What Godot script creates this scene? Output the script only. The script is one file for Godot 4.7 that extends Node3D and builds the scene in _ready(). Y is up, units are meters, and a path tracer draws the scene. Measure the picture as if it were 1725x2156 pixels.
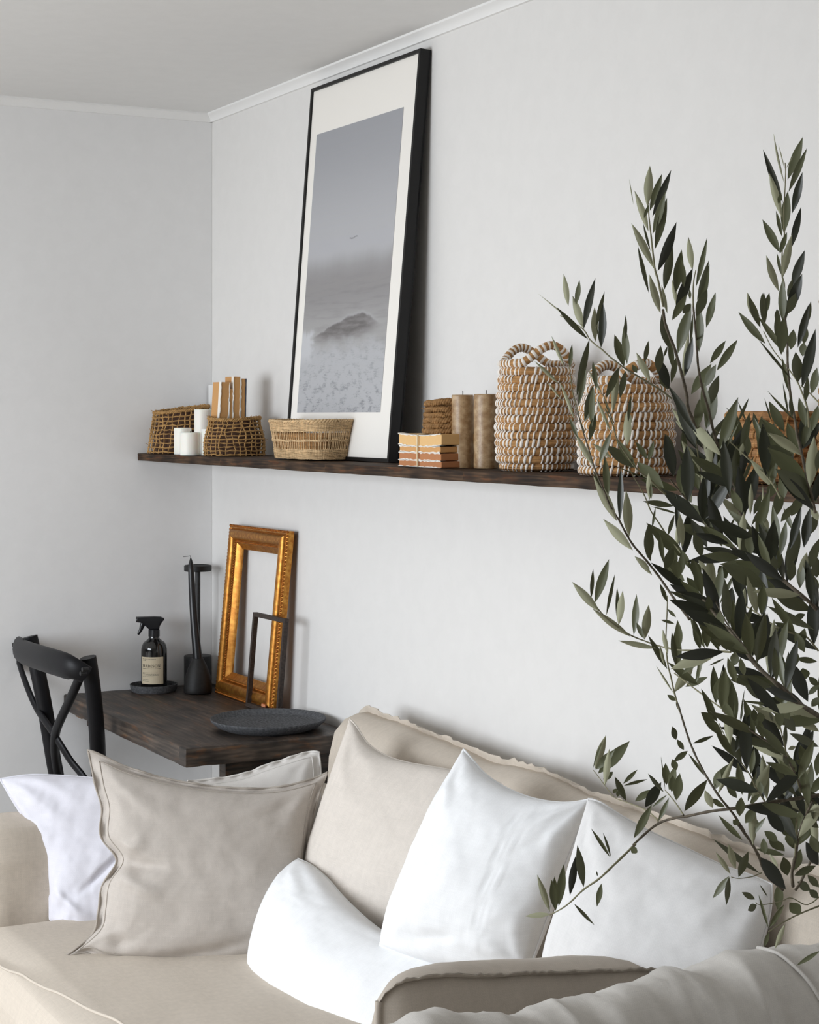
extends Node3D
# A corner of a white living room: plank shelf with baskets, dark desk, linen sofa, olive tree.

# ---------------------------------------------------------------- mesh building
class G:
	var v := PackedVector3Array()
	var uv := PackedVector2Array()
	var nr := PackedVector3Array()
	var idx := PackedInt32Array()
	func add(p: Vector3, t := Vector2.ZERO, n := Vector3.ZERO) -> int:
		v.append(p)
		uv.append(t)
		nr.append(n)
		return v.size() - 1
	func tri(a: int, b: int, c: int) -> void:
		idx.append(a)
		idx.append(c)
		idx.append(b)
	func quad(a: int, b: int, c: int, d: int) -> void:
		tri(a, b, c)
		tri(a, c, d)
	# rows of points; row index runs "up", point index runs "right" seen from outside
	func rows(rr: Array, wrap := false, us := 1.0, vs := 1.0) -> void:
		var first := v.size()
		var n: int = rr[0].size()
		for j in rr.size():
			for i in n:
				add(rr[j][i], Vector2(us * i / maxf(1, n - (0 if wrap else 1)), vs * j / maxf(1, rr.size() - 1)))
		for j in rr.size() - 1:
			for i in (n if wrap else n - 1):
				var k := (i + 1) % n
				quad(first + j * n + i, first + j * n + k, first + (j + 1) * n + k, first + (j + 1) * n + i)
	func tube(pts: Array, r, sides := 8, caps := true, closed := false, flat := 1.0, start := Vector3.ZERO) -> void:
		var m := pts.size()
		var rr := []
		var t0: Vector3 = (pts[1] - pts[0]).normalized()
		var nn: Vector3 = start if start != Vector3.ZERO else (Vector3.UP if absf(t0.y) < 0.9 else Vector3.RIGHT)
		for j in m:
			var a: Vector3 = pts[(j - 1 + m) % m] if closed else pts[maxi(j - 1, 0)]
			var b: Vector3 = pts[(j + 1) % m] if closed else pts[mini(j + 1, m - 1)]
			var t := (b - a).normalized()
			nn = (nn - t * nn.dot(t)).normalized()
			var bb := t.cross(nn)
			var rad: float = r[j] if r is Array else r
			var ring := []
			for i in sides:
				var an := TAU * i / sides
				ring.append(pts[j] + (nn * cos(an) + bb * sin(an) * flat) * rad)
			rr.append(ring)
		if closed:
			rr.append(rr[0])
		rows(rr, true, 1.0, m)
		if caps and not closed:
			for e in [0, m - 1]:
				var c := add(pts[e])
				var ring: Array = rr[e]
				var first := v.size()
				for p in ring:
					add(p)
				for i in sides:
					if e == 0:
						tri(c, first + (i + 1) % sides, first + i)
					else:
						tri(c, first + i, first + (i + 1) % sides)
	# profile: Vector2(radius, height) from bottom to top; a repeated point makes a sharp edge
	func lathe(prof: Array, at: Vector3, segs := 36, wob = null) -> void:
		var rr := []
		for q in prof:
			var ring := []
			for i in segs:
				var an := TAU * i / segs
				var rad: float = q.x
				if wob != null:
					rad = wob.call(q.x, an, q.y)
				ring.append(at + Vector3(rad * cos(an), q.y, -rad * sin(an)))
			rr.append(ring)
		rows(rr, true)
	func box(c: Vector3, size: Vector3, b := 0.003, basis := Basis(), cuts := 1, disp = null) -> void:
		var h := size / 2
		b = minf(b, minf(h.x, minf(h.y, h.z)) * 0.999)
		for ax in 3:
			for sg in [-1.0, 1.0]:
				var u := (ax + 1) % 3
				var w := (ax + 2) % 3
				if sg < 0:
					var k := u
					u = w
					w = k
				var tu := steps(h[u], b, cuts)
				var tw := steps(h[w], b, cuts)
				var first := v.size()
				for y in tw:
					for x in tu:
						var p := Vector3.ZERO
						p[ax] = sg * h[ax]
						p[u] = x
						p[w] = y
						var q := p.clamp(-(h - Vector3.ONE * b), h - Vector3.ONE * b)
						var d := (p - q).normalized()
						var o := q + d * b
						if disp != null:
							o = disp.call(o, d)
							add(c + basis * o, Vector2(x, y))
						else:
							add(c + basis * o, Vector2(x, y), basis * d)
				var n := tu.size()
				for j in tw.size() - 1:
					for i in n - 1:
						quad(first + j * n + i, first + j * n + i + 1, first + (j + 1) * n + i + 1, first + (j + 1) * n + i)
	func steps(h: float, b: float, cuts: int) -> Array:
		var out := [-h, -h + 0.35 * b]
		for k in cuts + 1:
			out.append(lerpf(-h + b, h - b, float(k) / cuts))
		out.append(h - 0.35 * b)
		out.append(h)
		return out
	func mesh(weld := false) -> ArrayMesh:
		var acc := PackedVector3Array()
		acc.resize(v.size())
		for k in range(0, idx.size(), 3):
			var a := idx[k]
			var b := idx[k + 2]
			var c := idx[k + 1]
			var n := (v[b] - v[a]).cross(v[c] - v[a])
			acc[a] += n
			acc[b] += n
			acc[c] += n
		if weld:
			var sum := {}
			for i in v.size():
				var key := Vector3i((v[i] * 20000.0).round())
				sum[key] = sum.get(key, Vector3.ZERO) + acc[i]
			for i in v.size():
				acc[i] = sum[Vector3i((v[i] * 20000.0).round())]
		for i in v.size():
			acc[i] = nr[i] if nr[i] != Vector3.ZERO else (acc[i].normalized() if acc[i].length_squared() > 1e-24 else Vector3.UP)
		var arr := []
		arr.resize(Mesh.ARRAY_MAX)
		arr[Mesh.ARRAY_VERTEX] = v
		arr[Mesh.ARRAY_NORMAL] = acc
		arr[Mesh.ARRAY_TEX_UV] = uv
		arr[Mesh.ARRAY_INDEX] = idx
		var m := ArrayMesh.new()
		m.add_surface_from_arrays(Mesh.PRIMITIVE_TRIANGLES, arr)
		return m

# ---------------------------------------------------------------- naming
var taken := {}
func numbered(called: String) -> String:
	taken[called] = taken.get(called, -1) + 1
	return called if taken[called] == 0 else "%s_%03d" % [called, taken[called]]

func thing(called: String, label: String, category: String, at: Vector3, group := "") -> Node3D:
	var o := Node3D.new()
	o.name = numbered(called)
	add_child(o, true)
	o.position = at
	o.set_meta("label", label)
	o.set_meta("category", category)
	if group:
		o.set_meta("group", group)
	return o

# a mesh given in room coordinates, laid under its thing or part
func part(called: String, g, m: Material, parent: Node3D, label := "", kind := "") -> MeshInstance3D:
	var o := MeshInstance3D.new()
	o.name = called
	o.mesh = g.mesh() if g is G else g
	o.material_override = m
	parent.add_child(o, true)
	var base := Vector3.ZERO
	var p: Node = parent
	while p != self:
		base += p.position
		p = p.get_parent()
	o.position = -base
	if label:
		o.set_meta("label", label)
	if kind:
		o.set_meta("kind", kind)
	return o

func struct(called: String, g, m: Material, parent: Node3D = null) -> MeshInstance3D:
	var o := MeshInstance3D.new()
	o.name = called if parent else numbered(called)
	o.mesh = g.mesh() if g is G else g
	o.material_override = m
	(parent if parent else self).add_child(o, true)
	if parent == null:
		o.set_meta("kind", "structure")
	return o

# ---------------------------------------------------------------- materials
func mat(c: Color, rough := 0.8, spec := 0.5, metal := 0.0) -> StandardMaterial3D:
	var m := StandardMaterial3D.new()
	m.albedo_color = c
	m.roughness = rough
	m.metallic_specular = spec
	m.metallic = metal
	return m

func c8(r: int, g: int, b: int) -> Color:
	return Color8(r, g, b)

func tri_tex(m: StandardMaterial3D, tex: Texture2D, scale: Vector3, relief := 0.0, world := false, height: Texture2D = null) -> StandardMaterial3D:
	m.albedo_texture = tex
	m.uv1_triplanar = true
	m.uv1_world_triplanar = world
	m.uv1_scale = scale
	if relief > 0.0:
		m.heightmap_enabled = true
		m.heightmap_texture = height if height else tex
		m.heightmap_scale = relief
	return m

func picture(w: int, h: int, f: Callable) -> ImageTexture:
	var im := Image.create(w, h, false, Image.FORMAT_RGB8)
	for y in h:
		for x in w:
			im.set_pixel(x, y, f.call(x, y))
	return ImageTexture.create_from_image(im)

func noise(seed_: int, freq: float, oct := 4) -> FastNoiseLite:
	var n := FastNoiseLite.new()
	n.seed = seed_
	n.frequency = freq
	n.noise_type = FastNoiseLite.TYPE_SIMPLEX_SMOOTH
	n.fractal_octaves = oct
	return n

func catmull(pts: Array, n: int) -> Array:
	var len := [0.0]
	for i in range(1, pts.size()):
		len.append(len[-1] + (pts[i] - pts[i - 1]).length())
	var out := []
	var k := 0
	for i in n + 1:
		var d: float = len[-1] * i / n
		while k < pts.size() - 2 and len[k + 1] < d:
			k += 1
		var t: float = clampf((d - len[k]) / maxf(1e-6, len[k + 1] - len[k]), 0, 1)
		var p0 = pts[maxi(k - 1, 0)]
		var p3 = pts[mini(k + 2, pts.size() - 1)]
		out.append(pts[k].cubic_interpolate(pts[k + 1], p0, p3, t))
	return out

var M := {}
var rnd := RandomNumberGenerator.new()
var wrinkle := FastNoiseLite.new()
var fold := FastNoiseLite.new()

func make_materials() -> void:
	var n1 := noise(3, 0.02, 4)
	var n2 := noise(5, 0.006, 3)
	# slubby linen weave: every thread has a tone and thickness of its own
	var warp := PackedFloat32Array()
	var weft := PackedFloat32Array()
	for i in 128:
		warp.append(rnd.randf_range(-1, 1))
		weft.append(rnd.randf_range(-1, 1))
	var weave := picture(512, 512, func(x, y):
		var a := absf(sin(PI * x / 4.0))
		var b := absf(sin(PI * y / 4.0))
		var over: bool = ((x / 4 + y / 4) % 2) == 0
		var tone: float = (warp[x / 4] * (0.6 + 0.8 * n1.get_noise_2d(x * 4, y * 0.5))) if over else (weft[y / 4] * (0.6 + 0.8 * n1.get_noise_2d(x * 0.5 + 900, y * 4)))
		var g := 0.95 + 0.014 * tone + 0.035 * ((a if over else b) - 0.6) + 0.02 * n1.get_noise_2d(x, y)
		return Color(g, g * 0.998, g * 0.992))
	var slub := picture(512, 512, func(x, y):
		var a := absf(sin(PI * x / 4.0))
		var b := absf(sin(PI * y / 4.0))
		var over: bool = ((x / 4 + y / 4) % 2) == 0
		var tone: float = (warp[x / 4] * clampf(0.3 + 2.2 * n1.get_noise_2d(x * 5, y * 0.6), -0.4, 1.4)) if over else (weft[y / 4] * clampf(0.3 + 2.2 * n1.get_noise_2d(x * 0.6 + 900, y * 5), -0.4, 1.4))
		var g := 0.92 + 0.028 * tone + 0.05 * ((a if over else b) - 0.6) + 0.028 * n1.get_noise_2d(x * 1.5, y * 1.5)
		return Color(g, g * 0.996, g * 0.99))
	var cloth := func(c: Color, relief := 0.03, coarse := false) -> StandardMaterial3D:
		var m := mat(c, 0.95, 0.3)
		tri_tex(m, slub if coarse else weave, Vector3.ONE * 4.1, relief)
		m.rim_enabled = true
		m.rim = 0.25
		m.rim_tint = 0.6
		return m
	M.linen_beige = cloth.call(c8(206, 198, 190), 0.05, true)
	M.linen_flange = cloth.call(c8(184, 175, 165), 0.05, true)
	M.linen_pale = cloth.call(c8(232, 228, 224))
	M.linen_lilac = cloth.call(c8(232, 231, 240))
	M.linen_cream = cloth.call(c8(236, 228, 219), 0.05, true)
	M.linen_white = cloth.call(c8(252, 253, 255))
	M.linen_offwhite = cloth.call(c8(237, 236, 236))
	M.linen_sofa = cloth.call(c8(217, 206, 192), 0.05, true)
	M.linen_grey = cloth.call(c8(220, 216, 210), 0.05, true)
	M.linen_taupe = cloth.call(c8(196, 186, 174), 0.05, true)
	# dark stained planks, grain along x
	var gn := noise(11, 0.03, 5)
	var grain := picture(512, 512, func(x, y):
		var a := gn.get_noise_2d(x * 0.25, y * 3.0)
		var b := n2.get_noise_2d(x * 1.4, y * 2.5)
		var red := clampf(n1.get_noise_2d(x * 0.5 + 300, y * 1.5) * 2.0 - 0.5, 0, 0.6)
		var g := 0.62 + 0.35 * a + 0.35 * b
		return Color(clampf(g * (1 + 0.55 * red), 0, 1), clampf(g * (0.94 + 0.18 * red), 0, 1), clampf(g * (0.88 - 0.12 * red), 0, 1)))
	M.desk = tri_tex(mat(c8(104, 95, 88), 0.5, 0.5), grain, Vector3(1.1, 2.0, 2.0), 0.05)
	M.shelf = tri_tex(mat(c8(104, 84, 66), 0.7, 0.35), grain, Vector3(1.6, 3.0, 3.0), 0.08)
	M.raw_wood = tri_tex(mat(c8(214, 172, 128), 0.7), grain, Vector3(3, 6, 6))
	# painted plaster
	var pn := picture(256, 256, func(x, y):
		var g := 0.985 + 0.006 * n1.get_noise_2d(x * 2, y * 2) + 0.005 * n2.get_noise_2d(x * 9, y * 9)
		return Color(g, g, g))
	M.floor = tri_tex(mat(c8(152, 140, 124), 0.55), pn, Vector3(0.4, 3, 3))
	M.wall = tri_tex(mat(c8(232, 230, 227), 0.93, 0.3), pn, Vector3.ONE * 1.2, 0.02, true)
	M.wall_left = tri_tex(mat(c8(241, 240, 239), 0.93, 0.3), pn, Vector3.ONE * 1.2, 0.02, true)  # same paint as the other walls; missing light put into a paler colour
	M.ceiling = tri_tex(mat(c8(235, 234, 232), 0.95, 0.3), pn, Vector3.ONE * 1.2, 0.02, true)
	M.trim = mat(c8(240, 239, 237), 0.6)
	M.black_paint = mat(c8(19, 19, 22), 0.45, 0.35)
	M.black_frame = mat(c8(18, 17, 17), 0.45, 0.4)
	M.mat_board = mat(c8(240, 236, 229), 0.9)
	M.black_wax = mat(c8(20, 20, 23), 0.36, 0.5)
	var iron := picture(128, 128, func(x, y):
		var g := 0.75 + 0.3 * n1.get_noise_2d(x * 5, y * 5)
		return Color(g, g, g))
	M.iron = tri_tex(mat(c8(42, 41, 41), 0.55, 0.5), iron, Vector3.ONE * 6, 0.03)
	M.slate = tri_tex(mat(c8(118, 119, 122), 0.9, 0.3), iron, Vector3.ONE * 9, 0.08)
	M.bronze = tri_tex(mat(c8(76, 62, 54), 0.6, 0.5), iron, Vector3.ONE * 8)
	M.bottle = mat(c8(20, 19, 19), 0.12, 0.6)
	M.plastic = mat(c8(22, 23, 27), 0.3, 0.5)
	M.label_paper = mat(c8(226, 212, 184), 0.8)
	M.ink = mat(c8(48, 42, 38), 0.9)
	var gold := picture(256, 256, func(x, y):
		var k := clampf(0.5 + 0.9 * n1.get_noise_2d(x * 2.5, y * 2.5) + 0.4 * n2.get_noise_2d(x * 5, y * 5), 0, 1)
		return Color(0.80, 0.58, 0.27).lerp(Color(0.62, 0.38, 0.14), k))
	M.gold = tri_tex(mat(Color(1, 1, 1), 0.34, 0.5, 0.75), gold, Vector3.ONE * 5)
	M.gold_dark = tri_tex(mat(Color(0.92, 0.82, 0.72), 0.5, 0.5, 0.6), gold, Vector3.ONE * 7)
	M.copper = mat(c8(214, 142, 104), 0.5, 0.5, 0.2)
	M.wax_white = mat(c8(246, 243, 234), 0.45, 0.5)
	M.wax_white.subsurf_scatter_enabled = true
	M.wax_white.subsurf_scatter_strength = 0.25
	var mott := picture(256, 256, func(x, y):
		var k := clampf(0.5 + 0.8 * n1.get_noise_2d(x * 2, y * 2) + 0.5 * n2.get_noise_2d(x * 5, y * 5), 0, 1)
		var spot := 0.2 if n1.get_noise_2d(x * 12 + 500, y * 12) > 0.42 else 0.0
		return Color(0.80, 0.70, 0.55).lerp(Color(0.60, 0.47, 0.32), k).darkened(spot))
	M.wax_brown = tri_tex(mat(Color(0.93, 0.92, 0.92), 0.4, 0.5), mott, Vector3.ONE * 5)
	var fib := picture(256, 256, func(x, y):
		var g := 0.80 + 0.28 * n1.get_noise_2d(x * 0.6, y * 9.0) + 0.2 * n2.get_noise_2d(x * 6, y * 6)
		return Color(clampf(g, 0, 1), clampf(g * 0.96, 0, 1), clampf(g * 0.90, 0, 1)))
	var straw := func(c: Color) -> StandardMaterial3D:
		return tri_tex(mat(c, 0.75, 0.35), fib, Vector3(6, 14, 6), 0.05)
	M.straw_tan = straw.call(c8(214, 168, 116))
	M.straw_pale = straw.call(c8(246, 218, 178))
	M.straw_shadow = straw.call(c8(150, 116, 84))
	M.straw_brown = straw.call(c8(176, 138, 94))
	M.straw_net = straw.call(c8(216, 176, 120))
	M.straw_rust = straw.call(c8(206, 160, 116))
	M.stitch = mat(c8(236, 230, 222), 0.9, 0.3)
	M.inner_dark = mat(c8(84, 60, 46), 0.95)
	M.book_tan = tri_tex(mat(c8(208, 158, 104), 0.85, 0.3), pn, Vector3.ONE * 6)
	M.book_light = tri_tex(mat(c8(226, 186, 130), 0.85, 0.3), pn, Vector3.ONE * 6)
	M.book_rust = tri_tex(mat(c8(186, 128, 88), 0.85, 0.3), pn, Vector3.ONE * 6)
	M.paper = mat(c8(240, 234, 224), 0.9)
	M.navy = mat(c8(44, 50, 66), 0.7)
	M.string = mat(c8(232, 214, 178), 0.9)
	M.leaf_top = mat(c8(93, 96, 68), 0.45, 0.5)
	M.leaf_shaded = mat(c8(48, 51, 39), 0.42, 0.5)  # top green darkened
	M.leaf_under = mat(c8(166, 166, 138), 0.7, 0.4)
	M.bark = tri_tex(mat(c8(128, 116, 98), 0.85), iron, Vector3.ONE * 8)
	M.twig = mat(c8(132, 128, 100), 0.8)
	M.pot = tri_tex(mat(c8(176, 170, 162), 0.9), iron, Vector3.ONE * 5)
	M.soil = tri_tex(mat(c8(64, 50, 40), 1.0), iron, Vector3.ONE * 9)
	M.glass = mat(Color(0.95, 0.97, 0.97, 0.06), 0.02, 0.5)
	M.glass.transparency = BaseMaterial3D.TRANSPARENCY_ALPHA
	M.window_paint = mat(c8(242, 242, 240), 0.5)

# ---------------------------------------------------------------- soft furnishings
# a scatter cushion: its outline lies in the plane (at, ux, uy); front and back swell from it
func cushion(label: String, group: String, at: Vector3, ux: Vector3, uy: Vector3, top: Array, right: Array, bottom: Array, left: Array, m: Material, o := {}) -> Node3D:
	var N: int = o.get("n", 64)
	var fat: float = o.get("fat", 0.085)
	var back: float = o.get("back", 0.06)
	var fl: float = o.get("flange", 0.0)
	var amp: float = o.get("wrinkle", 0.006)
	var sd: float = o.get("seed", 1.0)
	var power: float = o.get("power", 0.5)
	var nn := ux.cross(uy).normalized()
	var T := catmull(top, N)
	var B := catmull(bottom, N)
	var L := catmull(left, N)
	var R := catmull(right, N)
	var base := at
	for p in bottom:
		base.y = minf(base.y, (at + ux * p.x + uy * p.y).y)
	var t := thing("cushion", label, "cushion", base, group)
	var sides := []
	for face in [1.0, -1.0]:
		var rr := []
		for j in range(N, -1, -1):
			var row := []
			for i in N + 1:
				var s := float(i) / N
				var q := float(j) / N
				# finer steps near the edge
				var ii := i
				var c00: Vector2 = T[0]
				var c10: Vector2 = T[N]
				var c01: Vector2 = B[0]
				var c11: Vector2 = B[N]
				var p: Vector2 = T[i] * (1 - q) + B[i] * q + L[j] * (1 - s) + R[j] * s - (c00 * (1 - s) * (1 - q) + c10 * s * (1 - q) + c01 * (1 - s) * q + c11 * s * q)
				var a := clampf((s - fl) / (1 - 2 * fl), 0, 1)
				var b := clampf((q - fl) / (1 - 2 * fl), 0, 1)
				var ea := 4 * a * (1 - a)
				var eb := 4 * b * (1 - b)
				var f := pow(ea, power) * pow(eb, power)
				f *= 1.0 + 0.22 * (q - 0.5)
				var inner := smoothstep(0.0, 0.25, ea * eb)
				var w := wrinkle.get_noise_3d(p.x * 90 + sd * 37, p.y * 90, face * 20 + sd) * 0.7
				w += (0.5 - absf(fold.get_noise_3d(p.x * 60 + sd * 11, p.y * 60 + 40 * sd, face * 9))) * 0.9 * smoothstep(0.9, 0.1, ea * eb)
				# gathers running in from the corners
				for k in 4:
					var cc := Vector2(k % 2, k / 2)
					var d := Vector2(s, q) - cc
					var rad := d.length()
					var an := atan2(d.y, d.x)
					w += 0.9 * sin(an * 11.0 + sd * 3.0 + k * 2.0 + 2.0 * wrinkle.get_noise_2d(s * 60 + k * 9, q * 60 + sd)) * exp(-rad * 6.0) * smoothstep(0.0, 0.10, rad)
				for e in o.get("creases", []):
					# each a line in (s, q) with a width and a depth
					var ab: Vector2 = e[1] - e[0]
					var tt := clampf((Vector2(s, q) - e[0]).dot(ab) / ab.length_squared(), 0, 1)
					var dd: float = (Vector2(s, q) - e[0] - ab * tt).length()
					w += e[3] / amp * exp(-dd * dd / (e[2] * e[2])) * sin(PI * clampf(tt * 0.9 + 0.1, 0, 1))
				var z: float = (fat if face > 0 else back) * f + amp * w * inner * (1.0 if face > 0 else 0.6)
				var shift := 0.0
				if fl > 0.0:
					z = maxf(z, 0.0) + 0.0016
					var outer := 1.0 - smoothstep(0.0, fl * 1.2, minf(minf(s, 1 - s), minf(q, 1 - q)))
					shift = 0.004 * outer * (sin((s - q) * 31.0 + sd) + 0.6 * sin((s + q) * 57.0 + sd))
				elif s == 0.0 or s == 1.0 or q == 0.0 or q == 1.0:
					z = 0.0
				row.append(at + ux * p.x + uy * p.y + nn * (face * z + shift))
			if face < 0:
				row.reverse()
			rr.append(row)
		sides.append(rr)
	var g := G.new()
	for rr in sides:
		g.rows(rr)
	part("cover", g.mesh(true), m, t)
	# sewn edge: a thin cord of doubled cloth round the rim
	var rim := []
	var front: Array = sides[0]
	for i in range(0, N + 1, 1):
		rim.append(front[N][i])
	for j in range(N - 1, -1, -1):
		rim.append(front[j][N])
	for i in range(N - 1, -1, -1):
		rim.append(front[0][i])
	for j in range(1, N):
		rim.append(front[j][0])
	var gs := G.new()
	gs.tube(rim, o.get("cord", 0.0022), 6, false, true)
	part("seam", gs, o.get("cord_mat", m), t)
	if fl > 0.0:
		# line of stitching where flange meets filling
		var inset := int(round(fl * N)) + 1
		var st := []
		var nrm := nn * 0.0004
		for i in range(inset, N - inset + 1):
			st.append(front[N - inset][i] + nrm)
		for j in range(N - inset - 1, inset - 1, -1):
			st.append(front[j][N - inset] + nrm)
		for i in range(N - inset - 1, inset - 1, -1):
			st.append(front[inset][i] + nrm)
		for j in range(inset + 1, N - inset):
			st.append(front[j][inset] + nrm)
		var g2 := G.new()
		g2.tube(st, 0.0012, 5, false, true)
		part("stitch_line", g2, o.get("cord_mat", m), t)
	return t

# ---------------------------------------------------------------- baskets
func ring_pts(c: Vector3, r: float, n: int, f = null) -> Array:
	var out := []
	for i in n:
		var an := TAU * i / n
		var rr := r
		var dy := 0.0
		if f != null:
			var q: Vector2 = f.call(an)
			rr += q.x
			dy = q.y
		out.append(c + Vector3(rr * cos(an), dy, -rr * sin(an)))
	return out

func wrap_stitch(g: G, c: Vector3, an: float, r: float, rc: float, slant: float, w: float, dy := 0.0, reach := 1.75) -> void:
	var rr := []
	for k in 9:
		var ph := lerpf(-reach, reach, k / 8.0)
		var row := []
		for e in [-1.0, -0.4, 0.4, 1.0]:
			var a: float = an + slant * ph + e * w
			var lift := rc * (1.13 if absf(e) < 0.9 else 0.98)
			var rad := r + lift * cos(ph)
			row.append(c + Vector3(rad * cos(a), dy + lift * sin(ph), -rad * sin(a)))
		rr.append(row)
	g.rows(rr)

func coil_basket(label: String, c: Vector3, radius: Callable, coils: int, rc: float, stitches: int, straw: Material, thread: Material, handle: float, swing := 0.0, group := "") -> Node3D:
	var t := thing("coil_basket", label, "basket", c, group)
	var pitch := rc * 1.86
	var base := G.new()
	base.lathe([Vector2(0.001, 0.002), Vector2(radius.call(0.0), 0.002), Vector2(radius.call(0.0), 0.008), Vector2(0.001, 0.008)], c, 32)
	part("base", base, straw, t)
	for k in coils:
		var y := rc + pitch * k
		var r: float = radius.call(float(k) / (coils - 1)) - rc
		var jit := rnd.randf_range(-0.0012, 0.0012)
		r += jit
		var cc := c + Vector3(0, y, 0)
		var ph := rnd.randf_range(0, TAU)
		var g := G.new()
		var top := k == coils - 1 and handle > 0.0
		if not top:
			g.tube(ring_pts(cc, r, 64, func(a): return Vector2(0.001 * sin(3 * a + ph), 0.0008 * sin(2 * a + ph))), rc, 9, false, true)
		else:
			# the top coil rises off the basket into two handles
			g.tube(ring_pts(cc, r, 96, func(a): return Vector2(-0.004, handle) * handle_lift(a, swing)), rc, 9, false, true)
		var co := part("coil", g, straw, t)
		if thread:
			var s := G.new()
			for i in stitches:
				var a := TAU * (i + rnd.randf_range(-0.18, 0.18)) / stitches + ph
				if rnd.randf() < 0.04:
					continue
				if top:
					var seg := []
					for e in [-1.0, -0.3, 0.3, 1.0]:
						var aa: float = a + e * TAU / stitches * 0.25
						var lf := handle_lift(aa, swing)
						var rad := r - 0.004 * lf
						seg.append(cc + Vector3(rad * cos(aa), handle * lf, -rad * sin(aa)))
					s.tube(seg, [rc * 1.03, rc * 1.12, rc * 1.12, rc * 1.03], 10, false)
					continue
				wrap_stitch(s, cc, a, r, rc, 0.16 * rc / r, TAU / stitches * rnd.randf_range(0.13, 0.26), 0.0)
			part("stitching", s, thread, co)
	return t

func handle_lift(a: float, swing: float) -> float:
	var d := absf(wrapf((a - swing) * 2.0, -PI, PI)) / 2.0
	return pow(0.5 + 0.5 * cos(PI * clampf(d / 0.95, 0, 1)), 0.75)

# an open net of twisted seagrass over a round wall
func net_basket(label: String, c: Vector3, prof: Callable, h: float, lean: Vector3, sd: int) -> Node3D:
	var t := thing("net_basket", label, "basket", c)
	var nz := noise(sd, 0.9, 2)
	var at := func(a: float, y: float) -> Vector3:
		var r: float = prof.call(a, y)
		return c + Vector3(r * cos(a), h * y + (0.010 * sin(a) if sd == 81 else 0.003 * sin(2 * a)) * y * y, -r * sin(a)) + lean * y
	var g := G.new()
	for i in 29:
		var a0 := TAU * i / 29.0
		var line := []
		for k in 13:
			var y := k / 12.0
			line.append(at.call(a0 + 0.12 * nz.get_noise_2d(i * 7.3, y * 2.2), y) + Vector3(0, 0, 0))
		g.tube(line, rnd.randf_range(0.0014, 0.0025), 5)
	for j in 10:
		for two in 2:
			var line := []
			for k in 60:
				var a := TAU * k / 60.0
				var y: float = clampf((j + 0.35) / 9.6 + 0.028 * nz.get_noise_2d(k * 0.35 + two * 50, j * 9.1), 0.0, 1.0)
				var p: Vector3 = at.call(a, y)
				p += Vector3(cos(a), 0, -sin(a)) * 0.002 * sin(a * 15.0 + PI * two + j * PI)
				line.append(p)
			g.tube(line, rnd.randf_range(0.0012, 0.0020), 5, false, true)
	part("weave", g, M.straw_net, t, "", "stuff")
	# frayed plait round the rim and loose ends
	var rimg := G.new()
	for s in 3:
		var line := []
		for k in 120:
			var a := TAU * k / 120.0
			var p: Vector3 = at.call(a, 1.0)
			line.append(p + Vector3(cos(a), 0, -sin(a)) * 0.003 * cos(a * 26 + s * TAU / 3) + Vector3(0, 0.003 * sin(a * 26 + s * TAU / 3) + 0.003 * nz.get_noise_1d(k * 2.0 + s * 40), 0))
		rimg.tube(line, 0.0024, 5, false, true)
	part("rim", rimg, M.straw_net, t)
	var ends := G.new()
	for i in 46:
		var a := rnd.randf() * TAU
		var y := 1.0 if rnd.randf() < 0.6 else rnd.randf()
		var p: Vector3 = at.call(a, y)
		var d := Vector3(cos(a) * 0.5, 0.6, -sin(a) * 0.5) + Vector3(rnd.randf_range(-1, 1), rnd.randf_range(-0.4, 0.4), rnd.randf_range(-1, 1)) * 0.7
		ends.tube([p, p + d * 0.005, p + d * 0.009 + Vector3(rnd.randf_range(-1, 1), 0, rnd.randf_range(-1, 1)) * 0.003], 0.0006, 4)
	part("loose_ends", ends, M.straw_net, t, "", "stuff")
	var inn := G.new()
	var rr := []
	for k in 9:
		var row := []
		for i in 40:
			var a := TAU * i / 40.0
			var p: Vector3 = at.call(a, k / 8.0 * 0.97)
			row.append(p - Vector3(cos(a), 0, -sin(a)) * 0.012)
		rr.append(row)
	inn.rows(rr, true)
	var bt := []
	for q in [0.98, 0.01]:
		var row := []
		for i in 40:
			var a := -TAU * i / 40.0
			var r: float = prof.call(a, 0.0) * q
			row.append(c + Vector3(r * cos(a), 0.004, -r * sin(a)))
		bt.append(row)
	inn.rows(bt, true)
	part("lining", inn, M.inner_dark, t, "dark inner sheet seen through the net")  # dark sheet set inside the net, standing for its far inner side
	return t

func pillar(label: String, c: Vector3, r: float, h: float, m: Material, group: String, rough := 0.0, wick_h := 0.0) -> Node3D:
	var t := thing("pillar_candle", label, "candle", c, group)
	var g := G.new()
	var nz := noise(int(c.x * 1000), 1.5, 2)
	var prof := [Vector2(0.0005, 0), Vector2(r * 0.97, 0), Vector2(r * 0.97, 0), Vector2(r, 0.003)]
	for k in 9:
		prof.append(Vector2(r, 0.003 + (h - 0.006) * (k + 1) / 10.0))
	prof += [Vector2(r, h - 0.003), Vector2(r * 0.965, h), Vector2(r * 0.9, h - 0.001), Vector2(r * 0.8, h - 0.004), Vector2(r * 0.1, h - 0.006), Vector2(0.0005, h - 0.006)]
	g.lathe(prof, c, 36, func(q, a, y): return q * (1 + rough * nz.get_noise_3d(cos(a) * 2, sin(a) * 2, y * 30)))
	part("wax", g, m, t)
	var w := G.new()
	w.tube([c + Vector3(0, h - 0.007, 0), c + Vector3(0.0005, h + wick_h * 0.5, 0), c + Vector3(0.002, h + wick_h, 0.001)], 0.0009, 5)
	part("wick", w, M.ink, t)
	return t

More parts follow.
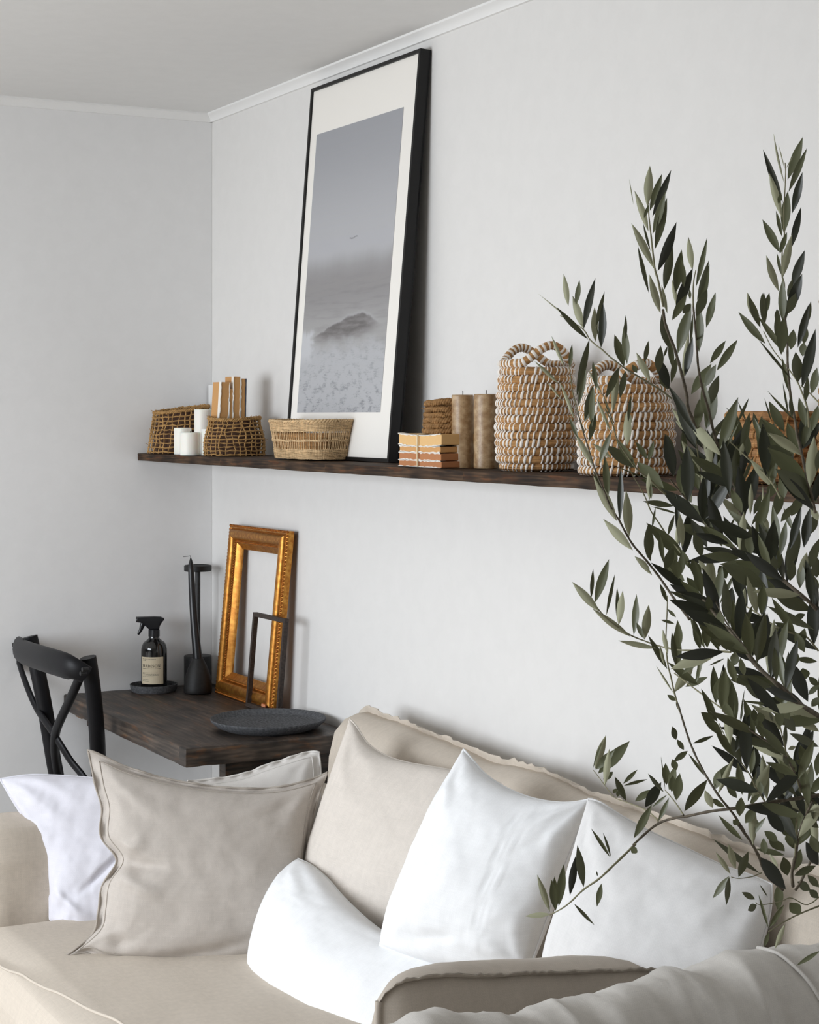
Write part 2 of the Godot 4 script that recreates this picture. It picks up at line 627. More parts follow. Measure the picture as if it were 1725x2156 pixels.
# a book without its boards: glue-brown spine, white torn paper at its two hinges. x: spine normal, y: along the spine, z: thickness
func book(label: String, c: Vector3, size: Vector3, basis: Basis, m: Material, group: String, dark_side := false, bend := 0.0) -> Node3D:
	var t := thing("book", label, "book", c, group)
	var bow := func(o: Vector3) -> Vector3:
		return o + Vector3(0, 0, bend * (o.y * o.y / (size.y * size.y * 0.25)) - bend * 0.3)
	var g := G.new()
	g.box(c, Vector3(size.x, size.y, size.z * 0.94), 0.0015, basis, 6, func(o, d): return bow.call(o))
	part("page_block", g, M.paper if false else m, t)
	for s in [-1.0, 1.0]:
		var e := G.new()
		var rr := []
		for j in 25:
			var y := lerpf(-0.5, 0.5, j / 24.0) * size.y
			var w := rnd.randf_range(0.0004, 0.0022)
			var row := []
			for k in 4:
				var q := [Vector2(size.x * 0.5 - 0.012, 0.0), Vector2(size.x * 0.5 + 0.0012 + w * 0.4, 0.0), Vector2(size.x * 0.5 + 0.0012 + w * 0.4, -w * 1.2 - 0.0006), Vector2(size.x * 0.5 + 0.0002, -w * 1.2 - 0.0006)][k] as Vector2
				row.append(c + basis * bow.call(Vector3(q.x, y, s * (size.z * 0.5 + 0.0006 + q.y))))
			if s > 0:
				row.reverse()
			rr.append(row)
		e.rows(rr)
		part("torn_hinge", e, M.navy if dark_side and s < 0 else M.paper, t)
	return t

func _ready() -> void:
	rnd.seed = 4
	wrinkle = noise(21, 0.06, 4)
	fold = noise(22, 0.035, 2)
	# ------------------------------------------------ camera, sky, light, exposure
	var cam := Camera3D.new()
	cam.name = "camera"
	cam.projection = Camera3D.PROJECTION_FRUSTUM
	cam.near = 0.1
	cam.far = 60.0
	cam.size = 0.1 * 2156.0 / 3800.0
	cam.frustum_offset = Vector2(0, -0.1 * (1078.0 - 876.0) / 3800.0)
	add_child(cam)
	cam.look_at_from_position(Vector3(4.928, 1.53, 1.982), Vector3(4.928, 1.53, 1.982) + Vector3(-0.882, 0, -0.472), Vector3.UP)
	cam.current = true
	var env := Environment.new()
	env.background_mode = Environment.BG_SKY
	var sky := Sky.new()
	var sm := ProceduralSkyMaterial.new()
	sm.sky_top_color = c8(196, 210, 228)
	sm.sky_horizon_color = c8(226, 230, 236)
	sm.ground_horizon_color = c8(190, 188, 182)
	sm.ground_bottom_color = c8(150, 146, 138)
	sm.sky_energy_multiplier = 1.0
	sky.sky_material = sm
	env.sky = sky
	env.tonemap_mode = Environment.TONE_MAPPER_LINEAR
	env.tonemap_exposure = 1.0
	env.sdfgi_enabled = true
	env.ssao_enabled = true
	env.ssil_enabled = true
	var we := WorldEnvironment.new()
	we.name = "world_environment"
	we.environment = env
	add_child(we)
	var day := AreaLight3D.new()   # overcast daylight entering by the window
	day.name = "window_daylight"
	day.area_size = Vector2(2.2, 1.5)
	day.area_normalize_energy = true
	day.light_color = Color(0.945, 0.97, 1.0)
	day.light_energy = 12.5
	day.area_range = 12.0
	day.shadow_enabled = true
	add_child(day)
	day.look_at_from_position(Vector3(1.8, 1.35, 3.72), Vector3(1.7, 0.08, 2.3), Vector3.UP)

	make_materials()
	build_room()
	build_sofa()
	build_desk()
	build_chair()
	build_shelf_things()
	build_desk_things()
	build_tree()

func slab(called: String, lo: Vector3, hi: Vector3, m: Material, parent: Node3D = null) -> MeshInstance3D:
	var g := G.new()
	g.box((lo + hi) / 2, hi - lo, 0.001)
	return struct(called, g, m, parent)

func build_room() -> void:
	var X := 6.4
	var Z := 3.9
	slab("floor", Vector3(-0.2, -0.1, -0.2), Vector3(X + 0.2, 0, Z + 0.2), M.floor)
	slab("ceiling", Vector3(-0.2, 2.412, -0.2), Vector3(X + 0.2, 2.55, Z + 0.2), M.ceiling)
	slab("wall_right", Vector3(-0.2, 0, -0.2), Vector3(X + 0.2, 2.412, 0), M.wall)
	slab("wall_left", Vector3(-0.2, 0, 0), Vector3(0, 2.412, Z), M.wall_left)
	slab("wall_near", Vector3(X, 0, 0), Vector3(X + 0.2, 2.412, Z), M.wall)
	# the wall opposite the shelf, with the window
	var g := G.new()
	for b in [[Vector3(-0.2, 0, Z), Vector3(0.65, 2.412, Z + 0.2)], [Vector3(2.95, 0, Z), Vector3(X + 0.2, 2.412, Z + 0.2)], [Vector3(0.65, 0, Z), Vector3(2.95, 0.4, Z + 0.2)], [Vector3(0.65, 2.3, Z), Vector3(2.95, 2.412, Z + 0.2)]]:
		g.box((b[0] + b[1]) / 2, b[1] - b[0], 0.001)
	struct("wall_front", g, M.wall)
	var w := Node3D.new()
	w.name = "window_1"
	w.set_meta("kind", "structure")
	add_child(w)
	for b in [[0.65, 0.71], [1.77, 1.83], [2.89, 2.95]]:
		slab("window_frame", Vector3(b[0], 0.4, Z + 0.08), Vector3(b[1], 2.3, Z + 0.13), M.window_paint, w)
	for b in [[0.4, 0.46], [2.24, 2.3]]:
		slab("window_frame", Vector3(0.65, b[0], Z + 0.08), Vector3(2.95, b[1], Z + 0.13), M.window_paint, w)
	for b in [[0.71, 1.77], [1.83, 2.89]]:
		slab("pane", Vector3(b[0], 0.46, Z + 0.1), Vector3(b[1], 2.24, Z + 0.106), M.glass, w)
	# cove between walls and ceiling
	for k in 2:
		var tg := G.new()
		var prof := [Vector2(0.0, 2.388), Vector2(0.008, 2.388), Vector2(0.008, 2.388), Vector2(0.009, 2.394), Vector2(0.015, 2.402), Vector2(0.024, 2.407), Vector2(0.024, 2.407), Vector2(0.024, 2.412)]
		var rr := []
		for q in prof:
			if k == 0:
				rr.append([Vector3(0, q.y, q.x), Vector3(X, q.y, q.x)])
			else:
				rr.append([Vector3(q.x, q.y, Z), Vector3(q.x, q.y, 0)])
		tg.rows(rr)
		struct("trim_%d" % (k + 1), tg, M.trim)
	for b in [["baseboard_right", Vector3(0, 0, 0), Vector3(X, 0.08, 0.014)], ["baseboard_left", Vector3(0, 0, 0.014), Vector3(0.014, 0.08, Z)]]:
		slab(b[0], b[1], b[2], M.trim)

# ---------------------------------------------------------------- sofa
func soft(o: Vector3, d: Vector3, amp: float, sd: float) -> Vector3:
	return o + d * amp * (wrinkle.get_noise_3d(o.x * 60 + sd * 50, o.y * 60, o.z * 60) + 0.7 * (0.4 - absf(fold.get_noise_3d(o.x * 40 + sd * 31, o.y * 40, o.z * 40))))

func build_sofa() -> void:
	var t := thing("sofa", "two-seat sofa in a loose beige linen slipcover with ruffled flange seams", "sofa", Vector3(1.95, 0, 0.55))
	# base under the seat
	var g := G.new()
	g.box(Vector3(1.94, 0.17, 0.53), Vector3(2.06, 0.30, 0.92), 0.03, Basis(), 24, func(o, d): return soft(o, d, 0.006, 1))
	part("skirt", g, M.linen_sofa, t)
	# seat cushion
	g = G.new()
	g.box(Vector3(1.92, 0.345, 0.60), Vector3(1.74, 0.185, 0.82), 0.075, Basis(), 34, func(o, d):
		var e: Vector3 = soft(o, d, 0.006, 2)
		if e.y > 0:
			e.y += 0.012 * (1 - pow(absf(o.x) / 0.85, 3)) * (1 - pow(absf(o.z) / 0.42, 4))
		return e)
	var seat := part("seat_cushion", g, M.linen_sofa, t)
	var s0: Vector3 = Vector3(1.517, 0.457, 1.008)
	var s1: Vector3 = Vector3(2.122, 0.54, 1.008)
	g = G.new()
	var welt := []
	for k in 40:
		var q := -0.5 + k * 0.13
		var p := s0.lerp(s1, q)
		if p.x > 1.09 and p.x < 2.72:
			welt.append(p + Vector3(0, 0.002 * sin(k * 1.9), 0.001 * sin(k * 2.7)))
	g.tube(catmull(welt, 80), 0.0028, 7)
	part("welt", g, M.linen_sofa, seat)
	# left arm
	g = G.new()
	g.box(Vector3(0.967, 0.34, 0.53), Vector3(0.18, 0.62, 0.95), 0.085, Basis(), 30, func(o, d):
		var e: Vector3 = soft(o, d, 0.014, 3)
		return e)
	part("arm", g, M.linen_sofa, t)
	# right arm: its ridge sags along its length
	var ridge := [Vector3(2.9, 0.754, 0.939), Vector3(2.9, 0.766, 0.905), Vector3(2.9, 0.772, 0.871), Vector3(2.9, 0.769, 0.815), Vector3(2.9, 0.763, 0.765), Vector3(2.9, 0.76, 0.728), Vector3(2.9, 0.761, 0.654), Vector3(2.9, 0.768, 0.577), Vector3(2.9, 0.768, 0.498), Vector3(2.9, 0.77, 0.433), Vector3(2.9, 0.775, 0.366), Vector3(2.9, 0.78, 0.297), Vector3(2.9, 0.782, 0.223), Vector3(2.9, 0.783, 0.183)]
	var line := catmull(ridge, 140)
	var rr := []
	for p in line:
		var row := []
		# cross-section of the arm, inner face to outer
		for q in [Vector2(-0.105, -9), Vector2(-0.107, -0.3), Vector2(-0.11, -0.2), Vector2(-0.108, -0.12), Vector2(-0.098, -0.06), Vector2(-0.07, -0.022), Vector2(-0.035, -0.004), Vector2(0.0, -0.001), Vector2(0.03, -0.008), Vector2(0.06, -0.026), Vector2(0.085, -0.055), Vector2(0.105, -0.095), Vector2(0.115, -0.14), Vector2(0.12, -0.2), Vector2(0.125, -0.28), Vector2(0.13, -0.4), Vector2(0.13, -9)]:
			var o := Vector3(2.9 + q.x, maxf(p.y + q.y - 0.018, 0.02), p.z)
			var d := Vector3(q.x * 6, 0.6, 0).normalized()
			row.append(o + d * 0.015 * (wrinkle.get_noise_3d(o.x * 110, o.y * 110, o.z * 130) + 1.3 * (0.3 - absf(fold.get_noise_3d(o.x * 50, o.y * 50 + 70, o.z * 160)))))
		row.reverse()
		rr.append(row)
	g = G.new()
	g.rows(rr)
	var ends := [rr[0], rr[-1]]
	for k in 2:
		var e: Array = ends[k]
		var mid := Vector3(2.9, 0.35, e[0].z)
		var inner := []
		for p in e:
			inner.append(mid.lerp(p, 0.02))
		g.rows([e, inner] if k == 1 else [inner, e])
	var arm := part("arm", g, M.linen_grey, t, "greyer, crumpled near arm")
	var seam := []
	for k in 10:
		var row: Array = rr[clampi(117 + k, 0, 140)]
		seam.append(row[row.size() - 1 - (6 + k)] + Vector3(0.002, 0.002, 0))
	var sg := G.new()
	sg.tube(catmull(seam, 40), 0.003, 6)
	part("seam", sg, M.linen_grey, arm)
	# back
	var top := catmull([Vector3(1.21, 0.852, 0.1), Vector3(1.383, 0.848, 0.1), Vector3(1.503, 0.842, 0.1), Vector3(1.668, 0.839, 0.1), Vector3(1.774, 0.833, 0.1), Vector3(1.902, 0.839, 0.1), Vector3(2.013, 0.835, 0.1), Vector3(2.135, 0.825, 0.1), Vector3(2.257, 0.827, 0.1), Vector3(2.357, 0.824, 0.1), Vector3(2.491, 0.822, 0.1), Vector3(2.615, 0.821, 0.1), Vector3(2.758, 0.821, 0.1), Vector3(2.869, 0.816, 0.1)], 90)
	g = G.new()
	rr = []
	var prof := [Vector2(0.10, -9), Vector2(0.10, -0.35), Vector2(0.105, -0.2), Vector2(0.10, -0.1), Vector2(0.085, -0.045), Vector2(0.06, -0.018), Vector2(0.03, -0.006), Vector2(0.0, -0.004), Vector2(-0.03, -0.012), Vector2(-0.055, -0.03), Vector2(-0.07, -0.07), Vector2(-0.075, -0.15), Vector2(-0.075, -9)]
	for p in top:
		var row := []
		for q in prof:
			var o := Vector3(p.x, maxf(p.y + q.y, 0.03), p.z + q.x)
			var d := Vector3(0, 0.4, q.x * 5).normalized()
			row.append(o + d * 0.009 * (wrinkle.get_noise_3d(o.x * 60, o.y * 60, o.z * 60 + 90) + (0.35 - absf(fold.get_noise_3d(o.x * 45 + 60, o.y * 45, o.z * 45)))))
		rr.append(row)
	g.rows(rr)
	for k in 2:
		var e: Array = rr[0] if k == 0 else rr[-1]
		var mid := Vector3(e[0].x + (-0.012 if k == 0 else 0.012), 0.4, 0.11)
		var inner := []
		for p in e:
			inner.append(mid.lerp(p, 0.03))
		g.rows([inner, e] if k == 0 else [e, inner])
	var back := part("backrest", g, M.linen_sofa, t)
	# ruffled flange along the top of the back, and down its left end
	var fg := G.new()
	var lo := []
	var hi := []
	var hi2 := []
	var path := []
	var p0: Vector3 = top[0]
	for k in 14:
		path.append([p0 + Vector3(-0.012 - 0.004 * k / 14.0, -0.26 + 0.25 * k / 13.0, 0.075 * (1 - k / 13.0)), Vector3(-0.9, 0.2, 0.3)])
	for k in top.size():
		path.append([top[k] + Vector3(0, -0.008, 0.0), Vector3(0, 0.95, 0.3)])
	for k in path.size():
		var wv := wrinkle.get_noise_1d(k * 14.0)
		var wv2 := fold.get_noise_1d(k * 17.0 + 80)
		var d: Vector3 = path[k][1].normalized()
		var hgt := 0.018 + 0.006 * wv2
		lo.append(path[k][0])
		hi.append(path[k][0] + d * hgt * 0.6 + Vector3(0.004 * wv2, 0, 0.009 * wv))
		hi2.append(path[k][0] + d * hgt + Vector3(0.006 * wv, 0, 0.016 * wv))
	var th := Vector3(0, 0, 0.0025)
	var lo2 := []
	var hib := []
	var hi2b := []
	for k in lo.size():
		lo2.append(lo[k] - th)
		hib.append(hi[k] - th)
		hi2b.append(hi2[k] - th)
	fg.rows([lo, hi, hi2, hi2b, hib, lo2])
	part("flange", fg, M.linen_sofa, back)
	# cushions, from the back of the pile to its front
	cushion("pale lilac-white cushion leaning on the sofa's left arm, half behind the large beige one", "", Vector3(1.074, 0.43, 0.818), Vector3(0.404, 0, -0.915), Vector3(-0.303, 0.944, -0.134), [Vector2(-0.117, 0.305), Vector2(-0.055, 0.313), Vector2(0.008, 0.311), Vector2(0.082, 0.305), Vector2(0.199, 0.295), Vector2(0.327, 0.283)], [Vector2(0.327, 0.283), Vector2(0.339, 0.131), Vector2(0.311, -0.061)], [Vector2(0.005, 0), Vector2(0.053, -0.041), Vector2(0.094, -0.057), Vector2(0.208, -0.064), Vector2(0.311, -0.061)], [Vector2(-0.117, 0.305), Vector2(-0.084, 0.252), Vector2(-0.041, 0.189), Vector2(-0.013, 0.137), Vector2(0, 0.076), Vector2(0.005, 0)], M.linen_lilac, {"fat": 0.07, "seed": 1.3, "wrinkle": 0.016, "creases": [[Vector2(0.28, 0.72), Vector2(0.62, 0.42), 0.018, -0.012], [Vector2(0.1, 0.95), Vector2(0.5, 0.9), 0.03, 0.016], [Vector2(0.05, 0.8), Vector2(0.4, 0.86), 0.03, 0.012]]})
	cushion("pale linen cushion at the back, only its top edge showing under the desk corner", "", Vector3(1.466, 0.43, 0.426), Vector3(0.386, 0, -0.922), Vector3(-0.332, 0.933, -0.139), [Vector2(-0.206, 0.336), Vector2(-0.15, 0.34), Vector2(-0.089, 0.349), Vector2(-0.038, 0.367), Vector2(0.024, 0.386), Vector2(0.057, 0.395), Vector2(0.078, 0.392)], [Vector2(0.078, 0.392), Vector2(0.081, 0.336), Vector2(0.075, 0.214), Vector2(0.081, 0.075)], [Vector2(-0.178, 0.024), Vector2(-0.05, 0.021), Vector2(0.081, 0.075)], [Vector2(-0.206, 0.336), Vector2(-0.19, 0.22), Vector2(-0.178, 0.024)], M.linen_pale, {"fat": 0.05, "seed": 2.1, "flange": 0.045, "wrinkle": 0.007})
	cushion("cream linen cushion with tall pointed corner against sofa back, left of bright white one", "", Vector3(1.667, 0.82, 0.24), Vector3(0.93, 0, -0.368), Vector3(-0.14, 0.925, -0.353), [Vector2(-0.185, 0.071), Vector2(-0.161, 0.057), Vector2(-0.119, 0.026), Vector2(-0.067, 0.008), Vector2(0, 0), Vector2(0.113, -0.001), Vector2(0.27, -0.007), Vector2(0.355, 0.013)], [Vector2(0.355, 0.013), Vector2(0.335, -0.118), Vector2(0.333, -0.227), Vector2(0.328, -0.326)], [Vector2(-0.188, -0.352), Vector2(-0.06, -0.358), Vector2(0.076, -0.351), Vector2(0.207, -0.345), Vector2(0.328, -0.326)], [Vector2(-0.185, 0.071), Vector2(-0.186, 0.013), Vector2(-0.187, -0.048), Vector2(-0.19, -0.12), Vector2(-0.196, -0.191), Vector2(-0.195, -0.27), Vector2(-0.188, -0.352)], M.linen_cream, {"fat": 0.085, "seed": 3.4, "wrinkle": 0.010})
	cushion("off-white linen cushion furthest right against the sofa back, behind olive twig", "", Vector3(2.612, 0.847, 0.25), Vector3(0.928, 0, -0.371), Vector3(-0.155, 0.909, -0.387), [Vector2(-0.196, 0.051), Vector2(-0.171, 0.048), Vector2(-0.125, 0.032), Vector2(-0.066, 0.015), Vector2(0, 0), Vector2(0.073, -0.017), Vector2(0.124, -0.024), Vector2(0.164, -0.032)], [Vector2(0.164, -0.032), Vector2(0.17, -0.073), Vector2(0.167, -0.12), Vector2(0.163, -0.188), Vector2(0.163, -0.271)], [Vector2(-0.206, -0.33), Vector2(-0.08, -0.324), Vector2(0.007, -0.323), Vector2(0.088, -0.312), Vector2(0.163, -0.271)], [Vector2(-0.196, 0.051), Vector2(-0.195, -0.011), Vector2(-0.195, -0.083), Vector2(-0.197, -0.157), Vector2(-0.2, -0.226), Vector2(-0.206, -0.33)], M.linen_offwhite, {"fat": 0.085, "seed": 4.2, "wrinkle": 0.012})
	cushion("bright white cushion with pointed left corner, sewn side flap, middle of the back row", "", Vector3(2.159, 0.844, 0.26), Vector3(0.93, 0, -0.368), Vector3(-0.146, 0.918, -0.369), [Vector2(-0.167, 0.067), Vector2(-0.137, 0.048), Vector2(-0.104, 0.028), Vector2(-0.057, 0.011), Vector2(0, 0), Vector2(0.053, -0.002), Vector2(0.098, 0.003), Vector2(0.138, 0.015)], [Vector2(0.138, 0.015), Vector2(0.124, -0.053), Vector2(0.11, -0.13), Vector2(0.102, -0.206), Vector2(0.092, -0.28), Vector2(0.092, -0.306)], [Vector2(-0.244, -0.312), Vector2(-0.15, -0.32), Vector2(-0.063, -0.32), Vector2(0.021, -0.316), Vector2(0.092, -0.306)], [Vector2(-0.167, 0.067), Vector2(-0.177, 0.027), Vector2(-0.192, -0.038), Vector2(-0.211, -0.122), Vector2(-0.226, -0.195), Vector2(-0.239, -0.266), Vector2(-0.244, -0.312)], M.linen_white, {"fat": 0.085, "seed": 5.7, "wrinkle": 0.013, "creases": [[Vector2(0.66, 0.02), Vector2(0.74, 0.98), 0.007, -0.0030], [Vector2(0.73, 0.02), Vector2(0.80, 0.98), 0.007, 0.0025], [Vector2(0.3, 0.9), Vector2(0.7, 0.82), 0.03, -0.006]]})
	cushion("large crumpled beige linen cushion with flat flange edge, frontmost on the left", "", Vector3(1.466, 0.425, 0.74), Vector3(0.391, 0, -0.92), Vector3(-0.303, 0.944, -0.129), [Vector2(-0.121, 0.431), Vector2(-0.092, 0.42), Vector2(-0.047, 0.398), Vector2(0.022, 0.375), Vector2(0.111, 0.356), Vector2(0.21, 0.346), Vector2(0.289, 0.35), Vector2(0.349, 0.365), Vector2(0.379, 0.377)], [Vector2(0.379, 0.377), Vector2(0.362, 0.336), Vector2(0.348, 0.285), Vector2(0.339, 0.227), Vector2(0.332, 0.16), Vector2(0.316, 0.066), Vector2(0.306, -0.017)], [Vector2(-0.159, 0.015), Vector2(-0.119, 0.025), Vector2(-0.081, 0.013), Vector2(0, 0.001), Vector2(0.095, -0.009), Vector2(0.21, -0.015), Vector2(0.306, -0.017)], [Vector2(-0.121, 0.431), Vector2(-0.105, 0.362), Vector2(-0.09, 0.313), Vector2(-0.09, 0.255), Vector2(-0.057, 0.205), Vector2(-0.085, 0.155), Vector2(-0.091, 0.104), Vector2(-0.101, 0.062), Vector2(-0.159, 0.015)], M.linen_beige, {"fat": 0.085, "seed": 6.6, "flange": 0.032, "wrinkle": 0.013, "cord_mat": M.linen_flange, "creases": [[Vector2(0.02, 0.55), Vector2(0.3, 0.5), 0.03, -0.014], [Vector2(0.02, 0.58), Vector2(0.33, 0.66), 0.03, 0.014], [Vector2(0.04, 0.5), Vector2(0.25, 0.36), 0.03, 0.012], [Vector2(0.12, 0.85), Vector2(0.3, 1.0), 0.03, -0.02], [Vector2(0.5, 0.93), Vector2(0.8, 0.82), 0.03, -0.008], [Vector2(0.36, 0.97), Vector2(0.6, 0.88), 0.03, -0.008]]})
	cushion("low plain white cushion lying in the middle of the seat, in front of the others", "", Vector3(1.682, 0.43, 0.564), Vector3(0.96, 0, -0.281), Vector3(-0.175, 0.783, -0.596), [Vector2(-0.081, 0.247), Vector2(-0.036, 0.241), Vector2(0.026, 0.223), Vector2(0.103, 0.192), Vector2(0.207, 0.159), Vector2(0.294, 0.144), Vector2(0.392, 0.147), Vector2(0.521, 0.159)], [Vector2(0.521, 0.159), Vector2(0.552, 0.097), Vector2(0.558, 0.027), Vector2(0.564, -0.042)], [Vector2(-0.054, 0.001), Vector2(0.043, -0.029), Vector2(0.169, -0.061), Vector2(0.373, -0.076), Vector2(0.564, -0.042)], [Vector2(-0.081, 0.247), Vector2(-0.096, 0.211), Vector2(-0.097, 0.155), Vector2(-0.085, 0.099), Vector2(-0.072, 0.05), Vector2(-0.054, 0.001)], M.linen_white, {"fat": 0.10, "seed": 7.9, "wrinkle": 0.010})
	# boxed cushion propped inside the near arm, its seam towards the room's right
	t = thing("cushion", "taupe boxed linen cushion seen along its ruffled seam, propped inside the near sofa arm", "cushion", Vector3(2.62, 0.44, 0.5))
	var front := catmull([Vector3(2.69, 0.712, 0.837), Vector3(2.695, 0.728, 0.825), Vector3(2.7, 0.74, 0.799), Vector3(2.7, 0.74, 0.746), Vector3(2.7, 0.729, 0.676), Vector3(2.7, 0.722, 0.604), Vector3(2.7, 0.712, 0.523), Vector3(2.7, 0.702, 0.438), Vector3(2.705, 0.695, 0.355), Vector3(2.71, 0.699, 0.289)], 80)
	var rear := catmull([Vector3(2.64, 0.701, 0.806), Vector3(2.61, 0.713, 0.773), Vector3(2.6, 0.72, 0.738), Vector3(2.6, 0.722, 0.691), Vector3(2.6, 0.718, 0.618), Vector3(2.6, 0.71, 0.543), Vector3(2.6, 0.7, 0.457), Vector3(2.61, 0.691, 0.376), Vector3(2.64, 0.688, 0.307), Vector3(2.69, 0.693, 0.274)], 80)
	var hull := []
	for k in 81:
		var a: Vector3 = front[k]
		var b: Vector3 = rear[k]
		var puff: float = pow(sin(PI * clampf(k / 80.0, 0.03, 0.97)), 0.35)
		var row := []
		for q in [a + Vector3(-0.03, -0.26, 0), a + Vector3(0.035 * puff, -0.22, 0), a + Vector3(0.045 * puff, -0.14, 0), a + Vector3(0.036 * puff, -0.07, 0), a + Vector3(0.02 * puff, -0.03, 0), a + Vector3(0.006, -0.006, 0), a, a.lerp(b, 0.1) + Vector3(0, 0.003, 0) * puff, a.lerp(b, 0.35) + Vector3(0, 0.008, 0) * puff, a.lerp(b, 0.7) + Vector3(0, 0.006, 0) * puff, b, b + Vector3(-0.025, -0.03, 0) * puff, b + Vector3(-0.03, -0.1, 0), b + Vector3(-0.01, -0.24, 0)]:
			row.append(q + Vector3(0.3, 0.5, 0.0) * 0.012 * wrinkle.get_noise_3d(q.x * 80, q.y * 80, q.z * 80 + 50))
		row.reverse()
		hull.append(row)
	g = G.new()
	g.rows(hull)
	for k in 2:
		var e: Array = hull[0] if k == 0 else hull[-1]
		var mid := Vector3.ZERO
		for p in e:
			mid += p / e.size()
		var inner := []
		for p in e:
			inner.append(mid.lerp(p, 0.05) + Vector3(0, 0, 0.02 if k == 0 else -0.02))
		g.rows([inner, e] if k == 1 else [e, inner])
	part("cover", g, M.linen_taupe, t)
	var fr := []
	for w in [0.0, 0.55, 1.0]:
		var row := []
		for k in 81:
			var wv: float = 0.0045 * wrinkle.get_noise_1d(k * 16.0) * w
			row.append(front[k] + Vector3(0.010 * w, 0.006 * w + wv, 0.0))
		fr.append(row)
	for w in [1.0, 0.0]:
		var row := []
		for k in 81:
			var wv: float = 0.0045 * wrinkle.get_noise_1d(k * 16.0) * w
			row.append(front[k] + Vector3(0.010 * w, 0.006 * w + wv - 0.003, 0.0))
		fr.append(row)
	g = G.new()
	g.rows(fr)
	part("flange", g, M.linen_taupe, t)
	var down := [front[1] + Vector3(0.004, 0.0, 0.002)]
	for k in 8:
		down.append(front[1] + Vector3(0.006 + 0.004 * sin(k * 1.3), -0.03 * (k + 1), 0.004))
	g = G.new()
	g.tube(catmull(down, 20), 0.005, 7)
	part("side_seam", g, M.linen_taupe, t)

# ---------------------------------------------------------------- desk and chair
func build_desk() -> void:
	var t := thing("desk", "narrow dark-stained plank desk in the corner behind the sofa", "desk", Vector3(0.48, 0, 0.225))
	var g := G.new()
	var nz := noise(40, 1.0, 3)
	g.box(Vector3(0.478, 0.7275, 0.226), Vector3(0.944, 0.045, 0.446), 0.004, Basis(), 30, func(o, d): return o + d * 0.0016 * nz.get_noise_3d(o.x * 12, o.y * 30, o.z * 20))
	part("tabletop", g, M.desk, t)
	g = G.new()
	g.box(Vector3(0.86, 0.352, 0.17), Vector3(0.04, 0.704, 0.30), 0.003)
	part("leg", g, M.desk, t)
	g = G.new()
	g.box(Vector3(0.033, 0.689, 0.4) * Vector3(1, 0, 1) + Vector3(0, 0.696, 0), Vector3(0.05, 0.022, 0.03), 0.002)
	part("batten", g, M.raw_wood, t, "pale unstained batten end under the top")
	g = G.new()
	g.box(Vector3(0.0125, 0.68, 0.2), Vector3(0.025, 0.05, 0.36), 0.002)
	part("wall_batten", g, M.desk, t)

